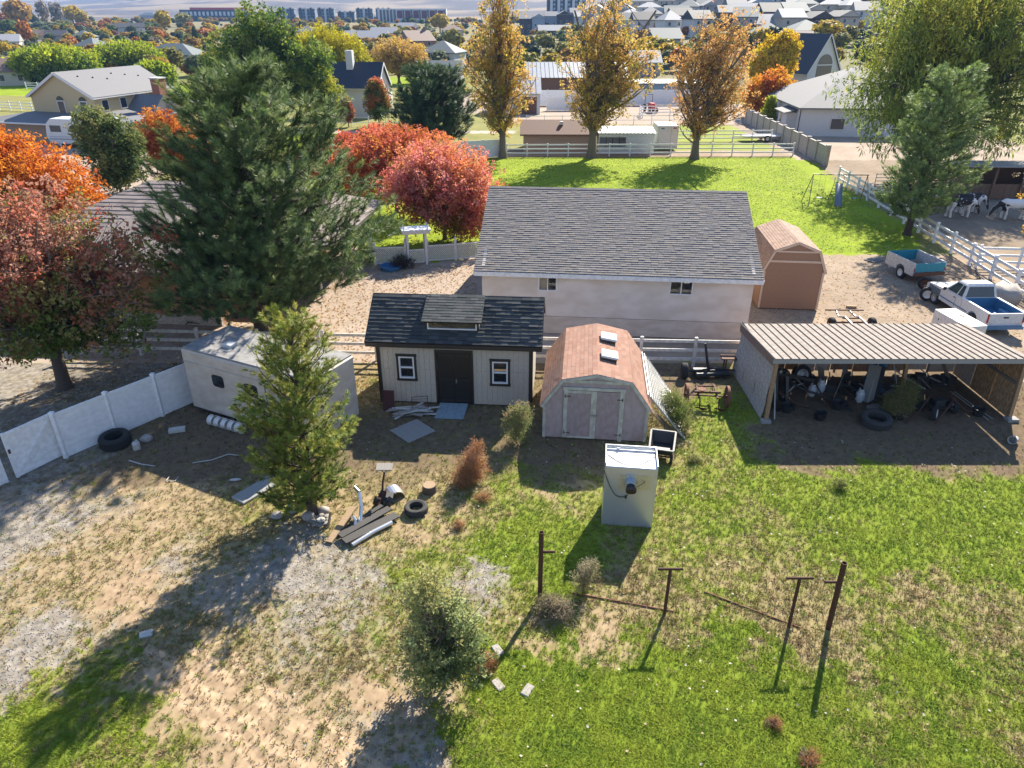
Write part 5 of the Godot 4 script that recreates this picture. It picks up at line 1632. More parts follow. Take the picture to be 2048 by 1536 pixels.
	# left: rounded willows
	for q in [[-100.5, -172.0, 9.5, 5.2, "wide dome-shaped lime green willow left of the yellow house"], [-96.5, -197.0, 8.6, 5.2, "dome-shaped lime green willow behind the yellow house roof"], [-76.0, -166.0, 3.6, 3.0, "small yellow-green rounded tree behind the yellow house roof"], [-121.0, -170.0, 9.0, 5.0, "dark green tree with orange tips at the left edge"]]:
		var rx: float = q[2]
		leafy("willow_tree", q[4], Vector3(q[0], 0, q[1]), [[0, q[3] * 0.75, 0, rx, q[3] * 0.75, rx * 0.8], [rx * 0.45, q[3] * 0.6, 1.5, rx * 0.55, q[3] * 0.55, rx * 0.5], [-rx * 0.45, q[3] * 0.7, 1.5, rx * 0.55, q[3] * 0.6, rx * 0.5]], q[3] * 0.7, 0.4, 50, 1900, "leaf_fine", 0.8, [Color(0.05, 0.085, 0.012), Color(0.11, 0.16, 0.014), Color(0.22, 0.25, 0.018)] if q[0] > -115.0 else [Color(0.03, 0.05, 0.015), Color(0.06, 0.08, 0.02), Color(0.3, 0.17, 0.03)], {"grad": [q[3] * 0.6, q[3] * 1.4], "fill": 0.85, "gap": -0.2, "patch": 0.25})
	make_plants()

# shrubs and weeds in the front yard
func make_plants() -> void:
	leafy("leafy_bush", "tall silvery green bush in the middle foreground", Vector3(-1.55, 0, -11.2), [[0, 1.7, 0, 0.95, 1.2, 0.9], [-0.25, 2.6, 0, 0.65, 0.9, 0.6], [0.3, 1.2, 0.2, 0.9, 0.8, 0.8], [-0.5, 1.0, 0.1, 0.7, 0.8, 0.7], [-0.3, 3.1, 0, 0.35, 0.5, 0.35]], 2.6, 0.05, 110, 1700, "leaf12", 0.07, [Color(0.09, 0.115, 0.045), Color(0.14, 0.17, 0.07), Color(0.21, 0.235, 0.11), Color(0.30, 0.28, 0.11)], {"cat": "bush", "stems": 6, "fork": 0.05, "arch": -0.05, "gap": 0.0, "twigs": 5, "fill": 0.1, "spread": 0.05})
	var rusty: Array = [Color(0.24, 0.11, 0.05), Color(0.36, 0.18, 0.085), Color(0.42, 0.24, 0.13)]
	leafy("dry_weed", "tall rust-coloured dry weed in front of the black door", Vector3(-1.3, 0, -19.2), [[-0.15, 0.6, 0, 0.38, 0.7, 0.4], [0.22, 1.0, 0, 0.28, 0.65, 0.3], [-0.3, 0.35, 0.2, 0.45, 0.35, 0.35], [0.3, 0.4, 0.15, 0.35, 0.4, 0.3]], 1.3, 0.02, 90, 800, "twiggy", 0.10, rusty, {"cat": "weed", "stems": 6, "fork": 0.03, "fill": 0.15, "twigs": 6, "gap": 0.0, "twig": mat("twig_rust", Color(0.30, 0.16, 0.09), 0.95)})
	leafy("green_weed", "green weed with pink tips leaning on the mauve barn corner", Vector3(0.15, 0, -21.6), [[0, 0.7, 0, 0.55, 0.7, 0.5], [0.2, 1.2, 0, 0.4, 0.5, 0.4]], 1.2, 0.015, 55, 520, "twiggy", 0.11, [Color(0.10, 0.14, 0.04), Color(0.20, 0.22, 0.09), Color(0.38, 0.24, 0.17)], {"cat": "weed", "stems": 4, "fork": 0.05, "grad": [0.9, 1.6]})
	leafy("green_weed", "pale flowering weed at the tip of the steel box's shadow", Vector3(1.9, 0, -14.25), [[0, 0.45, 0, 0.42, 0.45, 0.4], [0.15, 0.8, 0, 0.25, 0.3, 0.25]], 0.8, 0.02, 50, 240, "twiggy", 0.08, [Color(0.16, 0.12, 0.04), Color(0.26, 0.25, 0.12), Color(0.42, 0.34, 0.28)], {"cat": "weed", "stems": 4, "fork": 0.05, "grad": [0.5, 1.0]})
	leafy("grey_weed", "grey dry weed clump at the foot of the left pole", Vector3(0.95, 0, -13.5), [[0, 0.2, 0, 0.5, 0.26, 0.4], [0.35, 0.2, 0.25, 0.35, 0.25, 0.3]], 0.4, 0.012, 60, 300, "twiggy", 0.1, [Color(0.07, 0.075, 0.035), Color(0.17, 0.145, 0.09), Color(0.3, 0.25, 0.18)], {"cat": "weed", "stems": 5, "fork": 0.05})
	leafy("dry_weed", "small round rust weed beside the tall foreground bush", Vector3(-0.62, 0, -11.7), [[0, 0.22, 0, 0.26, 0.25, 0.26]], 0.3, 0.015, 30, 260, "twiggy", 0.08, rusty, {"cat": "weed", "stems": 4, "fork": 0.05})
	leafy("green_weed", "tangled green weed at the middle post of the open shed", Vector3(14.6, 0, -23.6), [[0, 0.55, 0, 0.6, 0.65, 0.5], [0.3, 1.0, 0, 0.4, 0.5, 0.4]], 1.0, 0.02, 40, 520, "twiggy", 0.15, [Color(0.05, 0.075, 0.02), Color(0.11, 0.12, 0.04), Color(0.2, 0.16, 0.08)], {"cat": "weed", "stems": 4, "fork": 0.05})
	leafy("green_weed", "weed growing through the leaning wire panel", Vector3(6.15, 0, -22.4), [[0, 0.6, 0, 0.55, 0.6, 0.5], [-0.3, 1.0, -0.5, 0.4, 0.4, 0.4]], 0.9, 0.02, 40, 420, "twiggy", 0.13, [Color(0.10, 0.13, 0.03), Color(0.22, 0.22, 0.08), Color(0.36, 0.27, 0.14)], {"cat": "weed", "stems": 4, "fork": 0.05})
	for q in [[-1.6, -16.9, 0.2, "low rust weed right of the old tyre"], [6.2, -20.4, 0.26, "green weed clump right of the wheeled cart"], [10.6, -18.9, 0.28, "flowering weed clump below the open shed's shadow"], [5.6, -10.2, 0.2, "straw tuft in the grass below the poles"], [6.05, -9.4, 0.24, "straw-coloured stalk clump at the bottom right"], [-2.4, -12.9, 0.26, "leafy weed behind the tall foreground bush"], [-0.9, -18.2, 0.24, "rust weed clump right of the tall dry weed"]]:
		var s: float = q[2]
		var dry := (q[3] as String).contains("rust") or (q[3] as String).contains("brown") or (q[3] as String).contains("straw") or (q[3] as String).contains("red")
		leafy("low_weed", q[3], Vector3(q[0], 0, q[1]), [[0, s * 0.5, 0, s * 1.2, s * 0.6, s]], s, 0.012, 34, 70, "twiggy", s * 0.3, rusty if dry else [Color(0.07, 0.10, 0.02), Color(0.15, 0.17, 0.05), Color(0.28, 0.25, 0.12)], {"cat": "weed", "stems": 4, "fork": 0.05, "twigs": 1})
	grass()

func grass() -> void:
	var r := RandomNumberGenerator.new()
	r.seed = 77
	# a tuft of blades, unit height
	var b := MB.new()
	for i in 9:
		var g := r.randf() * TAU
		var o := Vector3(cos(g), 0, sin(g))
		var side := Vector3(-o.z, 0, o.x) * 0.075
		var p := o * r.randf() * 0.35
		var lean := r.randf_range(0.25, 0.9)
		var k := r.randf_range(0.75, 1.25)
		b.tone(Color(k, k, k))
		var h := r.randf_range(0.6, 1.1)
		var m := p + o * lean * 0.35 + Vector3(0, h * 0.6, 0)
		var e := p + o * lean + Vector3(0, h, 0)
		b.quad(p - side, p + side, m + side * 0.8, m - side * 0.8)
		b.tri(m - side * 0.8, m + side * 0.8, e)
	var tuft := b.mesh()
	var gs := []
	var gc := []
	var ss := []
	var sc := []
	var stones := []
	var stc := []
	var n := 0
	while n < 210000:
		n += 1
		# more tries close to the camera
		var z := -6.2 - 21.0 * pow(r.randf(), 1.25)
		var x := r.randf_range(-1.0, 1.0) * (4.5 + -z * 0.78)
		if x < -19.0 or x > 21.0:
			continue
		# under the roofs nothing grows
		if x > 9.6 and x < 18.8 and z < -22.5:
			continue
		var k := cover(x, z, r.randf())
		var y := r.randf()
		if k == 0 and y < 0.8:
			var s := r.randf_range(0.035, 0.075) * (1.0 if r.randf() < 0.88 else 1.5)
			gs.append(Transform3D(Basis(Vector3.UP, r.randf() * TAU).scaled(Vector3(s * 1.25, s * r.randf_range(0.5, 0.9), s * 1.25)), Vector3(x, 0.0, z)))
			var f := nb(nz_b, x * 50.0 + 17.0, z * 50.0) * 0.8 + r.randf() * 0.35 - 0.1
			gc.append(Color(0.10, 0.185, 0.012).lerp(Color(0.33, 0.37, 0.035), clampf(f, 0, 1)))
		elif k == 1 and y < 0.55:
			var s := r.randf_range(0.04, 0.12)
			ss.append(Transform3D(Basis(Vector3(r.randfn(), 0, r.randfn()).normalized(), r.randf_range(0.0, 1.0)) * Basis(Vector3.UP, r.randf() * TAU).scaled(Vector3(s * 1.2, s * 0.5, s * 1.2)), Vector3(x, 0.0, z)))
			sc.append([Color(0.34, 0.255, 0.14), Color(0.24, 0.155, 0.075), Color(0.27, 0.235, 0.08), Color(0.18, 0.19, 0.05)][r.randi() % 4])
		elif k == 2 and y < 0.7:
			var s := r.randf_range(0.008, 0.02)
			stones.append(Transform3D(rbasis(r, s), Vector3(x, s * 0.3, z)))
			var q := r.randf_range(0.14, 0.34)
			stc.append(Color(q, q * 0.95, q * 0.9))
		elif k == 3 and y < 0.1:
			var s := r.randf_range(0.03, 0.08)
			ss.append(Transform3D(Basis(Vector3(r.randfn(), 0, r.randfn()).normalized(), r.randf_range(0.0, 0.9)) * Basis(Vector3.UP, r.randf() * TAU).scaled(Vector3(s, s, s)), Vector3(x, 0.0, z)))
			sc.append([Color(0.30, 0.23, 0.12), Color(0.14, 0.10, 0.05), Color(0.12, 0.15, 0.03)][r.randi() % 3])
	var o := crown(self, "grass", tuft, vmat("blade", 0.6, 0.7), gs, gc)
	tag(o, "short green grass growing in patches over the front yard", "grass")
	o = crown(self, "dry_grass", tuft, vmat("blade", 0.6, 0.7), ss, sc)
	tag(o, "dry straw and dead grass over the bare parts of the yard", "dry grass")
	var st := MB.new()
	st.ball(Vector3.ZERO, Vector3(1, 0.7, 0.85), 6, 4)
	o = crown(self, "gravel", st.mesh(), vmat("stone", 0.9), stones, stc)
	tag(o, "loose pale gravel on the left side of the yard", "gravel")
	# the mown lawn behind: low soft tufts
	var ms := []
	var mc := []
	while ms.size() < 30000:
		var z := r.randf_range(-79.0, -44.6)
		var x := r.randf_range(-17.0, 31.0)
		if x > 26.0 + 0.1 * (-44.6 - z) or x < -9.0 - 0.25 * (-42.0 - z):
			continue
		var s := r.randf_range(0.05, 0.12)
		ms.append(Transform3D(Basis(Vector3.UP, r.randf() * TAU).scaled(Vector3(s, s * 0.45, s)), Vector3(x, -0.01, z)))
		mc.append(Color(0.10, 0.19, 0.010).lerp(Color(0.34, 0.40, 0.03), clampf(nb(nz_b, x * 22.0 + 5.0, z * 22.0) * 1.1 - 0.2 + r.randf() * 0.4, 0, 1)))
	o = crown(self, "lawn_grass", tuft, vmat("blade", 0.6, 0.7), ms, mc)
	tag(o, "mown bright green grass of the lawn behind the garage", "grass")
	# fallen leaves on the drive, the lawn and the yard
	var lf := MB.new()
	lf.tone(Color.WHITE)
	lf.quad(Vector3(-0.5, 0, 0), Vector3(0, 0.1, 0.6), Vector3(0.5, 0, 0), Vector3(0, 0.12, -0.6))
	var ls := []
	var lc := []
	for i in 700:
		var z := -7.0 - 15.0 * r.randf()
		var x := r.randf_range(-6.0, 16.0)
		var s := r.randf_range(0.03, 0.07)
		ls.append(Transform3D(Basis(Vector3.UP, r.randf() * TAU) * Basis(Vector3.RIGHT, r.randfn() * 0.4).scaled(Vector3.ONE * s), Vector3(x, 0.05, z)))
		lc.append(Color(0.62, 0.58, 0.5) if i % 3 else Color(0.5, 0.38, 0.24))
	for i in 26000:
		var x := 0.0
		var z := 0.0
		var q := r.randf()
		if q < 0.45:
			x = r.randf_range(-20.0, -2.0)
			z = r.randf_range(-42.0, -24.5)
		elif q < 0.8:
			x = r.randf_range(-8.0, 31.0)
			z = r.randf_range(-79.0, -44.5)
		else:
			x = r.randf_range(11.0, 28.0)
			z = r.randf_range(-44.0, -28.5)
		var s := r.randf_range(0.05, 0.11)
		ls.append(Transform3D(Basis(Vector3.UP, r.randf() * TAU) * Basis(Vector3.RIGHT, r.randfn() * 0.3).scaled(Vector3.ONE * s), Vector3(x, 0.01, z)))
		lc.append([Color(0.48, 0.33, 0.12), Color(0.42, 0.22, 0.06), Color(0.5, 0.42, 0.25), Color(0.30, 0.14, 0.06), Color(0.45, 0.38, 0.30)][r.randi() % 5])
	o = crown(self, "fallen_leaves", lf.mesh(), vmat("leaf", 0.6, 0.95), ls, lc)
	tag(o, "fallen autumn leaves scattered over the gravel drive and lawn", "leaves")

# ============================ objects ============================
func M(k: String) -> StandardMaterial3D:
	return mats[k]

func make_object_materials() -> void:
	mat("rust_steel", Color(0.10, 0.05, 0.032), 0.8, "rust", Vector3.ONE * 0.3, 0.2)
	mat("rust_light", Color(0.20, 0.10, 0.06), 0.85, "rust", Vector3.ONE * 0.3, 0.15)
	mat("galvanised", Color(0.52, 0.54, 0.56), 0.3, "", Vector3.ONE, 0.6)
	mat("tyre", Color(0.02, 0.02, 0.021), 0.85)
	mat("tyre_dusty", Color(0.045, 0.043, 0.04), 0.9, "grit", Vector3.ONE * 0.3)
	mat("rim_white", Color(0.62, 0.6, 0.57), 0.6)
	mat("rim_steel", Color(0.42, 0.41, 0.4), 0.45, "", Vector3.ONE, 0.6)
	mat("black_plastic", Color(0.016, 0.017, 0.018), 0.5)
	mat("cable", Color(0.012, 0.012, 0.012), 0.5)
	mat("truck_white", Color(0.56, 0.568, 0.584), 0.3, "fine", Vector3(2, 2, 2))
	mat("truck_blue", Color(0.06, 0.165, 0.29), 0.35, "fine", Vector3(1.5, 1.5, 1.5))
	mat("turquoise", Color(0.02, 0.26, 0.34), 0.55, "blotch", Vector3(1.2, 0.5, 1.2))
	mat("tail_red", Color(0.30, 0.012, 0.012), 0.25)
	mat("auto_glass", Color(0.03, 0.045, 0.055), 0.06)
	mat("dirt_load", Color(0.17, 0.12, 0.085), 0.95, "grit", Vector3.ONE * 0.5)
	mat("board_grey", Color(0.33, 0.31, 0.285), 0.9, "bark", Vector3(0.6, 0.1, 0.1))
	mat("board_white", Color(0.48, 0.468, 0.44), 0.85, "blotch", Vector3(0.8, 0.3, 0.3))
	mat("board_black", Color(0.05, 0.047, 0.045), 0.7, "bark", Vector3(0.1, 0.1, 0.8))
	mat("raw_wood", Color(0.38, 0.27, 0.165), 0.9, "bark", Vector3(0.1, 0.1, 0.8))
	mat("rock", Color(0.33, 0.305, 0.28), 0.95, "blotch", Vector3.ONE * 0.4)
	mat("blue_paint", Color(0.20, 0.27, 0.31), 0.8, "stain", Vector3.ONE)
	mat("tarp_blue", Color(0.01, 0.12, 0.25), 0.45, "fine", Vector3.ONE * 0.5)
	mat("propane", Color(0.55, 0.58, 0.60), 0.4, "fine", Vector3.ONE * 0.4)
	mat("chair_white", Color(0.624, 0.624, 0.608), 0.5)
	mat("coach_white", Color(0.577, 0.585, 0.593), 0.4, "fine", Vector3(3, 3, 3))

func make_objects() -> void:
	make_object_materials()
	steel_box()
	poles()
	barn_side()
	yard_junk()
	shed_junk()
	vehicles()
	horses()
	play()
	far_vehicles()

func steel_box() -> void:
	var t := thing("steel_cabinet", "tall galvanised steel box with a pipe outlet standing in the grass", "metal box", Vector3(3.43, 0, -16.96), -0.12)
	var gm := M("galvanised")
	var b := MB.new()
	b.cbox(Vector3(0, 1.04, -0.52), Vector3(1.5, 2.08, 1.04), 0.012)
	part(t, "body", b, gm)
	part(t, "lid", bx(Vector3(-0.72, 2.081, -0.84), Vector3(0.72, 2.095, -0.02)), mat("steel_bright", Color(0.72, 0.73, 0.73), 0.25, "", Vector3.ONE, 0.9))
	for q in [[-0.75, -0.725, -1.04, 0.0], [0.725, 0.75, -1.04, 0.0]]:
		part(t, "rim", bx(Vector3(q[0], 2.081, q[2]), Vector3(q[1], 2.2, q[3])), gm)
	part(t, "rim", bx(Vector3(-0.724, 2.081, -1.04), Vector3(0.724, 2.2, -1.015)), gm)
	part(t, "cross_bar", bx(Vector3(-0.724, 2.12, -0.88), Vector3(0.724, 2.15, -0.85)), gm)
	var c := MB.new()
	c.cbox(Vector3(-0.38, 2.17, -0.865), Vector3(0.08, 0.05, 0.05), 0.01)
	part(t, "bracket", c, gm)
	part(t, "cover_plate", bx(Vector3(-0.32, 1.36, 0.001), Vector3(0.58, 1.86, 0.008)), mat("steel_plate", Color(0.58, 0.59, 0.57), 0.42, "fine", Vector3.ONE, 0.85))
	c = MB.new()
	c.x = Transform3D(Basis(Vector3.RIGHT, PI / 2), Vector3(0, 1.6, 0.01))
	c.lathe([Vector2(0.17, 0.0), Vector2(0.17, 0.05), Vector2(0.15, 0.05), Vector2(0.15, 0.24), Vector2(0.13, 0.24), Vector2(0.13, 0.03), Vector2(0, 0.02)], 20)
	var pipe := part(t, "outlet", c, mat("pipe_blue_steel", Color(0.40, 0.46, 0.52), 0.35, "", Vector3.ONE, 0.7))
	c = MB.new()
	c.x = Transform3D(Basis(Vector3.RIGHT, PI / 2 + 0.5), Vector3(0.02, 1.5, 0.2))
	for k in 8:
		var g := TAU * k / 8.0
		c.box(Vector3(cos(g) * 0.09, 0.05, sin(g) * 0.09), Vector3(0.11, 0.02, 0.05), Basis(Vector3.UP, -g) * Basis(Vector3.RIGHT, 0.5))
	c.tube(Vector3(0, 0, 0), Vector3(0, 0.1, 0), 0.16, 0.15, 14)
	part(pipe, "burner", c, mat("burnt_steel", Color(0.10, 0.075, 0.06), 0.6, "rust", Vector3.ONE * 0.2, 0.5))
	c = MB.new()
	c.path([Vector3(0.14, 1.5, 0.12), Vector3(0.3, 1.6, 0.1), Vector3(0.4, 1.68, 0.06), Vector3(0.41, 1.64, 0.05)], 0.009, 0.009, 5)
	part(t, "rod", c, M("rust_steel"))
	var pts := []
	for k in 17:
		var f := k / 16.0
		pts.append(Vector3(lerpf(-0.70, 0.68, f), 2.112, -0.62 + 0.52 * sin(f * PI)))
	c = MB.new()
	c.path(pts, 0.011, 0.011, 5)
	part(t, "cord", c, M("cable"))
	pts = []
	for k in 15:
		var f := k / 14.0
		pts.append(Vector3(lerpf(-0.78, -0.1, f), 1.95 - 0.85 * f - 0.35 * sin(f * PI), 0.02 + 0.02 * sin(f * PI)))
	pts.append(Vector3(-0.05, 1.2, 0.08))
	pts.append(Vector3(0.0, 1.36, 0.12))
	c = MB.new()
	c.path(pts, 0.011, 0.011, 5)
	c.ball(Vector3(-0.1, 1.09, 0.05), Vector3(0.035, 0.06, 0.035), 8, 6)
	part(t, "power_cord", c, M("cable"))

func poles() -> void:
	var rm := M("rust_steel")
	var data := [
		[Vector3(0.73, 0, -13.95), 2.22, 0.062, Vector3(0.0, 0, 0), [0.72, 0.02, 0.36], "thick rusty pipe post with side peg, leftmost in the grass"],
		[Vector3(7.9, 0, -12.95), 2.12, 0.066, Vector3(-0.05, 0, 0), [0.72, -0.34, 0.0], "thick rusty pipe post with side peg, rightmost in the grass"],
		[Vector3(3.9, 0, -13.43), 1.5, 0.042, Vector3(0.0, 0, 0), [1.0, -0.31, 0.31], "rusty T-topped pipe post left of the two T posts"],
		[Vector3(6.92, 0, -12.98), 1.62, 0.042, Vector3(-0.02, 0, 0), [1.0, -0.32, 0.32], "rusty T-topped pipe post right of the two T posts"]]
	for d in data:
		var t := thing("pipe_post", d[5], "post", d[0], 0.0, "rusty pipe posts")
		var b := MB.new()
		var tp: Vector3 = Vector3(0, d[1], 0) + d[3]
		b.tube(Vector3(0, -0.1, 0), tp, d[2], d[2], 14, false)
		if d[4][0] < 1.0:
			b.tube(tp, Vector3(0, 0.2, 0), d[2] * 0.8, d[2] * 0.8, 14, false)
			for k in 14:
				var g0 := TAU * k / 14.0
				var g1 := TAU * (k + 1) / 14.0
				var r: float = d[2]
				b.quad(tp + Vector3(cos(g1), 0, sin(g1)) * r, tp + Vector3(cos(g0), 0, sin(g0)) * r, tp + Vector3(cos(g0), 0, sin(g0)) * r * 0.8, tp + Vector3(cos(g1), 0, sin(g1)) * r * 0.8)
		part(t, "pipe", b, rm)
		b = MB.new()
		var y: float = d[1] * d[4][0]
		b.tube(Vector3(d[4][1], y, 0) + d[3], Vector3(d[4][2], y, 0) + d[3], 0.036, 0.036, 10)
		part(t, "cross_pipe", b, rm)
	for q in [[Vector3(1.62, 0, -14.15), Vector3(4.15, 0, -13.5), "long rusty pipe lying in the straw between the left poles"], [Vector3(5.1, 0, -14.2), Vector3(7.2, 0, -12.95), "rusty pipe lying in the straw between the right poles"]]:
		var a: Vector3 = q[0]
		var c: Vector3 = q[1]
		var b := MB.new()
		b.tube(Vector3(0, 0.02, 0), c - a + Vector3(0, 0.015, 0), 0.026, 0.026, 8)
		solo("loose_pipe", q[2], "pipe", b, M("rust_light"), a)

func barn_side() -> void:
	# wire panels leaning on the barn's right side
	var t := thing("wire_fencing", "stack of galvanised wire fence panels leaning on the mauve barn", "wire panel", Vector3(5.7, 0, -23.6), -0.1)
	var wm := mat("wire", Color(0.45, 0.46, 0.46), 0.45, "", Vector3.ONE, 0.7)
	for k in 2:
		var o := Vector3(0.08 * k, 0, 0.14 * k)
		var lo := o + Vector3(0.62, 0.03, 1.55)
		var lo2 := o + Vector3(0.45, 0.03, -2.2)
		var hi := o + Vector3(-0.72, 1.62, 1.45)
		var hi2 := o + Vector3(-0.72, 1.62, -2.2)
		var fr := MB.new()
		fr.path([lo, lo2, hi2, hi, lo], 0.022, 0.022, 6)
		var f := part(t, "frame", fr, wm)
		var w := MB.new()
		for i in range(1, 22):
			var q := i / 22.0
			w.tube(lo.lerp(lo2, q), hi.lerp(hi2, q), 0.0085, 0.0085, 4, false)
		for i in range(1, 14):
			var q := i / 14.0
			w.tube(lo.lerp(hi, q), lo2.lerp(hi2, q), 0.0085, 0.0085, 4, false)
		var ws := part(f, "wires", w, wm)
		ws.set_meta("kind", "stuff")
	# boards under the wire
	for k in 2:
		var b := MB.new()
		b.bar(Vector3(0.45 + 0.12 * k, 0.04, 1.5 - 0.2 * k), Vector3(-0.5, 0.95 - 0.1 * k, 0.9 - 0.2 * k), 0.16, 0.03)
		solo("leaning_board", ["orange-brown board under the front of the wire panels", "short brown board beneath the orange-brown leaning board"][k], "board", b, M("raw_wood"), Vector3(5.55, 0, -23.5), -0.1)
	# cart
	t = thing("utility_cart", "black plastic tub cart behind the galvanised steel box", "cart", Vector3(5.15, 0, -20.7), -0.25)
	var tub := MB.new()
	var bp := [[-0.3, 0.34, -0.42], [0.3, 0.34, -0.42], [0.3, 0.34, 0.38], [-0.3, 0.34, 0.38]]
	var tp := [[-0.42, 0.72, -0.6], [0.42, 0.72, -0.6], [0.4, 0.62, 0.52], [-0.4, 0.62, 0.52]]
	var vv := func(q): return Vector3(q[0], q[1], q[2])
	for k in 4:
		var k2 := (k + 1) % 4
		tub.quad(vv.call(bp[k2]), vv.call(bp[k]), vv.call(tp[k]), vv.call(tp[k2]))
		tub.quad(vv.call(bp[k]) * 0.97 + Vector3(0, 0.03, 0), vv.call(bp[k2]) * 0.97 + Vector3(0, 0.03, 0), vv.call(tp[k2]) * 0.97 + Vector3(0, 0.02, 0), vv.call(tp[k]) * 0.97 + Vector3(0, 0.02, 0))
	tub.quad(vv.call(bp[0]), vv.call(bp[1]), vv.call(bp[2]), vv.call(bp[3]))
	tub.quad(vv.call(bp[3]) * 0.97 + Vector3(0, 0.03, 0), vv.call(bp[2]) * 0.97 + Vector3(0, 0.03, 0), vv.call(bp[1]) * 0.97 + Vector3(0, 0.03, 0), vv.call(bp[0]) * 0.97 + Vector3(0, 0.03, 0))
	part(t, "tub", tub, M("black_plastic"))
	var rim := MB.new()
	for k in 4:
		rim.bar(vv.call(tp[k]), vv.call(tp[(k + 1) % 4]), 0.06, 0.035)
	part(t, "tub_rim", rim, mat("rim_grey", Color(0.13, 0.13, 0.13), 0.6))
	for x in [-0.36, 0.36]:
		var w := part(t, "wheel", wheel_tyre(0.2, 0.1), M("tyre"), Vector3(x, 0.2, 0.28))
		w.rotation.y = PI / 2
		part(w, "rim", wheel_rim(0.12, 0.1), M("rim_steel"))
	var fr := MB.new()
	fr.bar(Vector3(-0.36, 0.22, 0.28), Vector3(0.36, 0.22, 0.28), 0.04, 0.04)
	fr.bar(Vector3(-0.25, 0.3, -0.4), Vector3(-0.25, 0.02, -0.4), 0.03, 0.03)
	fr.bar(Vector3(0.25, 0.3, -0.4), Vector3(0.25, 0.02, -0.4), 0.03, 0.03)
	fr.bar(Vector3(0.0, 0.28, -0.4), Vector3(0.0, 0.75, -1.0), 0.03, 0.03)
	part(t, "frame", fr, M("rust_steel"))
	# rusty two-wheeled plough
	t = thing("rusty_plough", "rusty two-wheeled antique plough on the grass", "plough", Vector3(7.6, 0, -24.4), -0.12)
	for x in [-0.78, 0.78]:
		var w := MB.new()
		w.x = Transform3D(Basis(Vector3(0, 0, 1), PI / 2), Vector3.ZERO)
		w.lathe([Vector2(0.4, -0.05), Vector2(0.43, -0.05), Vector2(0.43, 0.05), Vector2(0.4, 0.05), Vector2(0.4, -0.05)], 24)
		var wp := part(t, "wheel", w, M("rust_light"), Vector3(x, 0.43, 0))
		for k in 8:
			var g := TAU * k / 8.0
			var s := MB.new()
			s.tube(Vector3.ZERO, Vector3(0, cos(g), sin(g)) * 0.41, 0.013, 0.013, 5)
			part(wp, "spoke", s, M("rust_light"))
		var hb := MB.new()
		hb.tube(Vector3(-0.09, 0, 0), Vector3(0.09, 0, 0), 0.06, 0.06, 10)
		part(wp, "hub", hb, M("rust_steel"))
	var b := MB.new()
	b.bar(Vector3(-0.78, 0.43, 0), Vector3(0.78, 0.43, 0), 0.05, 0.05)
	b.bar(Vector3(-0.35, 0.5, 0.35), Vector3(-0.35, 0.55, -0.7), 0.06, 0.08)
	b.bar(Vector3(0.35, 0.5, 0.35), Vector3(0.35, 0.55, -0.7), 0.06, 0.08)
	b.bar(Vector3(-0.4, 0.52, -0.6), Vector3(0.4, 0.56, -0.6), 0.06, 0.06)
	b.bar(Vector3(-0.5, 0.6, 0.05), Vector3(0.5, 0.62, 0.05), 0.08, 0.08)
	part(t, "frame", b, M("rust_steel"))
	for x in [-0.3, 0.42]:
		var s := MB.new()
		s.bar(Vector3(x, 0.5, 0.3), Vector3(x, 0.12, 0.45), 0.04, 0.06)
		for k in 5:
			var f := k / 5.0
			var f2 := (k + 1) / 5.0
			s.quad(Vector3(x - 0.05 - 0.12 * f, 0.05 + 0.06 * f, 0.35 + 0.12 * f), Vector3(x + 0.1 + 0.2 * f, 0.04 + 0.1 * f, 0.55 + 0.06 * f), Vector3(x + 0.1 + 0.2 * f2, 0.04 + 0.1 * f2 + 0.05, 0.55 + 0.06 * f2), Vector3(x - 0.05 - 0.12 * f2, 0.05 + 0.06 * f2 + 0.05, 0.35 + 0.12 * f2))
		part(t, "share", s, M("rust_steel"))
	b = MB.new()
	b.tube(Vector3(0.22, 0.55, -0.1), Vector3(0.12, 1.12, -0.25), 0.016, 0.014, 6)
	b.tube(Vector3(0.06, 1.12, -0.25), Vector3(0.24, 1.12, -0.25), 0.014, 0.014, 6)
	b.tube(Vector3(-0.2, 0.58, 0), Vector3(-0.45, 0.8, -0.3), 0.016, 0.014, 6)
	part(t, "lever", b, M("rust_steel"))
	b = MB.new()
	b.lathe([Vector2(0.0, 0.0), Vector2(0.15, 0.02), Vector2(0.17, 0.06), Vector2(0.0, 0.05)], 12)
	part(t, "seat", b, M("rust_light"), Vector3(-0.25, 0.72, 0.12))
	# black rotary mower deck with upright arm
	t = thing("mower_implement", "black mower implement with upright arm and tyre by the rail fence", "implement", Vector3(8.2, 0, -26.9), 0.1)
	var w := part(t, "wheel", wheel_tyre(0.33, 0.26), M("tyre"), Vector3(-0.95, 0.33, 0.0))
	w.rotation.y = 1.35
	part(w, "rim", wheel_rim(0.2, 0.26), M("rust_steel"))
	b = MB.new()
	b.path([Vector3(0.1, 0.3, 0.0), Vector3(-0.02, 0.75, 0.0), Vector3(-0.16, 1.5, -0.1)], 0.07, 0.05, 8)
	part(t, "arm", b, M("black_plastic"))
	b = MB.new()
	b.cbox(Vector3(0.2, 0.22, 0), Vector3(1.5, 0.16, 0.7), 0.06)
	b.path([Vector3(-0.8, 0.3, 0), Vector3(-0.3, 0.36, 0.1), Vector3(0.3, 0.36, 0.0), Vector3(1.2, 0.28, 0.1)], 0.05, 0.04, 7)
	part(t, "deck", b, M("black_plastic"))
	t = thing("steel_bench", "rusty steel work table at the end of the rail fence", "table", Vector3(9.35, 0, -27.2), -0.05)
	part(t, "top", bx(Vector3(-0.5, 0.72, -0.22), Vector3(0.5, 0.77, 0.22)), M("rust_steel"))
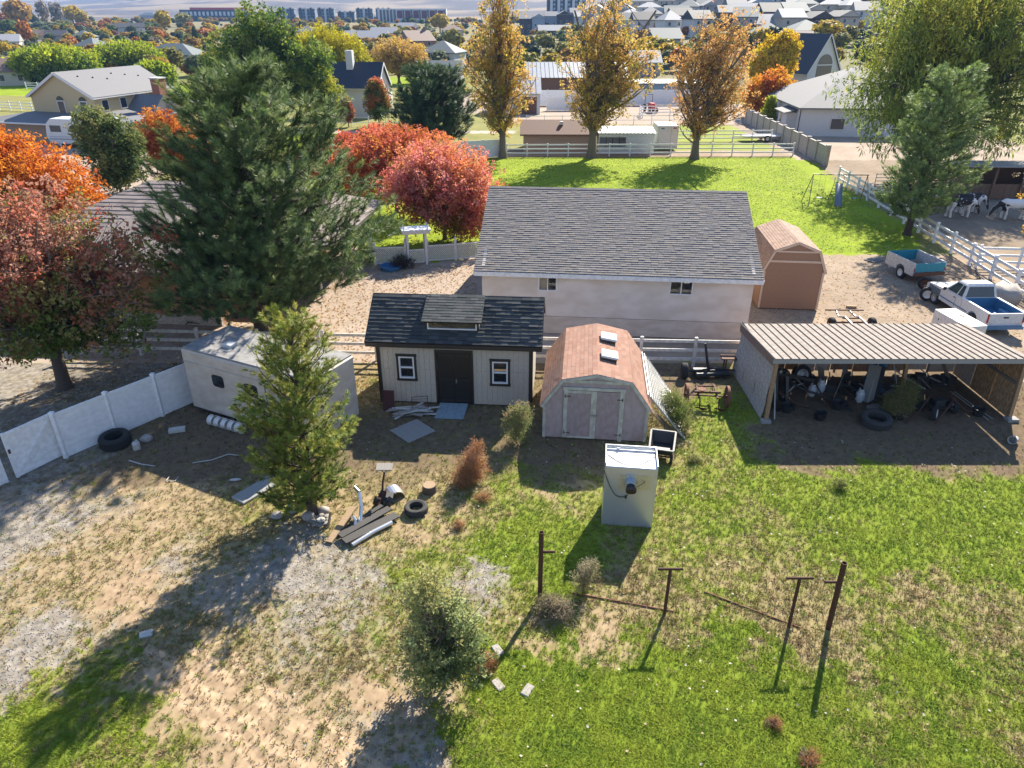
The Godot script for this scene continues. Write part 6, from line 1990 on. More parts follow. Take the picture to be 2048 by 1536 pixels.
	for x in [-0.3, 0.25]:
		for z in [-0.17, 0.17]:
			part(t, "leg", bx(Vector3(x - 0.025, 0, z - 0.025), Vector3(x + 0.025, 0.718, z + 0.025)), M("rust_steel"))

func tyre_lying(nm: String, label: String, at: Vector3, r: float, w: float, tilt := Vector3.ZERO, m := "tyre_dusty") -> Node3D:
	var t := solo(nm, label, "tyre", wheel_tyre(r, w), M(m), at + Vector3(0, w * 0.5, 0))
	t.rotation = Vector3(PI / 2, 0, 0) + tilt
	return t

func rock(label: String, at: Vector3, s: Vector3) -> void:
	var b := MB.new()
	b.ball(Vector3.ZERO, s, 9, 6)
	var nz := FastNoiseLite.new()
	nz.seed = hash(label) % 999
	nz.frequency = 2.2
	for i in b.v.size():
		b.v[i] += b.v[i].normalized() * nz.get_noise_3dv(b.v[i]) * s.x * 0.5
	solo("rock", label, "rock", b, M("rock"), at)

func plank(label: String, a: Vector3, c: Vector3, w: float, h: float, m: String, nm := "board") -> void:
	var b := MB.new()
	b.bar(Vector3.ZERO, c - a, w, h)
	solo(nm, label, "board", b, M(m), a)

func yard_junk() -> void:
	tyre_lying("old_tyre", "old tyre lying flat on the dry ground in the middle of the yard", Vector3(-2.95, 0, -17.65), 0.36, 0.24)
	tyre_lying("big_tyre", "big black tractor tyre lying by the white privacy fence", Vector3(-14.1, 0, -21.5), 0.52, 0.42, Vector3(0.04, 0, 0), "tyre")
	# stump
	var t := thing("tree_stump", "round sawn tree stump near the loose tyre", "stump", Vector3(-2.65, 0, -18.7))
	var b := MB.new()
	b.tube(Vector3(0, -0.05, 0), Vector3(0, 0.26, 0), 0.24, 0.22, 14)
	part(t, "bark", b, mats["bark_grey"])
	b = MB.new()
	b.tube(Vector3(0, 0.261, 0), Vector3(0, 0.27, 0), 0.205, 0.205, 14)
	part(t, "cut_face", b, M("raw_wood"))
	# planks
	plank("long black plank nearest in the pile by the small pine", Vector3(-4.85, 0.14, -16.1), Vector3(-3.5, 0.12, -17.35), 0.3, 0.045, "board_black")
	plank("black plank lying beside the long one in the pile", Vector3(-5.0, 0.16, -16.3), Vector3(-3.75, 0.18, -17.6), 0.24, 0.045, "board_black")
	plank("narrow dark plank at the back of the pile", Vector3(-5.1, 0.1, -16.5), Vector3(-4.0, 0.2, -17.7), 0.14, 0.05, "board_black")
	plank("splintered pale board left of the black planks", Vector3(-5.3, 0.06, -16.15), Vector3(-4.85, 0.22, -17.6), 0.2, 0.05, "raw_wood")
	plank("thin stake standing in the plank pile", Vector3(-5.5, 0.0, -16.9), Vector3(-5.42, 0.42, -17.1), 0.06, 0.06, "raw_wood")
	b = MB.new()
	b.path([Vector3(0, 0.08, 0), Vector3(0.5, 0.1, -0.55), Vector3(1.0, 0.1, -1.0)], 0.07, 0.07, 10)
	solo("metal_pipe", "shiny steel pipe under the near black plank", "pipe", b, mat("duct", Color(0.6, 0.6, 0.6), 0.3, "", Vector3.ONE, 0.8), Vector3(-4.6, 0, -16.0))
	b = MB.new()
	b.path([Vector3(0, 0.05, 0.5), Vector3(0.02, 0.5, 0.1), Vector3(-0.05, 0.85, -0.1), Vector3(-0.22, 0.92, -0.25)], 0.06, 0.055, 9)
	solo("exhaust_pipe", "bent silver exhaust pipe rising from the plank pile", "pipe", b, mat("duct", Color(0.6, 0.6, 0.6)), Vector3(-4.55, 0, -17.4))
	b = MB.new()
	b.path([Vector3(0, 0.03, 0.2), Vector3(0.06, 0.25, 0.0), Vector3(-0.04, 0.36, -0.08)], 0.05, 0.045, 8)
	solo("exhaust_pipe", "short bent silver pipe stub in the plank pile", "pipe", b, mat("duct", Color(0.6, 0.6, 0.6)), Vector3(-4.7, 0, -16.9))
	# old engine heap with a small sign on a rod
	t = thing("engine_block", "old black engine parts heaped beside the loose tyre", "engine", Vector3(-4.0, 0, -18.1), 0.3)
	var r := RandomNumberGenerator.new()
	r.seed = 5
	for k in 9:
		var e := MB.new()
		e.box(Vector3(r.randf_range(-0.35, 0.3), r.randf_range(0.06, 0.25), r.randf_range(-0.25, 0.25)), Vector3(r.randf_range(0.1, 0.28), r.randf_range(0.08, 0.2), r.randf_range(0.1, 0.25)), Basis.from_euler(Vector3(r.randf(), r.randf() * 3.0, r.randf())))
		part(t, "casting", e, M("black_plastic") if k % 3 else M("rust_steel"))
	t = thing("sheet_fender", "curved grey metal fender by the engine heap", "fender", Vector3(-3.75, 0, -18.45), 0.5)
	b = MB.new()
	for k in 8:
		var g0 := PI * 0.9 * k / 8.0
		var g1 := PI * 0.9 * (k + 1) / 8.0
		b.quad(Vector3(cos(g0) * 0.3, sin(g0) * 0.3, 0.22), Vector3(cos(g1) * 0.3, sin(g1) * 0.3, 0.22), Vector3(cos(g1) * 0.3, sin(g1) * 0.3, -0.22), Vector3(cos(g0) * 0.3, sin(g0) * 0.3, -0.22))
		b.quad(Vector3(cos(g0) * 0.3, sin(g0) * 0.3, 0.22), Vector3(cos(g0) * 0.27, sin(g0) * 0.27, 0.22), Vector3(cos(g1) * 0.27, sin(g1) * 0.27, 0.22), Vector3(cos(g1) * 0.3, sin(g1) * 0.3, 0.22))
	part(t, "panel", b, mat("duct", Color(0.6, 0.6, 0.6)))
	t = thing("tractor_seat", "thin upright rod with a flat metal seat beside the engine heap", "metal stand", Vector3(-4.1, 0, -18.3), 0.0)
	b = MB.new()
	b.path([Vector3(0, 0, 0), Vector3(0.05, 0.6, -0.05), Vector3(0.12, 0.95, -0.1)], 0.035, 0.03, 8)
	part(t, "rod", b, M("rust_steel"))
	b = MB.new()
	b.path([Vector3(0.12, 0.95, -0.1), Vector3(-0.06, 1.12, -0.1)], 0.025, 0.02, 6)
	b.path([Vector3(0.12, 0.95, -0.1), Vector3(0.3, 1.08, -0.15)], 0.025, 0.02, 6)
	b.box(Vector3(0.14, 1.14, -0.12), Vector3(0.5, 0.04, 0.3), Basis(Vector3.RIGHT, 0.2))
	part(t, "seat", b, M("board_grey"))
	# metal flower and rocks at the foot of the small pine
	t = thing("metal_flower", "flat metal flower ornament by the foot of the small pine", "ornament", Vector3(-5.75, 0, -17.1), 0.2)
	b = MB.new()
	b.lathe([Vector2(0, 0.16), Vector2(0.12, 0.15), Vector2(0.13, 0.12), Vector2(0, 0.12)], 12)
	part(t, "centre", b, M("board_white"))
	for k in 8:
		var g := TAU * k / 8.0
		b = MB.new()
		b.ball(Vector3(cos(g) * 0.24, 0.12, sin(g) * 0.24), Vector3(0.1, 0.012, 0.1), 8, 4)
		part(t, "petal", b, M("board_grey"))
	rock("pale rounded rock left of the metal flower", Vector3(-6.2, 0.1, -17.3), Vector3(0.2, 0.16, 0.17))
	rock("grey rock between the metal flower and the small pine", Vector3(-5.8, 0.08, -17.6), Vector3(0.22, 0.16, 0.18))
	rock("tan rock on the left side of the small pine's foot", Vector3(-6.75, 0.1, -17.7), Vector3(0.2, 0.15, 0.18))
	rock("flat pale rock right under the small pine", Vector3(-7.15, 0.07, -17.35), Vector3(0.2, 0.11, 0.14))
	# slab, litter on the left
	b = MB.new()
	b.cbox(Vector3(0, 0.045, 0), Vector3(1.5, 0.09, 0.62), 0.02)
	solo("concrete_slab", "pale concrete slab lying left of the small pine", "slab", b, M("concrete_foot"), Vector3(-8.2, 0, -18.75), 0.95)
	b = MB.new()
	b.box(Vector3(0, 0.08, 0), Vector3(0.56, 0.12, 0.26), Basis(Vector3.UP, 0.3))
	solo("foam_block", "white foam block on the bare ground in front of the camper", "block", b, M("board_white"), Vector3(-12.3, 0, -22.4))
	t = thing("plastic_jug", "dirty white plastic jug beside the big tyre", "jug", Vector3(-13.25, 0, -21.25), 0.5)
	b = MB.new()
	b.cbox(Vector3(0, 0.14, 0), Vector3(0.24, 0.28, 0.24), 0.05)
	part(t, "body", b, M("board_white"))
	b = MB.new()
	b.tube(Vector3(0.04, 0.28, 0), Vector3(0.04, 0.34, 0), 0.05, 0.045, 10)
	part(t, "neck", b, M("board_white"))
	rock("small grey rock behind the plastic jug", Vector3(-13.15, 0.1, -21.75), Vector3(0.22, 0.16, 0.2))
	for k in 5:
		var x := -11.15 + k * 0.30
		var w := thing("wheel_rim", ["leftmost white wheel rim of the row under the camper", "second white wheel rim of the row under the camper", "middle dusty wheel rim of the row under the camper", "fourth white wheel rim of the row under the camper", "rightmost white wheel rim of the row under the camper"][k], "wheel rim", Vector3(x, 0.2, -22.9 + k * 0.14), PI / 2 - 0.45, "white wheel rims in a row")
		b = MB.new()
		b.x = Transform3D(Basis(Vector3.RIGHT, PI / 2), Vector3.ZERO)
		b.lathe([Vector2(0.13, 0.05), Vector2(0.15, 0.09), Vector2(0.2, 0.11), Vector2(0.205, 0.1), Vector2(0.17, 0.07), Vector2(0.16, -0.07), Vector2(0.205, -0.1), Vector2(0.2, -0.11), Vector2(0.15, -0.09), Vector2(0.14, 0.0)], 22)
		part(w, "barrel", b, M("rim_white"))
		b = MB.new()
		b.x = Transform3D(Basis(Vector3.RIGHT, PI / 2), Vector3.ZERO)
		b.lathe([Vector2(0.14, 0.02), Vector2(0.08, 0.045), Vector2(0.045, 0.04), Vector2(0.04, 0.0)], 18)
		part(w, "disc", b, M("rim_white"))
	for q in [[[Vector3(-13.15, 0.03, -20.45), Vector3(-12.6, 0.04, -20.2), Vector3(-12.1, 0.03, -20.1)], 0.025, "thin curved white plastic pipe on the ground left of centre"], [[Vector3(-10.9, 0.03, -20.3), Vector3(-10.3, 0.05, -20.45), Vector3(-9.85, 0.06, -20.8), Vector3(-9.5, 0.04, -20.75)], 0.02, "crooked pale stick on the ground in front of the camper"], [[Vector3(-11.35, 0.03, -19.5), Vector3(-11.35, 0.04, -19.25), Vector3(-11.05, 0.03, -19.25), Vector3(-11.05, 0.04, -19.5)], 0.014, "small bent white wire frame on the bare ground"]]:
		b = MB.new()
		var o: Vector3 = q[0][0]
		b.path((q[0] as Array).map(func(p): return p - o + Vector3(0, o.y, 0)), q[1], q[1] * 0.8, 6)
		solo("ground_litter", q[2], "litter", b, M("board_white"), Vector3(o.x, 0, o.z))
	b = MB.new()
	b.ball(Vector3(0, 0.04, 0), Vector3(0.2, 0.04, 0.07), 10, 6)
	solo("ground_litter", "small white lozenge of plastic on the ground near the slab", "litter", b, M("board_white"), Vector3(-9.1, 0, -19.3), 0.1)
	b = MB.new()
	b.box(Vector3(0, 0.02, 0), Vector3(0.3, 0.03, 0.22), Basis(Vector3.UP, 0.4))
	solo("ground_litter", "pale board scrap at the left edge of the yard", "litter", b, M("board_white"), Vector3(-9.05, 0, -12.75))
	for q in [[-0.35, -12.25, "white stone slab right of the tall bush"], [-0.62, -12.0, "buried white stone slab beside the bush"], [-0.32, -11.25, "grey stone slab in the left pole's shadow"], [0.35, -11.1, "flat grey stone at the shadow's tip"]]:
		b = MB.new()
		b.cbox(Vector3(0, 0.02, 0), Vector3(0.34, 0.06, 0.2), 0.02)
		solo("stone_slab", q[2], "stone", b, M("rock"), Vector3(q[0], 0, q[1]), q[0] * 3.0)
	# in front of the cream shed
	t = thing("wooden_ramp", "faded blue plywood ramp at the black shed door", "ramp", Vector3(-2.3, 0, -23.9), -0.075)
	for k in 3:
		b = MB.new()
		b.bar(Vector3(-0.37 + 0.37 * k, 0.09, -0.48), Vector3(-0.37 + 0.37 * k - 0.05, 0.03, 0.62), 0.362, 0.03)
		part(t, "plank", b, M("blue_paint"))
	b = MB.new()
	b.cbox(Vector3(0, 0.02, 0), Vector3(1.22, 0.03, 1.18), 0.008)
	solo("plywood_sheet", "weathered grey plywood sheet lying before the cream shed", "plywood", b, M("board_grey"), Vector3(-3.65, 0.02, -22.4), 0.75)
	b = MB.new()
	b.box(Vector3(0, 0.42, 0), Vector3(0.45, 0.84, 0.03), Basis(Vector3.RIGHT, -0.16))
	solo("leaning_board", "dark red board leaning beside the left window of the cream shed", "board", b, mat("oxblood", Color(0.075, 0.02, 0.022), 0.7, "bark", Vector3(0.5, 0.05, 0.5)), Vector3(-4.75, 0, -24.0), -0.1)
	var rr := RandomNumberGenerator.new()
	rr.seed = 31
	for k in 13:
		var c := Vector3(rr.randf_range(-4.3, -3.4), 0.03 + 0.018 * k, rr.randf_range(-24.0, -23.5))
		var g := rr.randf_range(-0.5, 0.5) + (0.0 if k % 4 else 0.6)
		var l := rr.randf_range(0.45, 0.8)
		b = MB.new()
		b.bar(Vector3(-l, 0, 0), Vector3(l, 0.02, 0), 0.1, 0.022)
		solo("scrap_board", "weathered board, %s from the bottom of the heap before the cream shed" % ORD[k], "board", b, M("board_white") if k % 3 else M("board_grey"), c, g, "white boards heaped before the cream shed")
	t = thing("wire_rack", "rusty wire rack standing on the heap of white boards", "rack", Vector3(-3.55, 0, -24.0), 0.15)
	b = MB.new()
	b.path([Vector3(-0.3, 0, 0.2), Vector3(-0.3, 0.6, 0.0), Vector3(0.3, 0.6, 0.0), Vector3(0.3, 0, 0.2)], 0.012, 0.012, 5)
	part(t, "frame", b, M("rust_steel"))
	for k in 4:
		b = MB.new()
		b.tube(Vector3(-0.3, 0.15 + 0.12 * k, 0.15 - 0.04 * k), Vector3(0.3, 0.15 + 0.12 * k, 0.15 - 0.04 * k), 0.006, 0.006, 4)
		part(t, "bar", b, M("rust_steel"))
	# behind: pool and brush by the arbor
	b = MB.new()
	b.lathe([Vector2(0, 0.02), Vector2(0.55, 0.02), Vector2(0.62, 0.22), Vector2(0.66, 0.22), Vector2(0.6, 0.0), Vector2(0, 0.0)], 22)
	solo("wading_pool", "blue plastic tub on the gravel by the arbor", "tub", b, mat("pool_blue", Color(0.04, 0.17, 0.36), 0.4), Vector3(-7.3, 0, -41.3))
	t = leafy("brush_heap", "dark heap of cut brush on the gravel beside the arbor", Vector3(-6.6, 0, -41.6), [[0, 0.25, 0, 0.75, 0.4, 0.5]], 0.3, 0.02, 60, 120, "twiggy", 0.18, [Color(0.04, 0.03, 0.025), Color(0.08, 0.06, 0.045)], {"cat": "brush heap", "stems": 4, "fork": 0.05, "twigs": 5})
	# garden chairs
	for q in [[-15.5, -66.8, 0.3, "white plastic garden chair under the red tree"], [-16.2, -65.4, -0.6, "second white garden chair nearer the hip-roofed house"]]:
		var c := thing("garden_chair", q[3], "chair", Vector3(q[0], 0, q[1]), q[2], "garden chairs")
		part(c, "seat", bx(Vector3(-0.25, 0.4, -0.22), Vector3(0.25, 0.44, 0.25)), M("chair_white"))
		b = MB.new()
		for k in 7:
			var g0 := PI * k / 7.0
			var g1 := PI * (k + 1) / 7.0
			b.bar(Vector3(cos(g0) * 0.26, 0.7 + sin(g0) * 0.24, -0.26), Vector3(cos(g1) * 0.26, 0.7 + sin(g1) * 0.24, -0.26), 0.04, 0.05)
		for k in 4:
			b.bar(Vector3(-0.18 + 0.12 * k, 0.44, -0.24), Vector3(-0.18 + 0.12 * k, 0.88, -0.27), 0.05, 0.02)
		part(c, "backrest", b, M("chair_white"))
		for x in [-0.23, 0.23]:
			for z in [-0.2, 0.22]:
				part(c, "leg", bx(Vector3(x - 0.02, 0, z - 0.02), Vector3(x + 0.02, 0.4, z + 0.02)), M("chair_white"))

func propane(label: String, at: Vector3, s := 1.0) -> void:
	var t := thing("propane_tank", label, "gas cylinder", at, 0.0, "gas cylinders in the open shed")
	var b := MB.new()
	b.lathe([Vector2(0.0, 0.03), Vector2(0.13 * s, 0.06), Vector2(0.155 * s, 0.12), Vector2(0.155 * s, 0.33 * s), Vector2(0.12 * s, 0.40 * s), Vector2(0.05, 0.43 * s), Vector2(0, 0.43 * s)], 18)
	part(t, "body", b, M("propane"))
	b = MB.new()
	b.lathe([Vector2(0.1, 0.41 * s), Vector2(0.1, 0.52 * s), Vector2(0.088, 0.52 * s), Vector2(0.088, 0.41 * s)], 14, TAU * 0.75)
	part(t, "collar", b, M("propane"))
	b = MB.new()
	b.tube(Vector3(0, 0.43 * s, 0), Vector3(0, 0.5 * s, 0), 0.03, 0.02, 8)
	part(t, "valve", b, M("rust_light"))
	b = MB.new()
	b.tube(Vector3(0, 0, 0), Vector3(0, 0.06, 0), 0.11 * s, 0.11 * s, 14)
	part(t, "foot_ring", b, M("propane"))

func standing_wheel(label: String, at: Vector3, r: float, w: float, turn: float, tilt: float, rim: String) -> Node3D:
	var t := thing("spare_wheel", label, "wheel", at + Vector3(0, r * cos(tilt), 0), turn)
	t.rotation = Vector3(tilt, turn, 0)
	part(t, "tyre", wheel_tyre(r, w), M("tyre"))
	var m := part(t, "rim", wheel_rim(r * 0.6, w), M(rim))
	for k in 6:
		var g := TAU * k / 6.0
		var b := MB.new()
		b.tube(Vector3(cos(g) * r * 0.3, sin(g) * r * 0.3, w * 0.02), Vector3(cos(g) * r * 0.3, sin(g) * r * 0.3, w * 0.10), r * 0.05, r * 0.05, 6)
		part(m, "lug_hole", b, M("black_plastic"))
	return t

func shed_junk() -> void:
	standing_wheel("spare wheel with silver rim leaning on the shed's back wall", Vector3(12.0, 0, -26.35), 0.4, 0.26, 0.1, -0.35, "rim_steel")
	standing_wheel("dark spare wheel left of the silver-rimmed one in the shed", Vector3(11.1, 0, -26.1), 0.38, 0.26, 0.25, -0.35, "rust_steel")
	propane("white gas cylinder, left of the pair by the shed's spare wheels", Vector3(12.05, 0, -25.2))
	propane("white gas cylinder, right of the pair by the shed's spare wheels", Vector3(12.5, 0, -25.5), 1.1)
	propane("pale blue gas cylinder under the middle of the shed roof", Vector3(13.75, 0, -24.7), 1.1)
	tyre_lying("shed_tyre", "tyre lying in the shed behind the pale blue gas cylinder", Vector3(14.0, 0, -25.7), 0.36, 0.24, Vector3(0.15, 0, 0))
	tyre_lying("shed_tyre", "small black tyre lying in the shed left of the gas cylinder", Vector3(12.9, 0, -24.5), 0.3, 0.14)
	tyre_lying("shed_tyre", "large tyre lying half in weeds at the front of the shed", Vector3(13.6, 0, -22.95), 0.55, 0.36, Vector3(0.12, 0, 0.05))
	standing_wheel("small wheel with white hub on the ground in the shed", Vector3(15.95, 0, -23.3), 0.27, 0.18, 0.9, -0.15, "rim_white")
	standing_wheel("small wheel with white hub at the end of the mower frame", Vector3(17.0, 0, -23.8), 0.25, 0.18, 1.2, 0.05, "rim_white")
	# blue tarp hanging by the middle post
	var b := MB.new()
	for i in 8:
		for j in 9:
			var f := func(u: float, w: float) -> Vector3: return Vector3(-0.42 + 0.84 * u + 0.1 * sin(w * 5.0), 2.05 - 1.75 * w, 0.12 * sin(u * 9.0 + w * 3.0) + 0.25 * w)
			b.quad(f.call(i / 8.0, (j + 1) / 9.0), f.call((i + 1) / 8.0, (j + 1) / 9.0), f.call((i + 1) / 8.0, j / 9.0), f.call(i / 8.0, j / 9.0))
	solo("blue_tarp", "blue tarp hanging beside the middle post of the open shed", "tarp", b, M("tarp_blue"), Vector3(14.75, 0, -25.9))
	b = MB.new()
	for i in 6:
		for j in 3:
			var f := func(u: float, w: float) -> Vector3: return Vector3(-0.3 + 0.6 * u, 0.12 + 0.22 * absf(sin(u * 4.0 + w * 2.0)), -0.25 + 0.5 * w)
			b.quad(f.call(i / 6.0, (j + 1) / 3.0), f.call((i + 1) / 6.0, (j + 1) / 3.0), f.call((i + 1) / 6.0, j / 3.0), f.call(i / 6.0, j / 3.0))
	solo("blue_tarp", "crumpled blue sheet on the ground below the hanging tarp", "tarp", b, M("tarp_blue"), Vector3(14.9, 0, -25.0))
	plank("wide dark board leaning below the blue tarp", Vector3(14.0, 0.03, -24.6), Vector3(14.5, 1.2, -25.5), 0.45, 0.04, "board_grey")
	plank("second dark board leaning behind the wide one", Vector3(14.3, 0.03, -24.7), Vector3(14.8, 1.1, -25.6), 0.35, 0.04, "board_black")
	for q in [[Vector3(14.0, 0.05, -24.5), Vector3(14.9, 1.75, -26.0), 0.022, "white pole leaning against the hanging blue tarp", "board_white"], [Vector3(12.7, 0.03, -24.7), Vector3(13.6, 0.7, -26.0), 0.02, "grey stick leaning over the small black tyre", "board_grey"], [Vector3(9.95, 0.0, -23.3), Vector3(9.95, 1.25, -23.9), 0.025, "white pipe standing at the shed's left post", "board_white"], [Vector3(15.2, 0.0, -24.3), Vector3(15.0, 1.6, -25.3), 0.018, "thin pale rod leaning by the shed's middle post", "board_white"], [Vector3(18.0, 0.02, -23.2), Vector3(17.4, 0.35, -24.9), 0.02, "long grey rod lying on the right of the shed", "board_grey"], [Vector3(18.2, 0.02, -23.3), Vector3(17.6, 0.3, -25.0), 0.02, "second long rod lying on the right of the shed", "board_grey"], [Vector3(14.7, 0.35, -24.5), Vector3(15.2, 0.05, -24.2), 0.03, "short white tube below the blue sheet", "board_white"]]:
		b = MB.new()
		b.tube(Vector3.ZERO, q[1] - q[0], q[2], q[2], 7)
		solo("loose_rod", q[3], "rod", b, M(q[4]), q[0])
	var pts := []
	for k in 14:
		var f := k / 13.0
		pts.append(Vector3(0.3 + 2.4 * f, 0.85 * pow(1.0 - f, 1.5) + 0.08, 0.4 + 1.2 * f + 0.25 * sin(f * 7.0)))
	b = MB.new()
	b.path(pts, 0.05, 0.05, 8)
	solo("drain_hose", "black drain hose sagging across the left of the open shed", "hose", b, M("black_plastic"), Vector3(10.4, 0, -25.6))
	# tall black hand truck
	var t := thing("black_engine_hoist", "black engine hoist standing inside the shed's left end", "hoist", Vector3(10.45, 0, -24.6), 0.2)
	for x in [-0.22, 0.25]:
		b = MB.new()
		b.bar(Vector3(x, 0.0, 0.3), Vector3(x, 1.3, -0.1), 0.13, 0.13)
		part(t, "upright", b, M("black_plastic"))
	b = MB.new()
	b.bar(Vector3(-0.3, 1.3, -0.1), Vector3(1.4, 0.9, 0.1), 0.1, 0.12)
	part(t, "boom", b, M("black_plastic"))
	b = MB.new()
	b.ball(Vector3(-0.05, 1.35, -0.05), Vector3(0.08, 0.08, 0.08), 10, 8)
	part(t, "knob", b, M("rim_steel"))
	b = MB.new()
	b.bar(Vector3(-0.3, 0.05, -0.5), Vector3(-0.3, 0.05, 0.7), 0.1, 0.08)
	b.bar(Vector3(0.32, 0.05, -0.5), Vector3(0.32, 0.05, 0.7), 0.1, 0.08)
	part(t, "base", b, M("black_plastic"))
	# mower frame
	t = thing("stripped_mower", "stripped black mower frame on the right of the open shed", "mower", Vector3(16.5, 0, -23.9), 0.2)
	b = MB.new()
	b.bar(Vector3(-0.7, 0.3, -0.25), Vector3(0.7, 0.3, -0.25), 0.06, 0.08)
	b.bar(Vector3(-0.7, 0.3, 0.25), Vector3(0.7, 0.3, 0.25), 0.06, 0.08)
	b.bar(Vector3(-0.6, 0.3, -0.25), Vector3(-0.6, 0.3, 0.25), 0.05, 0.05)
	b.bar(Vector3(0.6, 0.3, -0.25), Vector3(0.6, 0.3, 0.25), 0.05, 0.05)
	part(t, "frame", b, M("black_plastic"))
	b = MB.new()
	b.cbox(Vector3(-0.2, 0.46, 0), Vector3(0.45, 0.25, 0.4), 0.04)
	part(t, "engine", b, M("black_plastic"))
	b = MB.new()
	b.path([Vector3(0.5, 0.34, 0), Vector3(0.3, 0.8, 0), Vector3(0.35, 0.9, 0.1)], 0.02, 0.02, 6)
	part(t, "steering_column", b, M("rust_steel"))
	t = thing("white_bucket", "white bucket lying on the dirt right of the shed's shadow", "bucket", Vector3(17.9, 0.15, -21.6), 0.7)
	t.rotation.z = 1.3
	b = MB.new()
	b.lathe([Vector2(0, -0.16), Vector2(0.13, -0.16), Vector2(0.15, 0.18), Vector2(0.135, 0.18), Vector2(0.12, -0.14), Vector2(0, -0.14)], 18)
	part(t, "pail", b, M("board_white"))
	b = MB.new()
	for k in 8:
		var g0 := PI * k / 8.0
		var g1 := PI * (k + 1) / 8.0
		b.tube(Vector3(cos(g0) * 0.15, 0.16 + sin(g0) * 0.1, 0.05), Vector3(cos(g1) * 0.15, 0.16 + sin(g1) * 0.1, 0.05), 0.004, 0.004, 4)
	part(t, "handle", b, M("rust_steel"))
	b = MB.new()
	b.box(Vector3(0, 0.3, 0), Vector3(1.25, 0.55, 0.03))
	solo("plywood_sheet", "dark plywood sheet leaning on the shed's back wall right of the post", "plywood", b, mat("ply_brown", Color.BLACK), Vector3(16.0, 0.35, -26.75))
	# scrap packed along the back: tubs, crates, bars and sheets, each a thing
	var rj := RandomNumberGenerator.new()
	rj.seed = 12
	var kinds := ["rusty bar", "dark crate", "grey board", "black tub", "old tyre", "pale pipe"]
	for k in 48:
		var kd := k % 6
		var c := Vector3(9.95 + 8.3 * ((k / 6 * 6 + (k * 5) % 6) + rj.randf()) / 48.0, 0.0, rj.randf_range(-26.6, -25.2) if k % 3 else rj.randf_range(-24.9, -23.2))
		var lab := "%s, %s of its kind from the left in the shed's scrap" % [kinds[kd], ORD[k / 6]]
		if kd == 4:
			tyre_lying("shed_tyre", lab, c, rj.randf_range(0.28, 0.36), 0.2, Vector3(rj.randf_range(-0.6, 0.1), rj.randf() * 3.0, 0))
			continue
		b = MB.new()
		var mk: String = ["rust_steel", "board_black", "board_grey", "black_plastic", "", "board_white"][kd]
		if kd == 1:
			b.cbox(Vector3(0, 0.17, 0), Vector3(0.5, 0.34, 0.4), 0.02)
		elif kd == 3:
			b.lathe([Vector2(0, 0.02), Vector2(0.18, 0.02), Vector2(0.24, 0.32), Vector2(0.22, 0.32), Vector2(0.16, 0.05), Vector2(0, 0.05)], 14)
		elif kd == 2:
			b.bar(Vector3(0, 0.02, 0.3), Vector3(0.2, rj.randf_range(0.5, 1.2), -0.3), 0.25, 0.03)
		else:
			b.path([Vector3(-0.5, 0.05, 0.2), Vector3(0.1, rj.randf_range(0.1, 0.5), 0), Vector3(0.7, rj.randf_range(0.05, 0.9), -0.3)], 0.03, 0.025, 6)
		solo("scrap_" + kinds[kd].get_slice(" ", 1), lab, kinds[kd].get_slice(" ", 1), b, M(mk), c, rj.randf() * 3.0)
	b = MB.new()
	b.box(Vector3(0, 0.06, 0), Vector3(0.5, 0.12, 0.35), Basis(Vector3.UP, 0.3))
	solo("cardboard_scrap", "grey flattened carton on the dirt below the gas cylinder", "carton", b, M("board_grey"), Vector3(14.1, 0, -24.1))

# a profile in length (z) and height pushed across the width
func side_basis() -> Basis:
	return Basis(Vector3(0, 0, 1), Vector3.UP, Vector3(-1, 0, 0))

func arch_line(z0: float, z1: float, y0: float, arches: Array, r: float) -> Array:
	var p := [Vector2(z0, y0)]
	for a in arches:
		for k in 9:
			var g := PI - PI * k / 8.0
			p.append(Vector2(a + cos(g) * r, y0 + sin(g) * r * 0.95))
	p.append(Vector2(z1, y0))
	return p

func car_wheel(t: Node3D, at: Vector3, r: float, w: float, rim: String) -> void:
	var o := part(t, "wheel", wheel_tyre(r, w), M("tyre"), at)
	o.rotation.y = PI / 2 if at.x > 0 else -PI / 2
	part(o, "rim", wheel_rim(r * 0.6, w), M(rim))

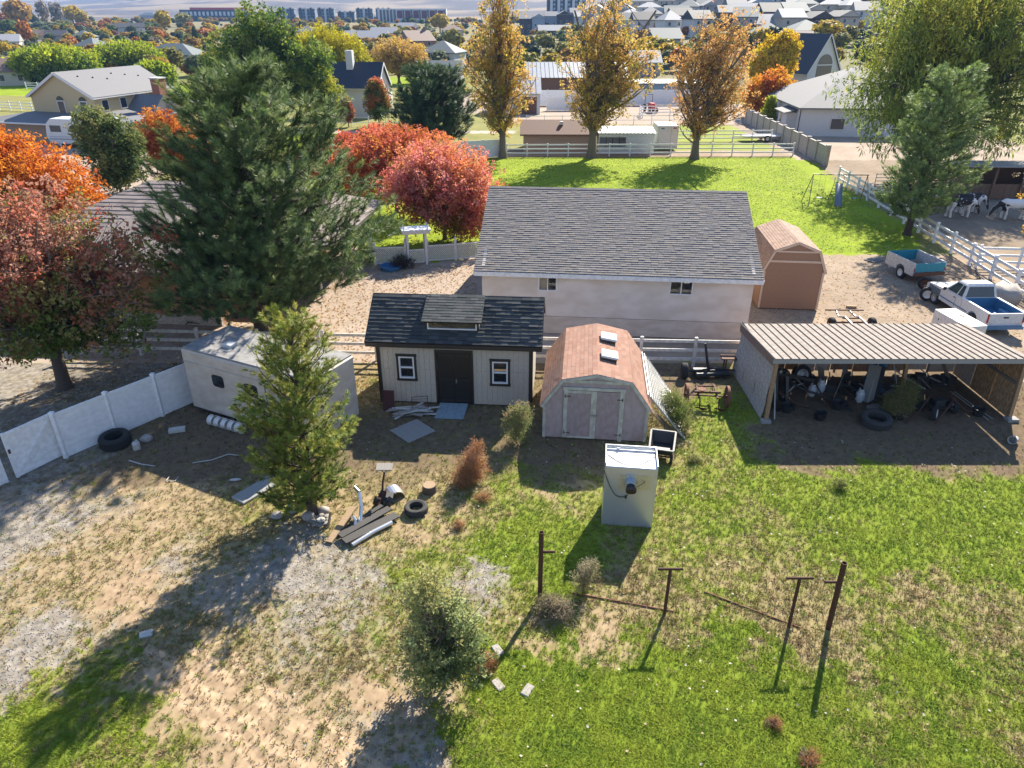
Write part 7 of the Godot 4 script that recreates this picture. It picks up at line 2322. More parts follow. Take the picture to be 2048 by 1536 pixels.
func vehicles() -> void:
	# extended-cab pickup, front away from the camera
	var t := thing("pickup_truck", "white extended-cab pickup truck with blue bed lining parked by the fence", "pickup truck", Vector3(23.25, 0, -33.8), 0.03)
	var wm := M("truck_white")
	var body := MB.new()
	body.x = Transform3D(side_basis(), Vector3.ZERO)
	var prof := arch_line(-2.55, 0.48, 0.42, [-1.72], 0.42)
	prof.append_array([Vector2(0.48, 1.08), Vector2(-0.95, 1.08), Vector2(-1.2, 1.06), Vector2(-2.35, 0.98), Vector2(-2.55, 0.88)])
	body.prism(PackedVector2Array(prof), -0.9, 0.9)
	part(t, "front_body", body, wm)
	var bed := MB.new()
	for s in [-1, 1]:
		bed.x = Transform3D(side_basis(), Vector3.ZERO)
		var pb := arch_line(0.5, 2.58, 0.42, [1.52], 0.42)
		pb.append_array([Vector2(2.58, 1.12), Vector2(0.5, 1.12)])
		bed.prism(PackedVector2Array(pb), 0.82 if s > 0 else -0.9, 0.9 if s > 0 else -0.82)
	bed.x = Transform3D.IDENTITY
	part(t, "bed_sides", bed, wm)
	part(t, "tailgate", bx(Vector3(-0.82, 0.5, 2.5), Vector3(0.82, 1.115, 2.58)), wm)
	part(t, "bed_liner", bx(Vector3(-0.818, 0.55, 0.5), Vector3(0.818, 0.62, 2.498)), M("truck_blue"))
	var liner := MB.new()
	liner.span(Vector3(-0.82, 0.62, 0.5), Vector3(-0.79, 1.135, 2.5))
	liner.span(Vector3(0.79, 0.62, 0.5), Vector3(0.82, 1.135, 2.5))
	liner.span(Vector3(-0.79, 0.62, 0.5), Vector3(0.79, 1.135, 0.54))
	liner.span(Vector3(-0.79, 0.62, 2.47), Vector3(0.79, 1.1, 2.498))
	part(t, "bed_wall", liner, M("truck_blue"))
	for s in [-1, 1]:
		var hump := MB.new()
		hump.cbox(Vector3(s * 0.68, 0.74, 1.52), Vector3(0.22, 0.24, 0.8), 0.06)
		part(t, "wheel_house", hump, M("truck_blue"))
		part(t, "bed_rail", bx(Vector3(s * 0.86 - 0.05, 1.136, 0.5), Vector3(s * 0.86 + 0.05, 1.155, 2.58)), mat("rail_white", Color(0.75, 0.76, 0.77), 0.4))
		part(t, "side_moulding", bx(Vector3(s * 0.9 - 0.012, 0.6, -1.25), Vector3(s * 0.9 + 0.012, 0.66, 1.05)), M("truck_blue"))
	# cab
	var cab := MB.new()
	var lo := [Vector3(-0.86, 1.08, -1.05), Vector3(0.86, 1.08, -1.05), Vector3(0.86, 1.08, 0.47), Vector3(-0.86, 1.08, 0.47)]
	var hi := [Vector3(-0.68, 1.70, -0.42), Vector3(0.68, 1.70, -0.42), Vector3(0.7, 1.72, 0.33), Vector3(-0.7, 1.72, 0.33)]
	for k in 4:
		var k2 := (k + 1) % 4
		cab.quad(lo[k2], lo[k], hi[k], hi[k2])
	var crn := [Vector3(-0.6, 1.77, -0.34), Vector3(0.6, 1.77, -0.34), Vector3(0.62, 1.79, 0.24), Vector3(-0.62, 1.79, 0.24)]
	for k in 4:
		var k2 := (k + 1) % 4
		cab.quad(hi[k2], hi[k], crn[k], crn[k2])
	cab.quad(crn[3], crn[2], crn[1], crn[0])
	part(t, "cab", cab, wm)
	var face := func(a: Vector3, b: Vector3, c: Vector3, d: Vector3, nrm: Vector3, nm: String) -> void:
		var q := MB.new()
		var e := nrm.normalized() * 0.008
		q.quad(a + e, b + e, c + e, d + e)
		part(t, nm, q, M("auto_glass"))
	var lerp4 := func(u0: float, w0: float, a: Vector3, b: Vector3, c: Vector3, d: Vector3) -> Vector3:
		return a.lerp(b, u0).lerp(d.lerp(c, u0), w0)
	# rear window, windscreen, side windows (front and extended cab)
	for q in [[3, 2, 0.07, 0.93, Vector3(0, 0.3, 1), "rear_window"], [1, 0, 0.06, 0.94, Vector3(0, 0.7, -1), "windscreen"]]:
		var a: Vector3 = lo[q[0]]
		var b: Vector3 = lo[q[1]]
		var c: Vector3 = hi[q[1]]
		var d: Vector3 = hi[q[0]]
		face.call(lerp4.call(q[2], 0.12, a, b, c, d), lerp4.call(q[3], 0.12, a, b, c, d), lerp4.call(q[3], 0.9, a, b, c, d), lerp4.call(q[2], 0.9, a, b, c, d), q[4], q[5])
	for s in [0, 1]:
		var a: Vector3 = lo[0] if s == 0 else lo[2]
		var b: Vector3 = lo[3] if s == 0 else lo[1]
		var c: Vector3 = hi[3] if s == 0 else hi[1]
		var d: Vector3 = hi[0] if s == 0 else hi[2]
		var cuts := [[0.1, 0.62], [0.68, 0.93]] if s == 0 else [[0.07, 0.32], [0.38, 0.9]]
		for k in cuts:
			face.call(lerp4.call(k[0], 0.08, a, b, c, d), lerp4.call(k[1], 0.08, a, b, c, d), lerp4.call(k[1], 0.9, a, b, c, d), lerp4.call(k[0], 0.9, a, b, c, d), Vector3(-1 if s == 0 else 1, 0.3, 0), "side_window")
	for s in [-1, 1]:
		part(t, "door_seam", bx(Vector3(s * 0.9 - 0.004, 0.5, -0.02), Vector3(s * 0.9 + 0.004, 1.06, 0.0)), M("black_plastic"))
		part(t, "door_handle", bx(Vector3(s * 0.9 - 0.02, 0.94, -0.2), Vector3(s * 0.9 + 0.02, 0.98, -0.06)), M("black_plastic"))
		var mr := MB.new()
		mr.cbox(Vector3(s * 1.02, 1.17, -0.85), Vector3(0.16, 0.16, 0.1), 0.02)
		part(t, "mirror", mr, M("black_plastic"))
		part(t, "tail_light", bx(Vector3(s * 0.87 - 0.045, 0.66, 2.581), Vector3(s * 0.87 + 0.045, 1.08, 2.6)), M("tail_red"))
		part(t, "headlight", bx(Vector3(s * 0.72 - 0.14, 0.76, -2.565), Vector3(s * 0.72 + 0.14, 0.9, -2.55)), mat("lamp_clear", Color(0.5, 0.5, 0.5), 0.1))
		car_wheel(t, Vector3(s * 0.78, 0.36, -1.72), 0.36, 0.24, "rim_steel")
		car_wheel(t, Vector3(s * 0.78, 0.36, 1.52), 0.36, 0.24, "rim_steel")
	part(t, "rear_bumper", bx(Vector3(-0.9, 0.36, 2.585), Vector3(0.9, 0.52, 2.72)), M("truck_blue"))
	part(t, "front_bumper", bx(Vector3(-0.92, 0.4, -2.7), Vector3(0.92, 0.58, -2.552)), mat("chrome", Color(0.6, 0.6, 0.6), 0.15, "", Vector3.ONE, 1.0))
	part(t, "tailgate_handle", bx(Vector3(-0.12, 0.88, 2.581), Vector3(0.12, 0.96, 2.592)), M("black_plastic"))
	for q in [[-0.72, 0.22], [0.55, 0.3]]:
		part(t, "badge", bx(Vector3(q[0], 0.6, 2.581), Vector3(q[0] + q[1], 0.635, 2.588)), M("rim_steel"))
	part(t, "fender_patch", bx(Vector3(-0.912, 0.55, -2.3), Vector3(-0.899, 0.92, -1.3)), mat("primer_blue", Color(0.10, 0.17, 0.22), 0.6, "rust", Vector3.ONE))
	# old pickup bed made into a trailer
	t = thing("bed_trailer", "white pickup-bed trailer with turquoise tailgate on the dirt", "trailer", Vector3(23.45, 0, -39.95), 0.16)
	for s in [-1, 1]:
		var sd := MB.new()
		sd.x = Transform3D(side_basis(), Vector3.ZERO)
		var pb := arch_line(-1.25, 1.25, 0.46, [0.15], 0.4)
		pb.append_array([Vector2(1.25, 1.2), Vector2(-1.25, 1.2)])
		sd.prism(PackedVector2Array(pb), 0.92 if s > 0 else -1.0, 1.0 if s > 0 else -0.92)
		part(t, "side", sd, mat("aged_paint", Color(0.528, 0.52, 0.512), 0.5, "blotch", Vector3(1.6, 0.9, 1.6)))
		part(t, "tail_light", bx(Vector3(s * 0.96 - 0.03, 0.72, 1.251), Vector3(s * 0.96 + 0.03, 0.92, 1.262)), M("tail_red"))
		car_wheel(t, Vector3(s * 0.86, 0.35, 0.15), 0.35, 0.22, "rim_white")
	part(t, "tailgate", bx(Vector3(-0.918, 0.68, 1.2), Vector3(0.918, 1.18, 1.26)), M("turquoise"))
	part(t, "front_panel", bx(Vector3(-0.918, 0.55, -1.25), Vector3(0.918, 1.2, -1.2)), M("turquoise"))
	part(t, "floor", bx(Vector3(-0.918, 0.5, -1.2), Vector3(0.918, 0.56, 1.2)), M("rust_steel"))
	part(t, "bumper", bx(Vector3(-0.96, 0.46, 1.262), Vector3(0.96, 0.64, 1.34)), M("rust_light"))
	var heap := MB.new()
	for i in 12:
		for j in 14:
			var f := func(u: float, w: float) -> Vector3: return Vector3(-0.9 + 1.8 * u, 0.57 + 0.3 * sin(u * PI) * sin(w * PI) * (1.0 + 0.35 * sin(u * 9.0 + w * 5.0)), -1.18 + 2.36 * w)
			heap.quad(f.call(i / 12.0, (j + 1) / 14.0), f.call((i + 1) / 12.0, (j + 1) / 14.0), f.call((i + 1) / 12.0, j / 14.0), f.call(i / 12.0, j / 14.0))
	solo("dirt_heap", "heap of brown dirt inside the pickup-bed trailer", "dirt", heap, M("dirt_load"), Vector3(23.45, 0, -39.95), 0.16)
	var tg := MB.new()
	tg.bar(Vector3(-0.5, 0.45, -1.2), Vector3(0, 0.42, -2.3), 0.08, 0.1)
	tg.bar(Vector3(0.5, 0.45, -1.2), Vector3(0, 0.42, -2.3), 0.08, 0.1)
	part(t, "tongue", tg, M("rust_steel"))
	# bare axle with two wheels
	t = thing("bare_axle", "rusty axle with two wheels lying between the trailer and the pickup", "axle", Vector3(22.6, 0.36, -36.85), 1.15)
	var ax := MB.new()
	ax.tube(Vector3(-0.95, 0, 0), Vector3(0.95, 0, 0), 0.045, 0.045, 8)
	ax.ball(Vector3(0.1, 0, 0), Vector3(0.18, 0.15, 0.15), 10, 8)
	ax.tube(Vector3(0.1, 0, 0), Vector3(0.2, 0.1, 1.2), 0.04, 0.03, 8)
	part(t, "beam", ax, M("rust_steel"))
	for s in [-1, 1]:
		var w := part(t, "wheel", wheel_tyre(0.36, 0.24), M("tyre"), Vector3(s * 0.95, 0, 0))
		w.rotation.y = -PI / 2 if s < 0 else PI / 2
		part(w, "rim", wheel_rim(0.22, 0.24), M("rim_white") if s < 0 else M("rust_light"))
	# stripped chassis behind the open shed
	t = thing("bare_chassis", "stripped vehicle chassis behind the open shed roof", "chassis", Vector3(16.5, 0, -32.3), 0.0)
	var ch := MB.new()
	for s in [-1, 1]:
		ch.path([Vector3(s * 0.32, 0.5, -0.9), Vector3(s * 0.42, 0.42, -0.3), Vector3(s * 0.34, 0.6, 0.2), Vector3(s * 0.36, 0.55, 1.5)], 0.05, 0.05, 6)
	part(t, "rails", ch, M("rim_steel"))
	ch = MB.new()
	ch.bar(Vector3(-0.95, 0.62, -0.7), Vector3(0.95, 0.6, -0.7), 0.06, 0.06)
	ch.bar(Vector3(-0.4, 0.5, 0.1), Vector3(0.4, 0.5, 0.1), 0.08, 0.06)
	ch.tube(Vector3(-0.95, 0.36, 0.3), Vector3(0.95, 0.36, 0.3), 0.05, 0.05, 8)
	part(t, "cross_members", ch, M("rust_steel"))
	for s in [-1, 1]:
		car_wheel(t, Vector3(s * 0.98, 0.3, 0.3), 0.3, 0.24, "rust_steel")
	# white tool chest
	t = thing("tool_chest", "white steel equipment box beside the pickup's rear", "metal box", Vector3(20.75, 0, -30.6), 0.12)
	var tb := MB.new()
	tb.cbox(Vector3(0, 0.62, 0), Vector3(1.05, 1.16, 2.2), 0.02)
	part(t, "body", tb, M("coach_white"))
	part(t, "vent", bx(Vector3(-0.45, 1.201, -1.05), Vector3(0.45, 1.21, -0.86)), M("black_plastic"))
	for q in [[-0.02, 0.35], [-0.02, 0.52]]:
		tb = MB.new()
		tb.x = Transform3D(Basis(), Vector3(0.15, 1.205, q[1] - 0.55))
		tb.lathe([Vector2(0.05, 0), Vector2(0.08, 0), Vector2(0.08, 0.02), Vector2(0.05, 0.02)], 12)
		part(t, "cap", tb, M("black_plastic"))
	for z in [-0.7, -0.1]:
		part(t, "latch", bx(Vector3(-0.535, 0.8, z), Vector3(-0.525, 0.9, z + 0.05)), M("black_plastic"))
	# screen frame and block on the dirt
	t = thing("screen_frame", "grey window screen lying on the dirt left of the bed trailer", "frame", Vector3(22.6, 0, -43.0), 0.5)
	for q in [[-0.5, -0.35, 0.5, -0.3], [-0.5, 0.3, 0.5, 0.35], [-0.5, -0.299, -0.45, 0.299], [0.45, -0.299, 0.5, 0.299]]:
		part(t, "bar", bx(Vector3(q[0], 0.02, q[1]), Vector3(q[2], 0.05, q[3])), M("board_grey"))
	part(t, "mesh_sheet", bx(Vector3(-0.45, 0.03, -0.3), Vector3(0.45, 0.034, 0.3)), mat("screen_mesh", Color(0.12, 0.12, 0.12), 0.9))
	plank("short dark wood block on the sunlit dirt", Vector3(17.5, 0.06, -34.9), Vector3(18.0, 0.06, -34.85), 0.14, 0.1, "raw_wood")
	# leaning dark panel and boulder by the fence
	var lp := MB.new()
	lp.box(Vector3(0, 0.45, 0), Vector3(1.3, 0.9, 0.05), Basis(Vector3.RIGHT, -0.7))
	solo("leaning_board", "dark panel leaning on the rail fence behind the pickup cab", "panel", lp, M("board_black"), Vector3(26.7, 0, -39.2), 1.2)
	rock("large tan boulder between the pickup and the rail fence", Vector3(26.0, 0.45, -35.6), Vector3(0.9, 0.6, 0.8))

# ============================ horses ============================
# surface nets over capsules joined with a soft minimum
func soft_body(bones: Array, cell: float, soft: float, paint: Callable) -> ArrayMesh:
	var lo := Vector3(INF, INF, INF)
	var hi := -lo
	for b in bones:
		var r := maxf(b[2], b[3]) + cell * 2.0
		for p in [b[0], b[1]]:
			lo = lo.min(p - Vector3.ONE * r)
			hi = hi.max(p + Vector3.ONE * r)
	var n := Vector3i((hi - lo) / cell) + Vector3i(2, 2, 2)
	var val := PackedFloat32Array()
	val.resize(n.x * n.y * n.z)
	val.fill(1.0)
	var acc := PackedFloat32Array()
	acc.resize(val.size())
	for b in bones:
		var a: Vector3 = b[0]
		var c: Vector3 = b[1]
		var ab := c - a
		var l2 := maxf(ab.length_squared(), 1e-6)
		var r := maxf(b[2], b[3]) + cell * 3.0 + soft
		var p0 := ((a.min(c) - Vector3.ONE * r - lo) / cell)
		var p1 := ((a.max(c) + Vector3.ONE * r - lo) / cell)
		for z in range(maxi(0, int(p0.z)), mini(n.z, int(p1.z) + 1)):
			for y in range(maxi(0, int(p0.y)), mini(n.y, int(p1.y) + 1)):
				for x in range(maxi(0, int(p0.x)), mini(n.x, int(p1.x) + 1)):
					var p := lo + Vector3(x, y, z) * cell
					var t := clampf((p - a).dot(ab) / l2, 0.0, 1.0)
					var d := (p - a - ab * t).length() - lerpf(b[2], b[3], t)
					acc[(z * n.y + y) * n.x + x] += exp(-d / soft)
	for i in val.size():
		if acc[i] > 0.0:
			val[i] = -soft * log(acc[i])
	var ids := PackedInt32Array()
	ids.resize(val.size())
	ids.fill(-1)
	var v := PackedVector3Array()
	for z in n.z - 1:
		for y in n.y - 1:
			for x in n.x - 1:
				var s := Vector3.ZERO
				var k := 0
				var neg := 0
				var cv := []
				for i in 8:
					var q := val[((z + (i >> 2)) * n.y + y + ((i >> 1) & 1)) * n.x + x + (i & 1)]
					cv.append(q)
					if q < 0.0:
						neg += 1
				if neg == 0 or neg == 8:
					continue
				for e in [[0, 1], [2, 3], [4, 5], [6, 7], [0, 2], [1, 3], [4, 6], [5, 7], [0, 4], [1, 5], [2, 6], [3, 7]]:
					var q0: float = cv[e[0]]
					var q1: float = cv[e[1]]
					if (q0 < 0.0) != (q1 < 0.0):
						var f := q0 / (q0 - q1)
						var e0: int = e[0]
						var e1: int = e[1]
						s += Vector3(e0 & 1, (e0 >> 1) & 1, e0 >> 2).lerp(Vector3(e1 & 1, (e1 >> 1) & 1, e1 >> 2), f)
						k += 1
				ids[(z * n.y + y) * n.x + x] = v.size()
				v.append(lo + (Vector3(x, y, z) + s / k) * cell)
	var ix := PackedInt32Array()
	for z in range(1, n.z - 1):
		for y in range(1, n.y - 1):
			for x in range(1, n.x - 1):
				var o := (z * n.y + y) * n.x + x
				var a := val[o] < 0.0
				for q in [[1, n.x, n.x * n.y], [n.x, n.x * n.y, 1], [n.x * n.y, 1, n.x]]:
					if (val[o + q[0]] < 0.0) == a:
						continue
					var i0 := ids[o]
					var i1 := ids[o - q[1]]
					var i2 := ids[o - q[1] - q[2]]
					var i3 := ids[o - q[2]]
					if i0 < 0 or i1 < 0 or i2 < 0 or i3 < 0:
						continue
					ix.append_array([i0, i2, i1, i0, i3, i2] if a else [i0, i1, i2, i0, i2, i3])
	var cc := PackedColorArray()
	for p in v:
		cc.append(paint.call(p))
	var ar := []
	ar.resize(Mesh.ARRAY_MAX)
	ar[Mesh.ARRAY_VERTEX] = v
	ar[Mesh.ARRAY_COLOR] = cc
	ar[Mesh.ARRAY_INDEX] = ix
	var st := SurfaceTool.new()
	st.create_from_arrays(ar)
	st.generate_normals()
	return st.commit()

func horse(label: String, at: Vector3, turn: float, sd: int, head_low: float) -> void:
	var t := thing("horse", label, "horse", at, turn, "piebald horses in the paddock")
	# facing +x, withers 1.4 m
	var b := [
		[Vector3(-0.55, 1.08, 0), Vector3(0.0, 1.02, 0), 0.29, 0.30], [Vector3(0.0, 1.02, 0), Vector3(0.5, 1.06, 0), 0.30, 0.28],
		[Vector3(-0.68, 1.12, 0), Vector3(-0.5, 1.05, 0), 0.24, 0.28], [Vector3(0.55, 1.1, 0), Vector3(0.62, 0.95, 0), 0.22, 0.2],
		[Vector3(0.6, 1.15, 0), Vector3(0.92, lerpf(1.0, 1.35, head_low), 0), 0.19, 0.14], [Vector3(0.92, lerpf(1.0, 1.35, head_low), 0), Vector3(1.18, lerpf(0.72, 1.5, head_low), 0), 0.14, 0.11],
		[Vector3(1.18, lerpf(0.72, 1.5, head_low), 0), Vector3(1.32, lerpf(0.42, 1.3, head_low), 0), 0.115, 0.085], [Vector3(1.32, lerpf(0.42, 1.3, head_low), 0), Vector3(1.38, lerpf(0.25, 1.12, head_low), 0), 0.08, 0.065]]
	for s in [-1, 1]:
		b.append([Vector3(0.5, 0.95, s * 0.16), Vector3(0.5, 0.62, s * 0.15), 0.13, 0.085])
		b.append([Vector3(0.5, 0.62, s * 0.15), Vector3(0.5 + 0.08 * s, 0.4, s * 0.15), 0.08, 0.065])
		b.append([Vector3(0.5 + 0.08 * s, 0.4, s * 0.15), Vector3(0.5 + 0.06 * s, 0.08, s * 0.15), 0.06, 0.085])
		b.append([Vector3(-0.6, 1.0, s * 0.16), Vector3(-0.52, 0.72, s * 0.16), 0.17, 0.12])
		b.append([Vector3(-0.52, 0.72, s * 0.16), Vector3(-0.72 + 0.05 * s, 0.48, s * 0.15), 0.1, 0.07])
		b.append([Vector3(-0.72 + 0.05 * s, 0.48, s * 0.15), Vector3(-0.66 + 0.06 * s, 0.08, s * 0.15), 0.062, 0.09])
	var nz := FastNoiseLite.new()
	nz.seed = sd
	nz.frequency = 0.85
	var body := soft_body(b, 0.045, 0.03, func(p: Vector3) -> Color:
		var k := nz.get_noise_3d(p.x, p.y * 1.2, p.z * 0.6)
		if p.x > 1.05:
			return Color(0.05, 0.04, 0.035) if absf(p.z) > 0.03 else Color(0.62, 0.6, 0.57)
		if p.y < 0.55:
			return Color(0.62, 0.585, 0.54)
		return Color(0.035, 0.03, 0.028) if k > 0.06 else Color(0.66, 0.635, 0.60))
	t.scale = Vector3.ONE * 1.14
	part(t, "body", body, vmat("horse_coat", 0.75))
	var r := RandomNumberGenerator.new()
	r.seed = sd
	var mane := MB.new()
	for k in 60:
		var f := r.randf()
		var p := Vector3(0.55, 1.36, 0).lerp(Vector3(1.14, lerpf(0.86, 1.62, head_low), 0), f)
		var e := p + Vector3(r.randfn() * 0.05, -0.28 - 0.15 * r.randf(), 0.12 + 0.06 * r.randf())
		mane.tone(Color(0.04, 0.035, 0.03) if r.randf() < 0.5 else Color(0.55, 0.52, 0.47))
		mane.tri(p + Vector3(-0.03, 0, 0), p + Vector3(0.03, 0, 0), e)
		mane.tri(p + Vector3(0, 0, 0.03), p.lerp(e, 0.5) + Vector3(0.03, 0, 0.05), e)
	part(t, "mane", mane, vmat("horse_hair", 0.7))
	var tail := MB.new()
	for k in 40:
		var p := Vector3(-0.88, 1.16, 0) + Vector3(r.randfn(), r.randfn(), r.randfn()) * 0.025
		var m := p + Vector3(-0.1, -0.3, r.randfn() * 0.05)
		var e := p + Vector3(-0.06 + r.randfn() * 0.05, -0.85, r.randfn() * 0.08)
		tail.tone(Color(0.55, 0.52, 0.47) if r.randf() < 0.6 else Color(0.05, 0.04, 0.035))
		tail.quad(p - Vector3(0, 0, 0.025), p + Vector3(0, 0, 0.025), m + Vector3(0, 0, 0.03), m - Vector3(0, 0, 0.03))
		tail.tri(m - Vector3(0, 0, 0.03), m + Vector3(0, 0, 0.03), e)
	part(t, "tail", tail, vmat("horse_hair", 0.7))
	for s in [-1, 1]:
		var ear := MB.new()
		ear.tube(Vector3(1.14, lerpf(0.8, 1.58, head_low), s * 0.06), Vector3(1.16, lerpf(0.92, 1.72, head_low), s * 0.08), 0.03, 0.006, 6)
		part(t, "ear", ear, M("black_plastic"))
		for x in [0.5, -0.66]:
			var hf := MB.new()
			hf.tube(Vector3(x + 0.065 * s, 0.0, s * 0.15), Vector3(x + 0.06 * s, 0.07, s * 0.15), 0.075, 0.06, 10)
			part(t, "hoof", hf, M("board_black"))

func horses() -> void:
	horse("white horse with black side patch standing nearest in the paddock", Vector3(33.7, 0, -53.6), 0.05, 12, 0.0)
	horse("white and black horse grazing just behind the nearest one", Vector3(35.2, 0, -54.9), 0.1, 4, 0.02)
	horse("white and black horse facing left at the right edge", Vector3(37.3, 0, -52.9), PI - 0.15, 21, 0.0)

func play() -> void:
	# swing set with slide
	var t := thing("swing_set", "old metal swing set with slide on the far right of the lawn", "swing set", Vector3(26.0, 0, -58.0), -0.08)
	var sm := mat("swing_steel", Color(0.22, 0.24, 0.26), 0.5, "rust", Vector3.ONE * 0.6, 0.5)
	var b := MB.new()
	b.tube(Vector3(-1.9, 2.3, 0), Vector3(2.4, 2.3, 0), 0.035, 0.035, 8)
	part(t, "top_bar", b, sm)
	for x in [-1.9, 2.3]:
		for z in [-0.95, 0.95]:
			b = MB.new()
			b.tube(Vector3(x, 2.3, 0), Vector3(x + (-0.25 if x < 0 else 0.2), 0.0, z), 0.03, 0.03, 7)
			part(t, "leg", b, sm)
		b = MB.new()
		b.tube(Vector3(x + (-0.12 if x < 0 else 0.1), 1.1, -0.5), Vector3(x + (-0.12 if x < 0 else 0.1), 1.1, 0.5), 0.02, 0.02, 6)
		part(t, "brace", b, sm)
	for x in [-1.1, 1.6]:
		for dx in [-0.2, 0.2]:
			b = MB.new()
			b.tube(Vector3(x + dx, 2.28, 0), Vector3(x + dx, 0.5, 0.05), 0.008, 0.008, 5)
			part(t, "chain", b, sm)
		part(t, "swing_seat", bx(Vector3(x - 0.22, 0.46, -0.08), Vector3(x + 0.22, 0.5, 0.18)), M("truck_blue"))
	for x in [-0.35, 0.35]:
		b = MB.new()
		b.tube(Vector3(x + 0.4, 1.5, -0.6), Vector3(x + 0.4, 0, -1.2), 0.022, 0.022, 6)
		b.tube(Vector3(x + 0.4, 1.5, -0.6), Vector3(x + 0.4, 2.0, -0.6), 0.022, 0.022, 6)
		part(t, "ladder_side", b, sm)
	for k in 5:
		b = MB.new()
		b.tube(Vector3(0.05, 0.3 + 0.25 * k, -1.1 + 0.1 * k), Vector3(0.75, 0.3 + 0.25 * k, -1.1 + 0.1 * k), 0.018, 0.018, 6)
		part(t, "rung", b, sm)
	b = MB.new()
	for k in 7:
		var f0 := k / 7.0
		var f1 := (k + 1) / 7.0
		var p0 := Vector3(0.4 - 0.4 * f0, 1.5 - 1.4 * f0 + 0.15 * sin(f0 * PI), -0.6 + 2.0 * f0)
		var p1 := Vector3(0.4 - 0.4 * f1, 1.5 - 1.4 * f1 + 0.15 * sin(f1 * PI), -0.6 + 2.0 * f1)
		b.bar(p0, p1, 0.5, 0.02)
		b.bar(p0 + Vector3(-0.26, 0.06, 0), p1 + Vector3(-0.26, 0.06, 0), 0.03, 0.14)
		b.bar(p0 + Vector3(0.26, 0.06, 0), p1 + Vector3(0.26, 0.06, 0), 0.03, 0.14)
	part(t, "slide", b, mat("slide_blue", Color(0.13, 0.16, 0.19), 0.4))
	# tube gate of the paddock
	t = thing("tube_gate", "pale tube gate standing by the swing set", "gate", Vector3(33.0, 0, -62.5), 0.05)
	for k in 5:
		b = MB.new()
		b.tube(Vector3(-1.7, 0.35 + 0.28 * k, 0), Vector3(1.7, 0.35 + 0.28 * k, 0), 0.03, 0.03, 7)
		part(t, "rail", b, mat("gate_tan", Color(0.5, 0.45, 0.4), 0.5, "", Vector3.ONE, 0.4))
	for x in [-1.7, 1.7]:
		b = MB.new()
		b.tube(Vector3(x, 0.1, 0), Vector3(x, 1.55, 0), 0.035, 0.035, 7)
		part(t, "upright", b, M("gate_tan"))
	# loafing shed
	t = thing("loafing_shed", "brown wooden horse shelter with dark openings at the right edge", "shed", Vector3(40.6, 0, -59.5), -0.05)
	var wm := mat("shelter_wood", Color(0.21, 0.13, 0.085), 0.9, "bark", Vector3(0.2, 1.5, 0.2))
	for k in 14:
		part(t, "board", bx(Vector3(-3.4 + k * 0.5 + 0.01, 0.05, -0.03), Vector3(-3.4 + (k + 1) * 0.5 - 0.01, 1.25, 0.0)), wm)
	for x in [-3.4, -1.0, 1.3, 3.5]:
		part(t, "post", bx(Vector3(x - 0.08, 0, 0.002), Vector3(x + 0.08, 2.6, 0.16)), wm)
	part(t, "back_wall", bx(Vector3(-3.5, 0, -3.6), Vector3(3.7, 2.3, -3.5)), wm)
	for x in [-3.5, 3.62]:
		part(t, "side_wall", bx(Vector3(x, 0, -3.499), Vector3(x + 0.08, 2.4, -0.031)), wm)
	b = MB.new()
	b.bar(Vector3(0.1, 2.68, 0.4), Vector3(0.1, 2.4, -3.9), 7.8, 0.08)
	part(t, "roof", b, mat("shelter_roof", Color(0.30, 0.29, 0.28), 0.6, "stain", Vector3(2, 2, 2), 0.3))

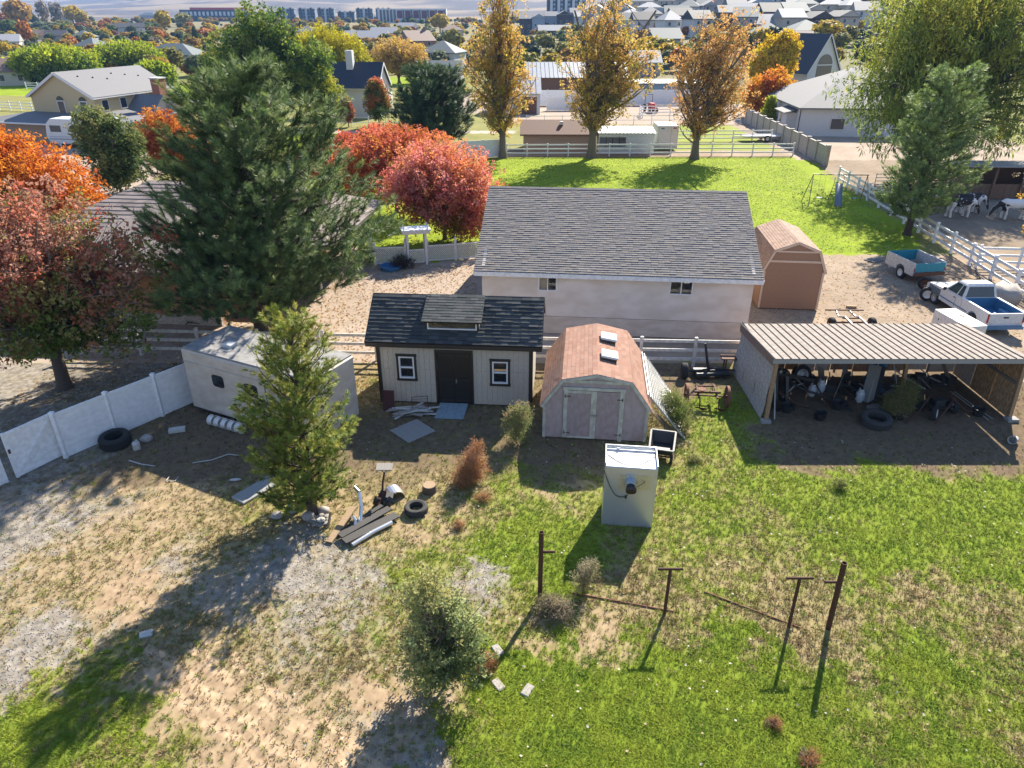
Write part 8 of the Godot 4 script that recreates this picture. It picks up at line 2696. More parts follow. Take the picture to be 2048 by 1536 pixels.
func far_vehicles() -> void:
	# motorhome behind the orange tree
	var t := thing("motorhome", "white motorhome parked behind the bright orange tree", "motorhome", Vector3(-49.0, 0, -86.0), -0.18)
	var b := MB.new()
	b.x = Transform3D(Basis(Vector3.UP, PI), Vector3.ZERO)
	b.prism(PackedVector2Array([Vector2(-4.2, 0.5), Vector2(3.9, 0.5), Vector2(4.3, 1.2), Vector2(4.0, 2.6), Vector2(3.4, 3.1), Vector2(-4.2, 3.1)]), -1.2, 1.2)
	part(t, "body", b, M("coach_white"))
	part(t, "roof", bx(Vector3(-3.4, 3.101, -1.1), Vector3(4.1, 3.16, 1.1)), mat("coach_roof", Color(0.68, 0.7, 0.72), 0.5))
	for q in [[-3.6, -2.2], [-0.9, 0.4], [1.6, 2.8]]:
		part(t, "window", bx(Vector3(q[0], 1.75, 1.201), Vector3(q[1], 2.45, 1.215)), M("auto_glass"))
	for q in [[-4.0, 0.9, 4.1, 1.05], [-3.9, 1.2, 4.1, 1.26]]:
		part(t, "stripe", bx(Vector3(q[0], q[1], 1.2005), Vector3(q[2], q[3], 1.21)), mat("stripe_grey", Color(0.25, 0.27, 0.32), 0.5))
	b = MB.new()
	b.cbox(Vector3(-0.2, 3.27, 0), Vector3(1.1, 0.25, 0.8), 0.05)
	part(t, "air_conditioner", b, M("coach_white"))
	for x in [-2.9, 2.6]:
		for z in [-1.0, 1.0]:
			car_wheel_flat(t, Vector3(x, 0.4, z))
	# horse stall trailer / stable with metal roof
	t = thing("stable_shed", "low white stable with metal roof behind the far rail fence", "stable", Vector3(12.5, 0, -82.6), -0.01)
	b = MB.new()
	holed(b, -3.0, 3.1, 0.0, 2.15, 1.25, 0.1, [[-2.9, 0.75, 0.0, 1.75]])
	b.span(Vector3(-3.0, 0, -1.25), Vector3(3.1, 2.3, -1.15))
	b.span(Vector3(-3.0, 0, -1.15), Vector3(-2.9, 2.2, 1.15))
	b.span(Vector3(3.0, 0, -1.15), Vector3(3.1, 2.2, 1.15))
	part(t, "wall", b, M("coach_white"))
	for k in 3:
		part(t, "window_bar", bx(Vector3(-2.2 + k * 0.72, 0.76, 1.201), Vector3(-2.14 + k * 0.72, 1.74, 1.24)), M("black_plastic"))
	for k in 16:
		b = MB.new()
		b.bar(Vector3(-3.1 + 0.395 * k + 0.19, 2.2, 1.5), Vector3(-3.1 + 0.395 * k + 0.19, 2.55, -1.45), 0.385, 0.02)
		var pn := part(t, "roof_panel", b, mat("white_metal", Color(0.51, 0.525, 0.54), 0.4, "fine", Vector3(2, 2, 2), 0.2))
		b = MB.new()
		b.bar(Vector3(-3.1 + 0.395 * k, 2.235, 1.5), Vector3(-3.1 + 0.395 * k, 2.585, -1.45), 0.05, 0.05)
		part(pn, "rib", b, M("white_metal"))
	# cargo trailer
	t = thing("cargo_trailer", "boxy white cargo trailer beside the low stable", "trailer", Vector3(17.45, 0, -83.6), -0.02)
	b = MB.new()
	b.cbox(Vector3(0, 1.5, -1.6), Vector3(2.3, 2.3, 3.6), 0.06)
	part(t, "body", b, M("coach_white"))
	for x in [-1.1, 1.03]:
		part(t, "corner_post", bx(Vector3(x, 0.4, 0.201), Vector3(x + 0.07, 2.6, 0.225)), M("rim_steel"))
	part(t, "door_bar", bx(Vector3(0.3, 0.5, 0.201), Vector3(0.34, 2.5, 0.235)), M("rim_steel"))
	for q in [[-0.8, 2.3], [0.55, 2.35]]:
		part(t, "decal", bx(Vector3(q[0], q[1], 0.201), Vector3(q[0] + 0.35, q[1] + 0.14, 0.21)), M("tail_red") if q[0] > 0 else M("truck_blue"))
	for x in [-1.05, 1.05]:
		car_wheel_flat(t, Vector3(x, 0.35, -1.7))
	part(t, "bumper", bx(Vector3(-1.15, 0.3, 0.05), Vector3(1.15, 0.42, 0.2)), M("black_plastic"))
	b = MB.new()
	b.lathe([Vector2(0, 2.651), Vector2(0.2, 2.651), Vector2(0.2, 2.72), Vector2(0, 2.74)], 12)
	part(t, "roof_vent", b, M("rim_steel"), Vector3(0, 0, -1.6))
	# flat trailer
	t = thing("flat_trailer", "white flatbed trailer with one visible wheel beyond the lawn", "trailer", Vector3(30.3, 0, -90.6), 0.05)
	part(t, "deck", bx(Vector3(-2.4, 0.55, -0.9), Vector3(2.2, 0.66, 0.9)), M("coach_white"))
	b = MB.new()
	b.bar(Vector3(-2.4, 0.55, 0), Vector3(-3.6, 0.5, 0), 0.1, 0.1)
	part(t, "tongue", b, M("coach_white"))
	for z in [-1.0, 1.0]:
		car_wheel_flat(t, Vector3(0.4, 0.38, z))
	# red tractor
	t = thing("red_tractor", "small red tractor behind the white rails by the arena", "tractor", Vector3(21.8, 0, -119.5), 0.2)
	b = MB.new()
	b.cbox(Vector3(0, 1.0, 0.7), Vector3(0.8, 0.8, 1.6), 0.1)
	part(t, "hood", b, mat("tractor_red", Color(0.42, 0.03, 0.02), 0.4))
	part(t, "seat", bx(Vector3(-0.25, 1.1, -0.7), Vector3(0.25, 1.25, -0.3)), M("black_plastic"))
	b = MB.new()
	for x in [-0.6, 0.6]:
		b.tube(Vector3(x, 1.0, -0.9), Vector3(x, 2.5, -0.9), 0.04, 0.04, 6)
	b.bar(Vector3(-0.65, 2.5, -0.9), Vector3(0.65, 2.5, -0.9), 0.08, 0.08)
	part(t, "roll_bar", b, M("black_plastic"))
	for q in [[-0.75, 0.6, -0.6, 0.6], [0.75, 0.6, -0.6, 0.6], [-0.6, 0.38, 1.2, 0.38], [0.6, 0.38, 1.2, 0.38]]:
		var w := part(t, "wheel", wheel_tyre(q[3], 0.3), M("tyre"), Vector3(q[0], q[1], q[2]))
		w.rotation.y = PI / 2
		part(w, "rim", wheel_rim(q[3] * 0.6, 0.3), M("rim_white"))

func car_wheel_flat(t: Node3D, at: Vector3) -> void:
	var o := part(t, "wheel", wheel_tyre(0.36, 0.24), M("tyre"), at)
	part(o, "rim", wheel_rim(0.22, 0.24), M("rim_white"))

# ============================ the neighbourhood ============================
# row, x, z, width, depth, wall height, turn, wall tone, roof tone, roof form
const HILL := [0,120,-481,10.8,9.2,5.8,-0.02,1,0,0, 0,125,-452,12.8,9.8,3.2,0.15,4,1,1, 0,133,-440,12.1,11.6,5.6,-0.30,2,1,2, 0,145,-437,9.6,11.8,5.6,-0.35,1,2,1, 0,155,-429,11.3,10.3,5.4,-0.21,1,0,0, 0,162,-427,11.0,10.4,5.6,-0.26,3,0,0, 0,178,-436,10.2,10.1,5.6,0.03,0,1,0, 1,80,-560,13.0,11.6,3.2,-0.15,0,1,2, 1,87,-533,13.0,9.9,5.6,-0.34,1,1,0, 1,93,-483,12.8,11.5,5.6,0.02,1,1,0, 1,97,-446,11.7,10.1,5.8,-0.25,4,1,1, 1,104,-425,12.4,9.3,3.2,-0.32,0,2,0, 1,110,-407,9.8,9.1,5.6,0.11,1,3,0, 1,119,-401,8.6,10.3,5.4,0.04,1,0,2, 1,127,-398,10.2,11.3,5.8,0.17,0,1,0, 1,137,-391,10.2,11.9,3.2,-0.05,0,1,0, 1,145,-387,8.8,9.9,5.8,0.13,3,1,2, 1,155,-385,9.1,11.8,5.8,-0.31,1,3,0, 1,162,-381,11.3,11.0,3.2,0.17,3,3,2, 2,57,-530,12.3,9.0,5.4,-0.34,1,0,2, 2,66,-472,12.3,11.6,5.4,-0.25,2,1,2, 2,75,-439,12.0,9.3,5.6,0.01,0,0,1, 2,77,-409,9.8,10.0,3.2,-0.30,2,1,2, 2,84,-381,10.6,11.6,5.8,-0.29,0,2,1, 2,93,-373,10.5,9.2,5.4,0.03,4,1,2, 2,99,-358,8.1,11.1,5.6,-0.05,1,1,0, 2,110,-358,9.3,10.5,5.8,-0.03,2,0,2, 2,117,-350,10.5,10.9,3.2,0.02,1,2,2, 2,126,-347,8.9,10.3,5.8,-0.11,1,2,1, 2,139,-350,9.3,11.0,5.4,-0.18,1,0,1, 2,144,-342,9.2,11.7,5.6,0.04,1,0,1, 3,42,-464,13.0,9.3,5.6,0.13,0,0,0, 3,51,-432,12.8,11.3,3.2,-0.25,1,3,0, 3,58,-391,11.6,10.2,5.4,0.19,3,0,1, 3,64,-370,9.6,10.4,5.8,-0.05,4,1,1, 3,72,-352,10.3,10.4,5.6,-0.11,1,2,0, 3,85,-317,7.7,9.3,5.6,-0.06,3,1,0, 3,93,-320,9.5,9.5,5.6,-0.34,0,0,0, 3,98,-307,7.3,11.6,5.6,0.02,3,3,0, 3,108,-310,9.0,11.2,5.6,0.07,3,2,0, 3,120,-316,8.1,9.2,5.4,-0.25,1,2,2, 3,129,-314,7.2,9.2,3.2,-0.18,3,0,1, 3,139,-316,9.1,11.5,5.4,-0.21,0,1,0, 4,48,-353,10.3,11.1,5.8,-0.15,0,2,0, 4,54,-332,8.0,10.9,5.8,0.01,0,3,0, 4,61,-309,7.5,11.7,5.6,0.13,0,0,1, 4,69,-297,8.0,10.6,5.6,0.21,0,3,0, 4,84,-288,8.2,11.7,5.6,-0.28,4,2,0, 4,90,-285,8.5,11.7,3.2,-0.34,3,0,0, 4,96,-277,8.0,9.9,5.8,0.03,1,0,0, 4,105,-276,8.0,9.9,5.6,0.12,3,3,2, 4,117,-284,7.2,11.9,5.6,0.10,1,3,2]
const HOUSES := [[-111.0,-171.0,10.6,10,2.9,0.25,1,5,1,"tan hip-roofed house with a solar panel at the left edge"],
	[-104.8,-244.0,16.5,11,2.8,-0.1,4,2,1,"long low grey hip-roofed ranch house behind the pastures"],
	[-221.3,-385.0,8.8,9,3.5,0.3,4,3,0,"dark navy-roofed gable house among autumn trees on the far left"],
	[-216.5,-338.0,10.3,10,3,0.4,0,0,0,"white-trimmed grey-roofed house at the far left edge"],
	[-235.9,-394.0,7.5,9,3.2,-0.3,1,5,0,"tan house behind the orange column tree"],
	[-208.2,-385.0,9.3,10,3,0.1,4,2,1,"grey-roofed house above the dome willows"],
	[-160.3,-301.0,8.5,10,3,-0.2,4,2,1,"slate-roofed house squeezed between the dome willows"],
	[-243.5,-494.0,9.4,9,3.6,0.45,0,3,0,"left of two navy-roofed gable houses behind the dome willows"],
	[-236.4,-501.0,8.9,9,3.6,0.45,0,3,0,"right of two navy-roofed gable houses behind the dome willows"],
	[-66.5,-362.0,19.3,11,3.4,-0.08,5,0,0,"long grey-roofed brick house behind the yellow willow"],
	[-113.8,-443.0,12.9,10,3.2,0.2,1,2,1,"small dark-roofed house left of the long brick house"],
	[-67.6,-420.0,13.3,10,3.4,-0.1,1,0,0,"pale house just behind the long brick house"],
	[-34.8,-288.0,9.6,12,5.2,0.5,5,5,0,"steep brown-roofed brick house with tall chimney"],
	[-18.5,-211.0,9.5,10,4.8,-0.25,0,2,1,"white house with dark hip roof left of the golden trees"],
	[-14.9,-171.0,7.3,8,2.6,-0.1,4,2,0,"low grey house in front of the white hip-roofed one"],
	[-35.1,-467.0,11.8,10,3.2,0.2,1,5,1,"tan house behind the bright yellow tree"],
	[-67.0,-508.0,10.9,10,3.2,-0.3,4,0,0,"small grey house left of the bright yellow tree"],
	[49.2,-257.0,9.5,11,3.2,0.15,4,2,0,"grey house half hidden behind the amber tree"],
	[31.9,-189.0,6.8,9,2.8,0,4,0,0,"low grey house behind the arena's white wall"],
	[67.6,-323.0,8.6,10,6,0.1,3,3,0,"tall dark brown gable house above the orange hedge"],
	[80.0,-249.0,9.5,11,3.4,-0.1,4,2,1,"grey hip-roofed house above the yellow tree"],
	[95.0,-258.0,11.5,11,3.4,0.1,4,2,1,"dark hip-roofed house behind the black A-frame"],
	[75.8,-211.0,7.6,11,4,-0.2,5,5,0,"brown-roofed house left of the black A-frame"],
	[-538.4,-1188.0,24.0,14,6,0.1,4,2,1,"distant dark lodge above the yellow tree on the left"],
	[-116.5,-330.0,8.4,10,3,0.2,4,2,1,"roof peeping out behind the green elm"],
	[-157.3,-480.0,12.1,10,3.2,-0.2,0,2,0,"small pale house beyond the green elm"]]
const FARTREES := [[-410,-644,13.8,10.2,0,3,"orange rounded tree at the far left edge"],
	[-280,-443,15.1,10.0,0,1,"green rounded tree below the orange one at the left edge"],
	[-333,-540,21.8,20.7,0,4,"amber rounded tree rising above the skyline on the far left"],
	[-364,-586,9.6,10.8,0,2,"bright yellow rounded tree before the skyline trees on the left"],
	[-228,-371,8.0,10.9,1,3,"orange columnar tree standing before the left houses"],
	[-386,-644,10.5,10.2,2,0,"dark green conifer between the yellow trees on the left"],
	[-362,-619,11.7,20.4,3,6,"grey leafless tree rising against the sky on the left"],
	[-366,-644,14.6,18.7,3,6,"grey leafless tree right of the tallest bare one"],
	[-370,-673,19.4,16.0,0,2,"bright yellow rounded tree nearest the hills on the left"],
	[-347,-644,13.8,11.9,0,2,"bright yellow rounded tree at the right end of the left skyline trees"],
	[-310,-524,14.5,6.9,0,7,"grey-green rounded tree below the bare trees"],
	[-302,-524,13.2,6.2,0,7,"grey-green rounded tree above the navy-roofed house"],
	[-277,-494,9.4,6.5,0,1,"green rounded tree right of the navy-roofed house"],
	[-272,-501,10.1,6.6,0,5,"reddish rounded tree above the grey-roofed house"],
	[-268,-508,7.7,5.4,2,0,"dark green conifer right of the reddish one"],
	[-268,-524,9.9,3.5,0,3,"orange rounded tree before the far-left fields"],
	[-229,-443,12.3,4.1,0,7,"grey-green rounded tree behind the dome willows"],
	[-231,-461,4.7,3.4,0,5,"reddish rounded tree in front of the navy gables"],
	[-216,-443,8.4,3.2,0,4,"amber rounded tree under the navy gables"],
	[-229,-524,12.6,13.9,0,2,"bright yellow rounded tree standing alone above the ranch house"],
	[-255,-619,14.8,10.6,0,8,"olive rounded tree right of the lone yellow tree"],
	[-182,-437,8.8,5.8,0,4,"amber rounded tree left in the orange row"],
	[-170,-420,9.0,6.1,0,4,"amber rounded tree second in the orange row"],
	[-137,-342,3.0,9.6,1,0,"dark green columnar tree like a dark column behind the ranch house"],
	[-163,-420,10.6,6.1,0,3,"orange rounded tree third in the orange row"],
	[-160,-426,8.6,6.2,0,4,"amber rounded tree fourth in the orange row"],
	[-160,-443,10.1,5.9,0,4,"amber rounded tree fifth in the orange row"],
	[-155,-443,9.0,5.3,0,3,"orange rounded tree last in the orange row"],
	[-246,-540,17.0,5.7,0,1,"green rounded tree dome-shaped behind the navy gables"],
	[-164,-362,7.4,3.9,3,6,"grey leafless tree left of the ranch house roof"],
	[-148,-342,5.7,5.0,0,8,"olive rounded tree behind the ranch house roof"],
	[-142,-338,4.3,4.5,0,1,"green rounded tree between the ranch house and the dark column"],
	[-109,-251,2.6,2.4,0,8,"olive rounded tree in front of the ranch house wall"],
	[-162,-596,4.5,5.5,2,0,"dark green conifer left of a dark pair beyond the elm"],
	[-148,-557,5.6,5.9,2,0,"dark green conifer right of a dark pair beyond the elm"],
	[-136,-524,8.6,4.2,0,4,"amber rounded tree beyond the yellow willow's left side"],
	[-126,-524,13.2,4.2,0,7,"grey-green rounded tree before the far apartments"],
	[-120,-540,9.5,5.0,0,0,"dark green rounded tree behind the long brick house's left end"],
	[-106,-508,7.0,4.7,0,7,"grey-green rounded tree behind the long brick house"],
	[-102,-524,8.6,4.5,0,4,"amber rounded tree behind the brick house's chimney"],
	[-90,-508,8.3,4.7,0,1,"green rounded tree right behind the brick house"],
	[-84,-524,8.6,5.5,0,4,"amber rounded tree before the red-panelled building"],
	[-54,-380,8.2,6.6,0,8,"olive rounded tree right of the long brick house"],
	[-62,-494,5.0,4.6,0,5,"reddish rounded tree left of the bright yellow tree"],
	[-74,-524,6.6,4.9,2,0,"dark green conifer below the red-panelled building"],
	[-46,-508,15.4,12.1,0,2,"bright yellow rounded tree before the red-panelled building's end"],
	[-46,-431,8.7,6.3,0,7,"grey-green rounded tree under the bright yellow tree"],
	[-32,-390,7.9,6.2,0,7,"grey-green rounded tree right of the steep brown house"],
	[-22,-295,8.3,9.5,0,8,"olive rounded tree beside the leftmost golden tree"],
	[-61,-330,7.1,5.3,0,4,"amber rounded tree above the half-bare tree"],
	[-51,-288,5.5,5.0,0,8,"olive rounded tree left of the half-bare tree"],
	[4,-295,8.3,6.7,0,8,"olive rounded tree between the left golden trees"],
	[7,-286,5.5,5.4,0,0,"dark green rounded tree beside the olive one between the golden trees"],
	[13,-298,9.9,6.8,0,8,"olive rounded tree before the low townhouse roof"],
	[52,-340,7.3,5.4,0,8,"olive rounded tree right of the middle golden tree"],
	[55,-325,11.5,2.2,0,3,"orange tree line forming a low hedge under the hillside houses"],
	[59,-330,6.2,3.9,3,6,"grey leafless tree above the orange hedge"],
	[62,-314,3.6,2.9,2,0,"dark green conifer under the dark brown gable house"],
	[92,-293,9.2,2.5,0,3,"orange tree line forming a low red hedge below the hillside"],
	[92,-264,1.8,4.6,2,0,"dark green conifer as a slim conifer below the hillside"],
	[86,-258,6.5,2.4,0,4,"amber rounded tree before the grey hip-roofed house"],
	[99,-249,12.7,7.6,0,2,"bright yellow rounded tree spreading behind the black A-frame"],
	[103,-277,6.3,3.7,0,4,"amber rounded tree left of the big yellow tree"],
	[146,-379,3.5,4.5,0,2,"bright yellow rounded tree small and bright between the hillside roofs"],
	[65,-175,5.2,8.3,2,0,"dark green conifer bushy against the black A-frame"],
	[33,-199,8.2,8.1,0,2,"bright yellow rounded tree right of the middle golden tree near the arena"],
	[55,-183,2.8,9.2,1,0,"dark green columnar tree as a dark column behind the amber tree"],
	[57,-214,8.2,7.2,0,8,"olive rounded tree behind the amber tree's crown"],
	[104,-348,4.8,3.2,0,7,"grey-green rounded tree between the hillside roofs"],
	[71,-298,9.4,5.1,0,8,"olive rounded tree behind the amber tree's top"]]
const WALLS := [Color(0.56, 0.56, 0.56), Color(0.46, 0.41, 0.34), Color(0.30, 0.36, 0.43), Color(0.075, 0.06, 0.055), Color(0.34, 0.335, 0.335), Color(0.26, 0.16, 0.125)]
const ROOFS := [Color(0.34, 0.34, 0.35), Color(0.20, 0.197, 0.205), Color(0.10, 0.13, 0.14), Color(0.035, 0.038, 0.05), Color(0.5, 0.5, 0.5), Color(0.24, 0.155, 0.12)]
const WALL_WORDS := ["white", "cream", "blue-grey", "dark brown", "grey", "brick"]
const ROOF_WORDS := ["pale grey", "mid grey", "slate", "black", "white", "brown"]
const ORD := ["first", "second", "third", "fourth", "fifth", "sixth", "seventh", "eighth", "ninth", "tenth", "eleventh", "twelfth", "thirteenth", "fourteenth", "fifteenth", "sixteenth"]

# form 0: ridge along x, 1: hipped, 2: gable towards the front
func roof_shape(w: float, d: float, h: float, rise: float, form: int, ov: float) -> MB:
	var b := MB.new()
	var x := w * 0.5 + ov
	var z := d * 0.5 + ov
	var c := [Vector3(-x, h, z), Vector3(x, h, z), Vector3(x, h, -z), Vector3(-x, h, -z)]
	var r0 := Vector3(-x if form == 0 else -maxf(x - z, 0.3), h + rise, 0)
	var r1 := Vector3(-r0.x, h + rise, 0)
	if form == 2:
		r0 = Vector3(0, h + rise, z)
		r1 = Vector3(0, h + rise, -z)
		b.quad(c[0], r0, r1, c[3])
		b.quad(c[1], c[2], r1, r0)
		b.tri(c[0], c[1], r0)
		b.tri(c[2], c[3], r1)
	else:
		b.quad(c[0], c[1], r1, r0)
		b.quad(c[2], c[3], r0, r1)
		b.tri(c[1], c[2], r1)
		b.tri(c[3], c[0], r0)
	b.box(Vector3(0, h - 0.09, 0), Vector3(x * 2.0, 0.17, z * 2.0))
	return b

func house(label: String, at: Vector3, turn: float, w: float, d: float, h: float, form: int, wl: int, rf: int, group := "", chim := false) -> Node3D:
	var t := thing("house", label, "house", at, turn, group)
	var wm := mat("house_wall_%d" % wl, WALLS[wl], 0.85, "fine", Vector3(2, 2, 2))
	var rm := mat("house_roof_%d" % rf, ROOFS[rf], 0.75, "grit", Vector3(1.5, 0.6, 0.6))
	var rise := (d if form != 2 else w) * 0.5 * 0.55
	var b := MB.new()
	b.span(Vector3(-w / 2, -1.5, -d / 2), Vector3(w / 2, h - 0.18, d / 2))
	part(t, "wall", b, wm)
	part(t, "roof", roof_shape(w, d, h, rise, form, 0.4), rm)
	var trim := mat("house_trim", Color(0.544, 0.544, 0.544), 0.6)
	if form == 2:
		b = MB.new()
		b.prism(PackedVector2Array([Vector2(-w / 2, h), Vector2(w / 2, h), Vector2(0, h + rise * 0.97)]), d / 2 + 0.4, d / 2 + 0.43)
		part(t, "gable_wall", b, wm)
	var n := clampi(int(w / 3.2), 2, 5)
	for lv in (2 if h > 4.5 else 1):
		for k in n:
			var x := -w / 2 + w * (k + 0.5) / n
			var y := 0.9 + lv * 2.7
			b = MB.new()
			b.box(Vector3(x, y + 0.65, d / 2 + 0.01), Vector3(1.1, 1.4, 0.06))
			var f := part(t, "window", b, trim)
			part(f, "pane", bx(Vector3(x - 0.45, y + 0.06, d / 2 + 0.041), Vector3(x + 0.45, y + 1.24, d / 2 + 0.055)), mat("far_pane", Color(0.03, 0.04, 0.055), 0.1))
	if chim:
		part(t, "chimney", bx(Vector3(w * 0.3, h, -0.5), Vector3(w * 0.3 + 0.8, h + rise + 1.1, 0.4)), mat("house_wall_5", WALLS[5]))
	return t

func make_background() -> void:
	hillside()
	near_neighbours()
	far_blocks()
	far_trees()

func hillside() -> void:
	var count := [0, 0, 0, 0, 0]
	for i in range(0, HILL.size(), 10):
		var q := HILL.slice(i, i + 10)
		var row: int = q[0]
		var lab := "%s house with %s roof, %s from left in the %s hillside row" % [WALL_WORDS[q[7]], ROOF_WORDS[q[8]], ORD[mini(count[row], 15)], ["top", "second", "middle", "fourth", "lowest"][row]]
		count[row] += 1
		house(lab, Vector3(q[1], land(q[1], q[2]), q[2]), q[6], q[3], q[4], q[5], q[9], q[7], q[8], "houses on the hillside")
	for q in HOUSES:
		house(q[9], Vector3(q[0], land(q[0], q[1]), q[1]), q[5], q[2], q[3], q[4], q[8], q[6], q[7], "", (q[9] as String).contains("chimney"))

func gable_house(t: Node3D, w: float, d: float, h: float, rise: float, wm: Material, rm: Material, trim: Material, ov := 0.35) -> void:
	# gable towards +z
	var b := MB.new()
	b.span(Vector3(-w / 2, 0, -d), Vector3(w / 2, h, 0))
	part(t, "wall", b, wm)
	for z in [-d, -0.12]:
		b = MB.new()
		b.prism(PackedVector2Array([Vector2(-w / 2, h), Vector2(w / 2, h), Vector2(0, h + rise)]), z, z + 0.12)
		part(t, "gable_wall", b, wm)
	for s in [-1, 1]:
		b = MB.new()
		var a := Vector3(s * (w / 2 + ov), h - rise * ov / (w / 2), -d / 2)
		var c := Vector3(0, h + rise, -d / 2)
		var nrm := Vector3(s * rise, w / 2, 0).normalized()
		b.bar(a + nrm * 0.1, c + nrm * 0.1, d + 2 * ov, 0.14, nrm)
		part(t, "roof", b, rm)
		b = MB.new()
		b.bar(Vector3(a.x, a.y, ov + 0.02), Vector3(c.x, c.y, ov + 0.02), 0.05, 0.28, nrm)
		part(t, "rake_board", b, trim)
		part(t, "gutter", bx(Vector3(a.x - 0.06, a.y - 0.06, -d - ov), Vector3(a.x + 0.06, a.y + 0.1, ov)), trim)

func pane_at(t: Node, c: Vector3, w: float, h: float, side := "z") -> void:
	var trim := mat("house_trim", Color(0.544, 0.544, 0.544), 0.6)
	var b := MB.new()
	var s := Vector3(w + 0.2, h + 0.2, 0.08) if side == "z" else Vector3(0.08, h + 0.2, w + 0.2)
	b.box(c, s)
	var f := part(t, "window", b, trim)
	b = MB.new()
	b.box(c, Vector3(w, h, 0.11) if side == "z" else Vector3(0.11, h, w))
	part(f, "pane", b, mat("far_pane", Color(0.03, 0.04, 0.055), 0.1))

func near_neighbours() -> void:
	var trim := mat("house_trim", Color(0.544, 0.544, 0.544), 0.6)
	var slate := mat("slate_roof", Color(0.162, 0.162, 0.174), 0.75, "grit", Vector3(1.5, 0.8, 0.8))
	# yellow two-storey house
	var ym := mat("yellow_siding", Color(0.448, 0.368, 0.22), 0.85, "fine", Vector3(3, 0.25, 3))
	var t := thing("house", "pale yellow two-storey house with grey roof and red brick chimney", "house", Vector3(-54.2, 0, -91.8), -0.27)
	gable_house(t, 9.2, 13.5, 4.95, 2.5, ym, slate, trim)
	for x in [-0.3, 3.0]:
		pane_at(t, Vector3(x, 3.6, 0.02), 0.9, 1.5)
		var b := MB.new()
		for k in 8:
			var g0 := PI * k / 8.0
			var g1 := PI * (k + 1) / 8.0
			b.tri(Vector3(x, 4.45, 0.05), Vector3(x + cos(g0) * 0.55, 4.45 + sin(g0) * 0.5, 0.05), Vector3(x + cos(g1) * 0.55, 4.45 + sin(g1) * 0.5, 0.05))
		part(t, "fanlight", b, M("far_pane"))
	for z in [-1.6, -4.6, -7.0]:
		pane_at(t, Vector3(4.61, 3.9, z), 0.9, 1.1, "x")
	var b := MB.new()
	b.span(Vector3(4.6, 2.4, -12.6), Vector3(6.2, 4.6, -9.6))
	var bay := part(t, "bay", b, ym)
	pane_at(bay, Vector3(5.4, 3.5, -9.58), 0.8, 1.4)
	pane_at(bay, Vector3(6.21, 3.5, -11.0), 1.4, 1.4, "x")
	b = MB.new()
	b.span(Vector3(7.2, 0, -8.4), Vector3(8.3, 6.5, -7.0))
	var ch := part(t, "chimney", b, mat("red_brick", Color(0.30, 0.115, 0.075), 0.85, "fine", Vector3(0.6, 0.2, 0.6)))
	part(ch, "cap", bx(Vector3(7.1, 6.5, -8.5), Vector3(8.4, 6.65, -6.9)), trim)
	for k in 6:
		b = MB.new()
		b.tube(Vector3(1.2 + 0.45 * (k % 3), 6.0, -2.0 - 1.8 * k), Vector3(1.2 + 0.45 * (k % 3), 7.1 - 0.24 * (k % 3), -2.0 - 1.8 * k), 0.09, 0.09, 6)
		part(t, "vent_pipe", b, M("black_plastic"))
	# lower storey with hipped skirt roof
	part(t, "lower_wall", bx(Vector3(-9.5, 0, -9.0), Vector3(9.0, 2.4, 3.2)), mat("tan_brick", Color(0.34, 0.25, 0.19), 0.9, "fine", Vector3(0.6, 0.2, 0.6)))
	b = MB.new()
	b.quad(Vector3(-10, 2.35, 4.2), Vector3(9.6, 2.35, 4.2), Vector3(4.62, 3.1, 0.02), Vector3(-5.0, 3.1, 0.02))
	b.quad(Vector3(9.6, 2.35, 4.2), Vector3(9.6, 2.35, -9.0), Vector3(4.62, 3.1, -9.0), Vector3(4.62, 3.1, 0.02))
	b.quad(Vector3(-10, 2.35, -9.0), Vector3(-10, 2.35, 4.2), Vector3(-5.0, 3.1, 0.02), Vector3(-5.0, 3.1, -9.0))
	b.span(Vector3(-10, 2.2, -9.0), Vector3(9.6, 2.34, 4.2))
	part(t, "lower_roof", b, slate)
	b = MB.new()
	b.x = Transform3D(Basis(Vector3.UP, PI / 2), Vector3(4.6, 0, -7.0))
	b.prism(PackedVector2Array([Vector2(-3.0, 2.4), Vector2(3.0, 2.4), Vector2(0, 4.7)]), 0.0, 4.2)
	part(t, "cross_gable", b, slate)
	part(t, "gutter", bx(Vector3(-10.05, 2.2, 4.2), Vector3(9.65, 2.36, 4.3)), trim)
	# hip-roofed house behind the big pine
	var hip := mat("brown_grey_shingle", Color(0.285, 0.235, 0.215), 0.85, "grit", Vector3(0.9, 0.5, 0.5))
	t = thing("house", "brown-grey hip-roofed house with orange stucco behind the big dark pine", "house", Vector3(-17.6, 0, -41.5), YAW)
	var hw := mat("orange_stucco", Color(0.38, 0.20, 0.115), 0.9, "stain", Vector3(3, 3, 3))
	part(t, "wall", bx(Vector3(-8.2, 0, -5.0), Vector3(5.6, 2.75, 2.4)), hw)
	part(t, "wing_wall", bx(Vector3(-4.6, 0, 2.401), Vector3(4.2, 2.75, 8.6)), hw)
	part(t, "stone_base", bx(Vector3(-4.62, 0, 8.601), Vector3(4.22, 0.5, 8.75)), mat("pale_stone", Color(0.45, 0.40, 0.35), 0.9, "blotch"))
	var rp := part(t, "roof", roof_shape(16.6, 9.2, 2.9, 2.1, 1, 0.5), mat("roof_deck", Color.BLACK))
	rp.position = Vector3(0, 0, -0.6)
	# shingle courses on the front slope and the right hip
	var tones: Array = [Color(0.27, 0.225, 0.205), Color(0.32, 0.265, 0.24), Color(0.235, 0.195, 0.18), Color(0.30, 0.255, 0.235)]
	hip_courses(rp, 8.8, 5.1, 2.9, 2.1, tones)
	var wr := part(t, "wing_roof", roof_shape(9.6, 9.4, 2.9, 1.9, 1, 0.4), hip)
	wr.position = Vector3(-0.2, 0.003, 4.4)
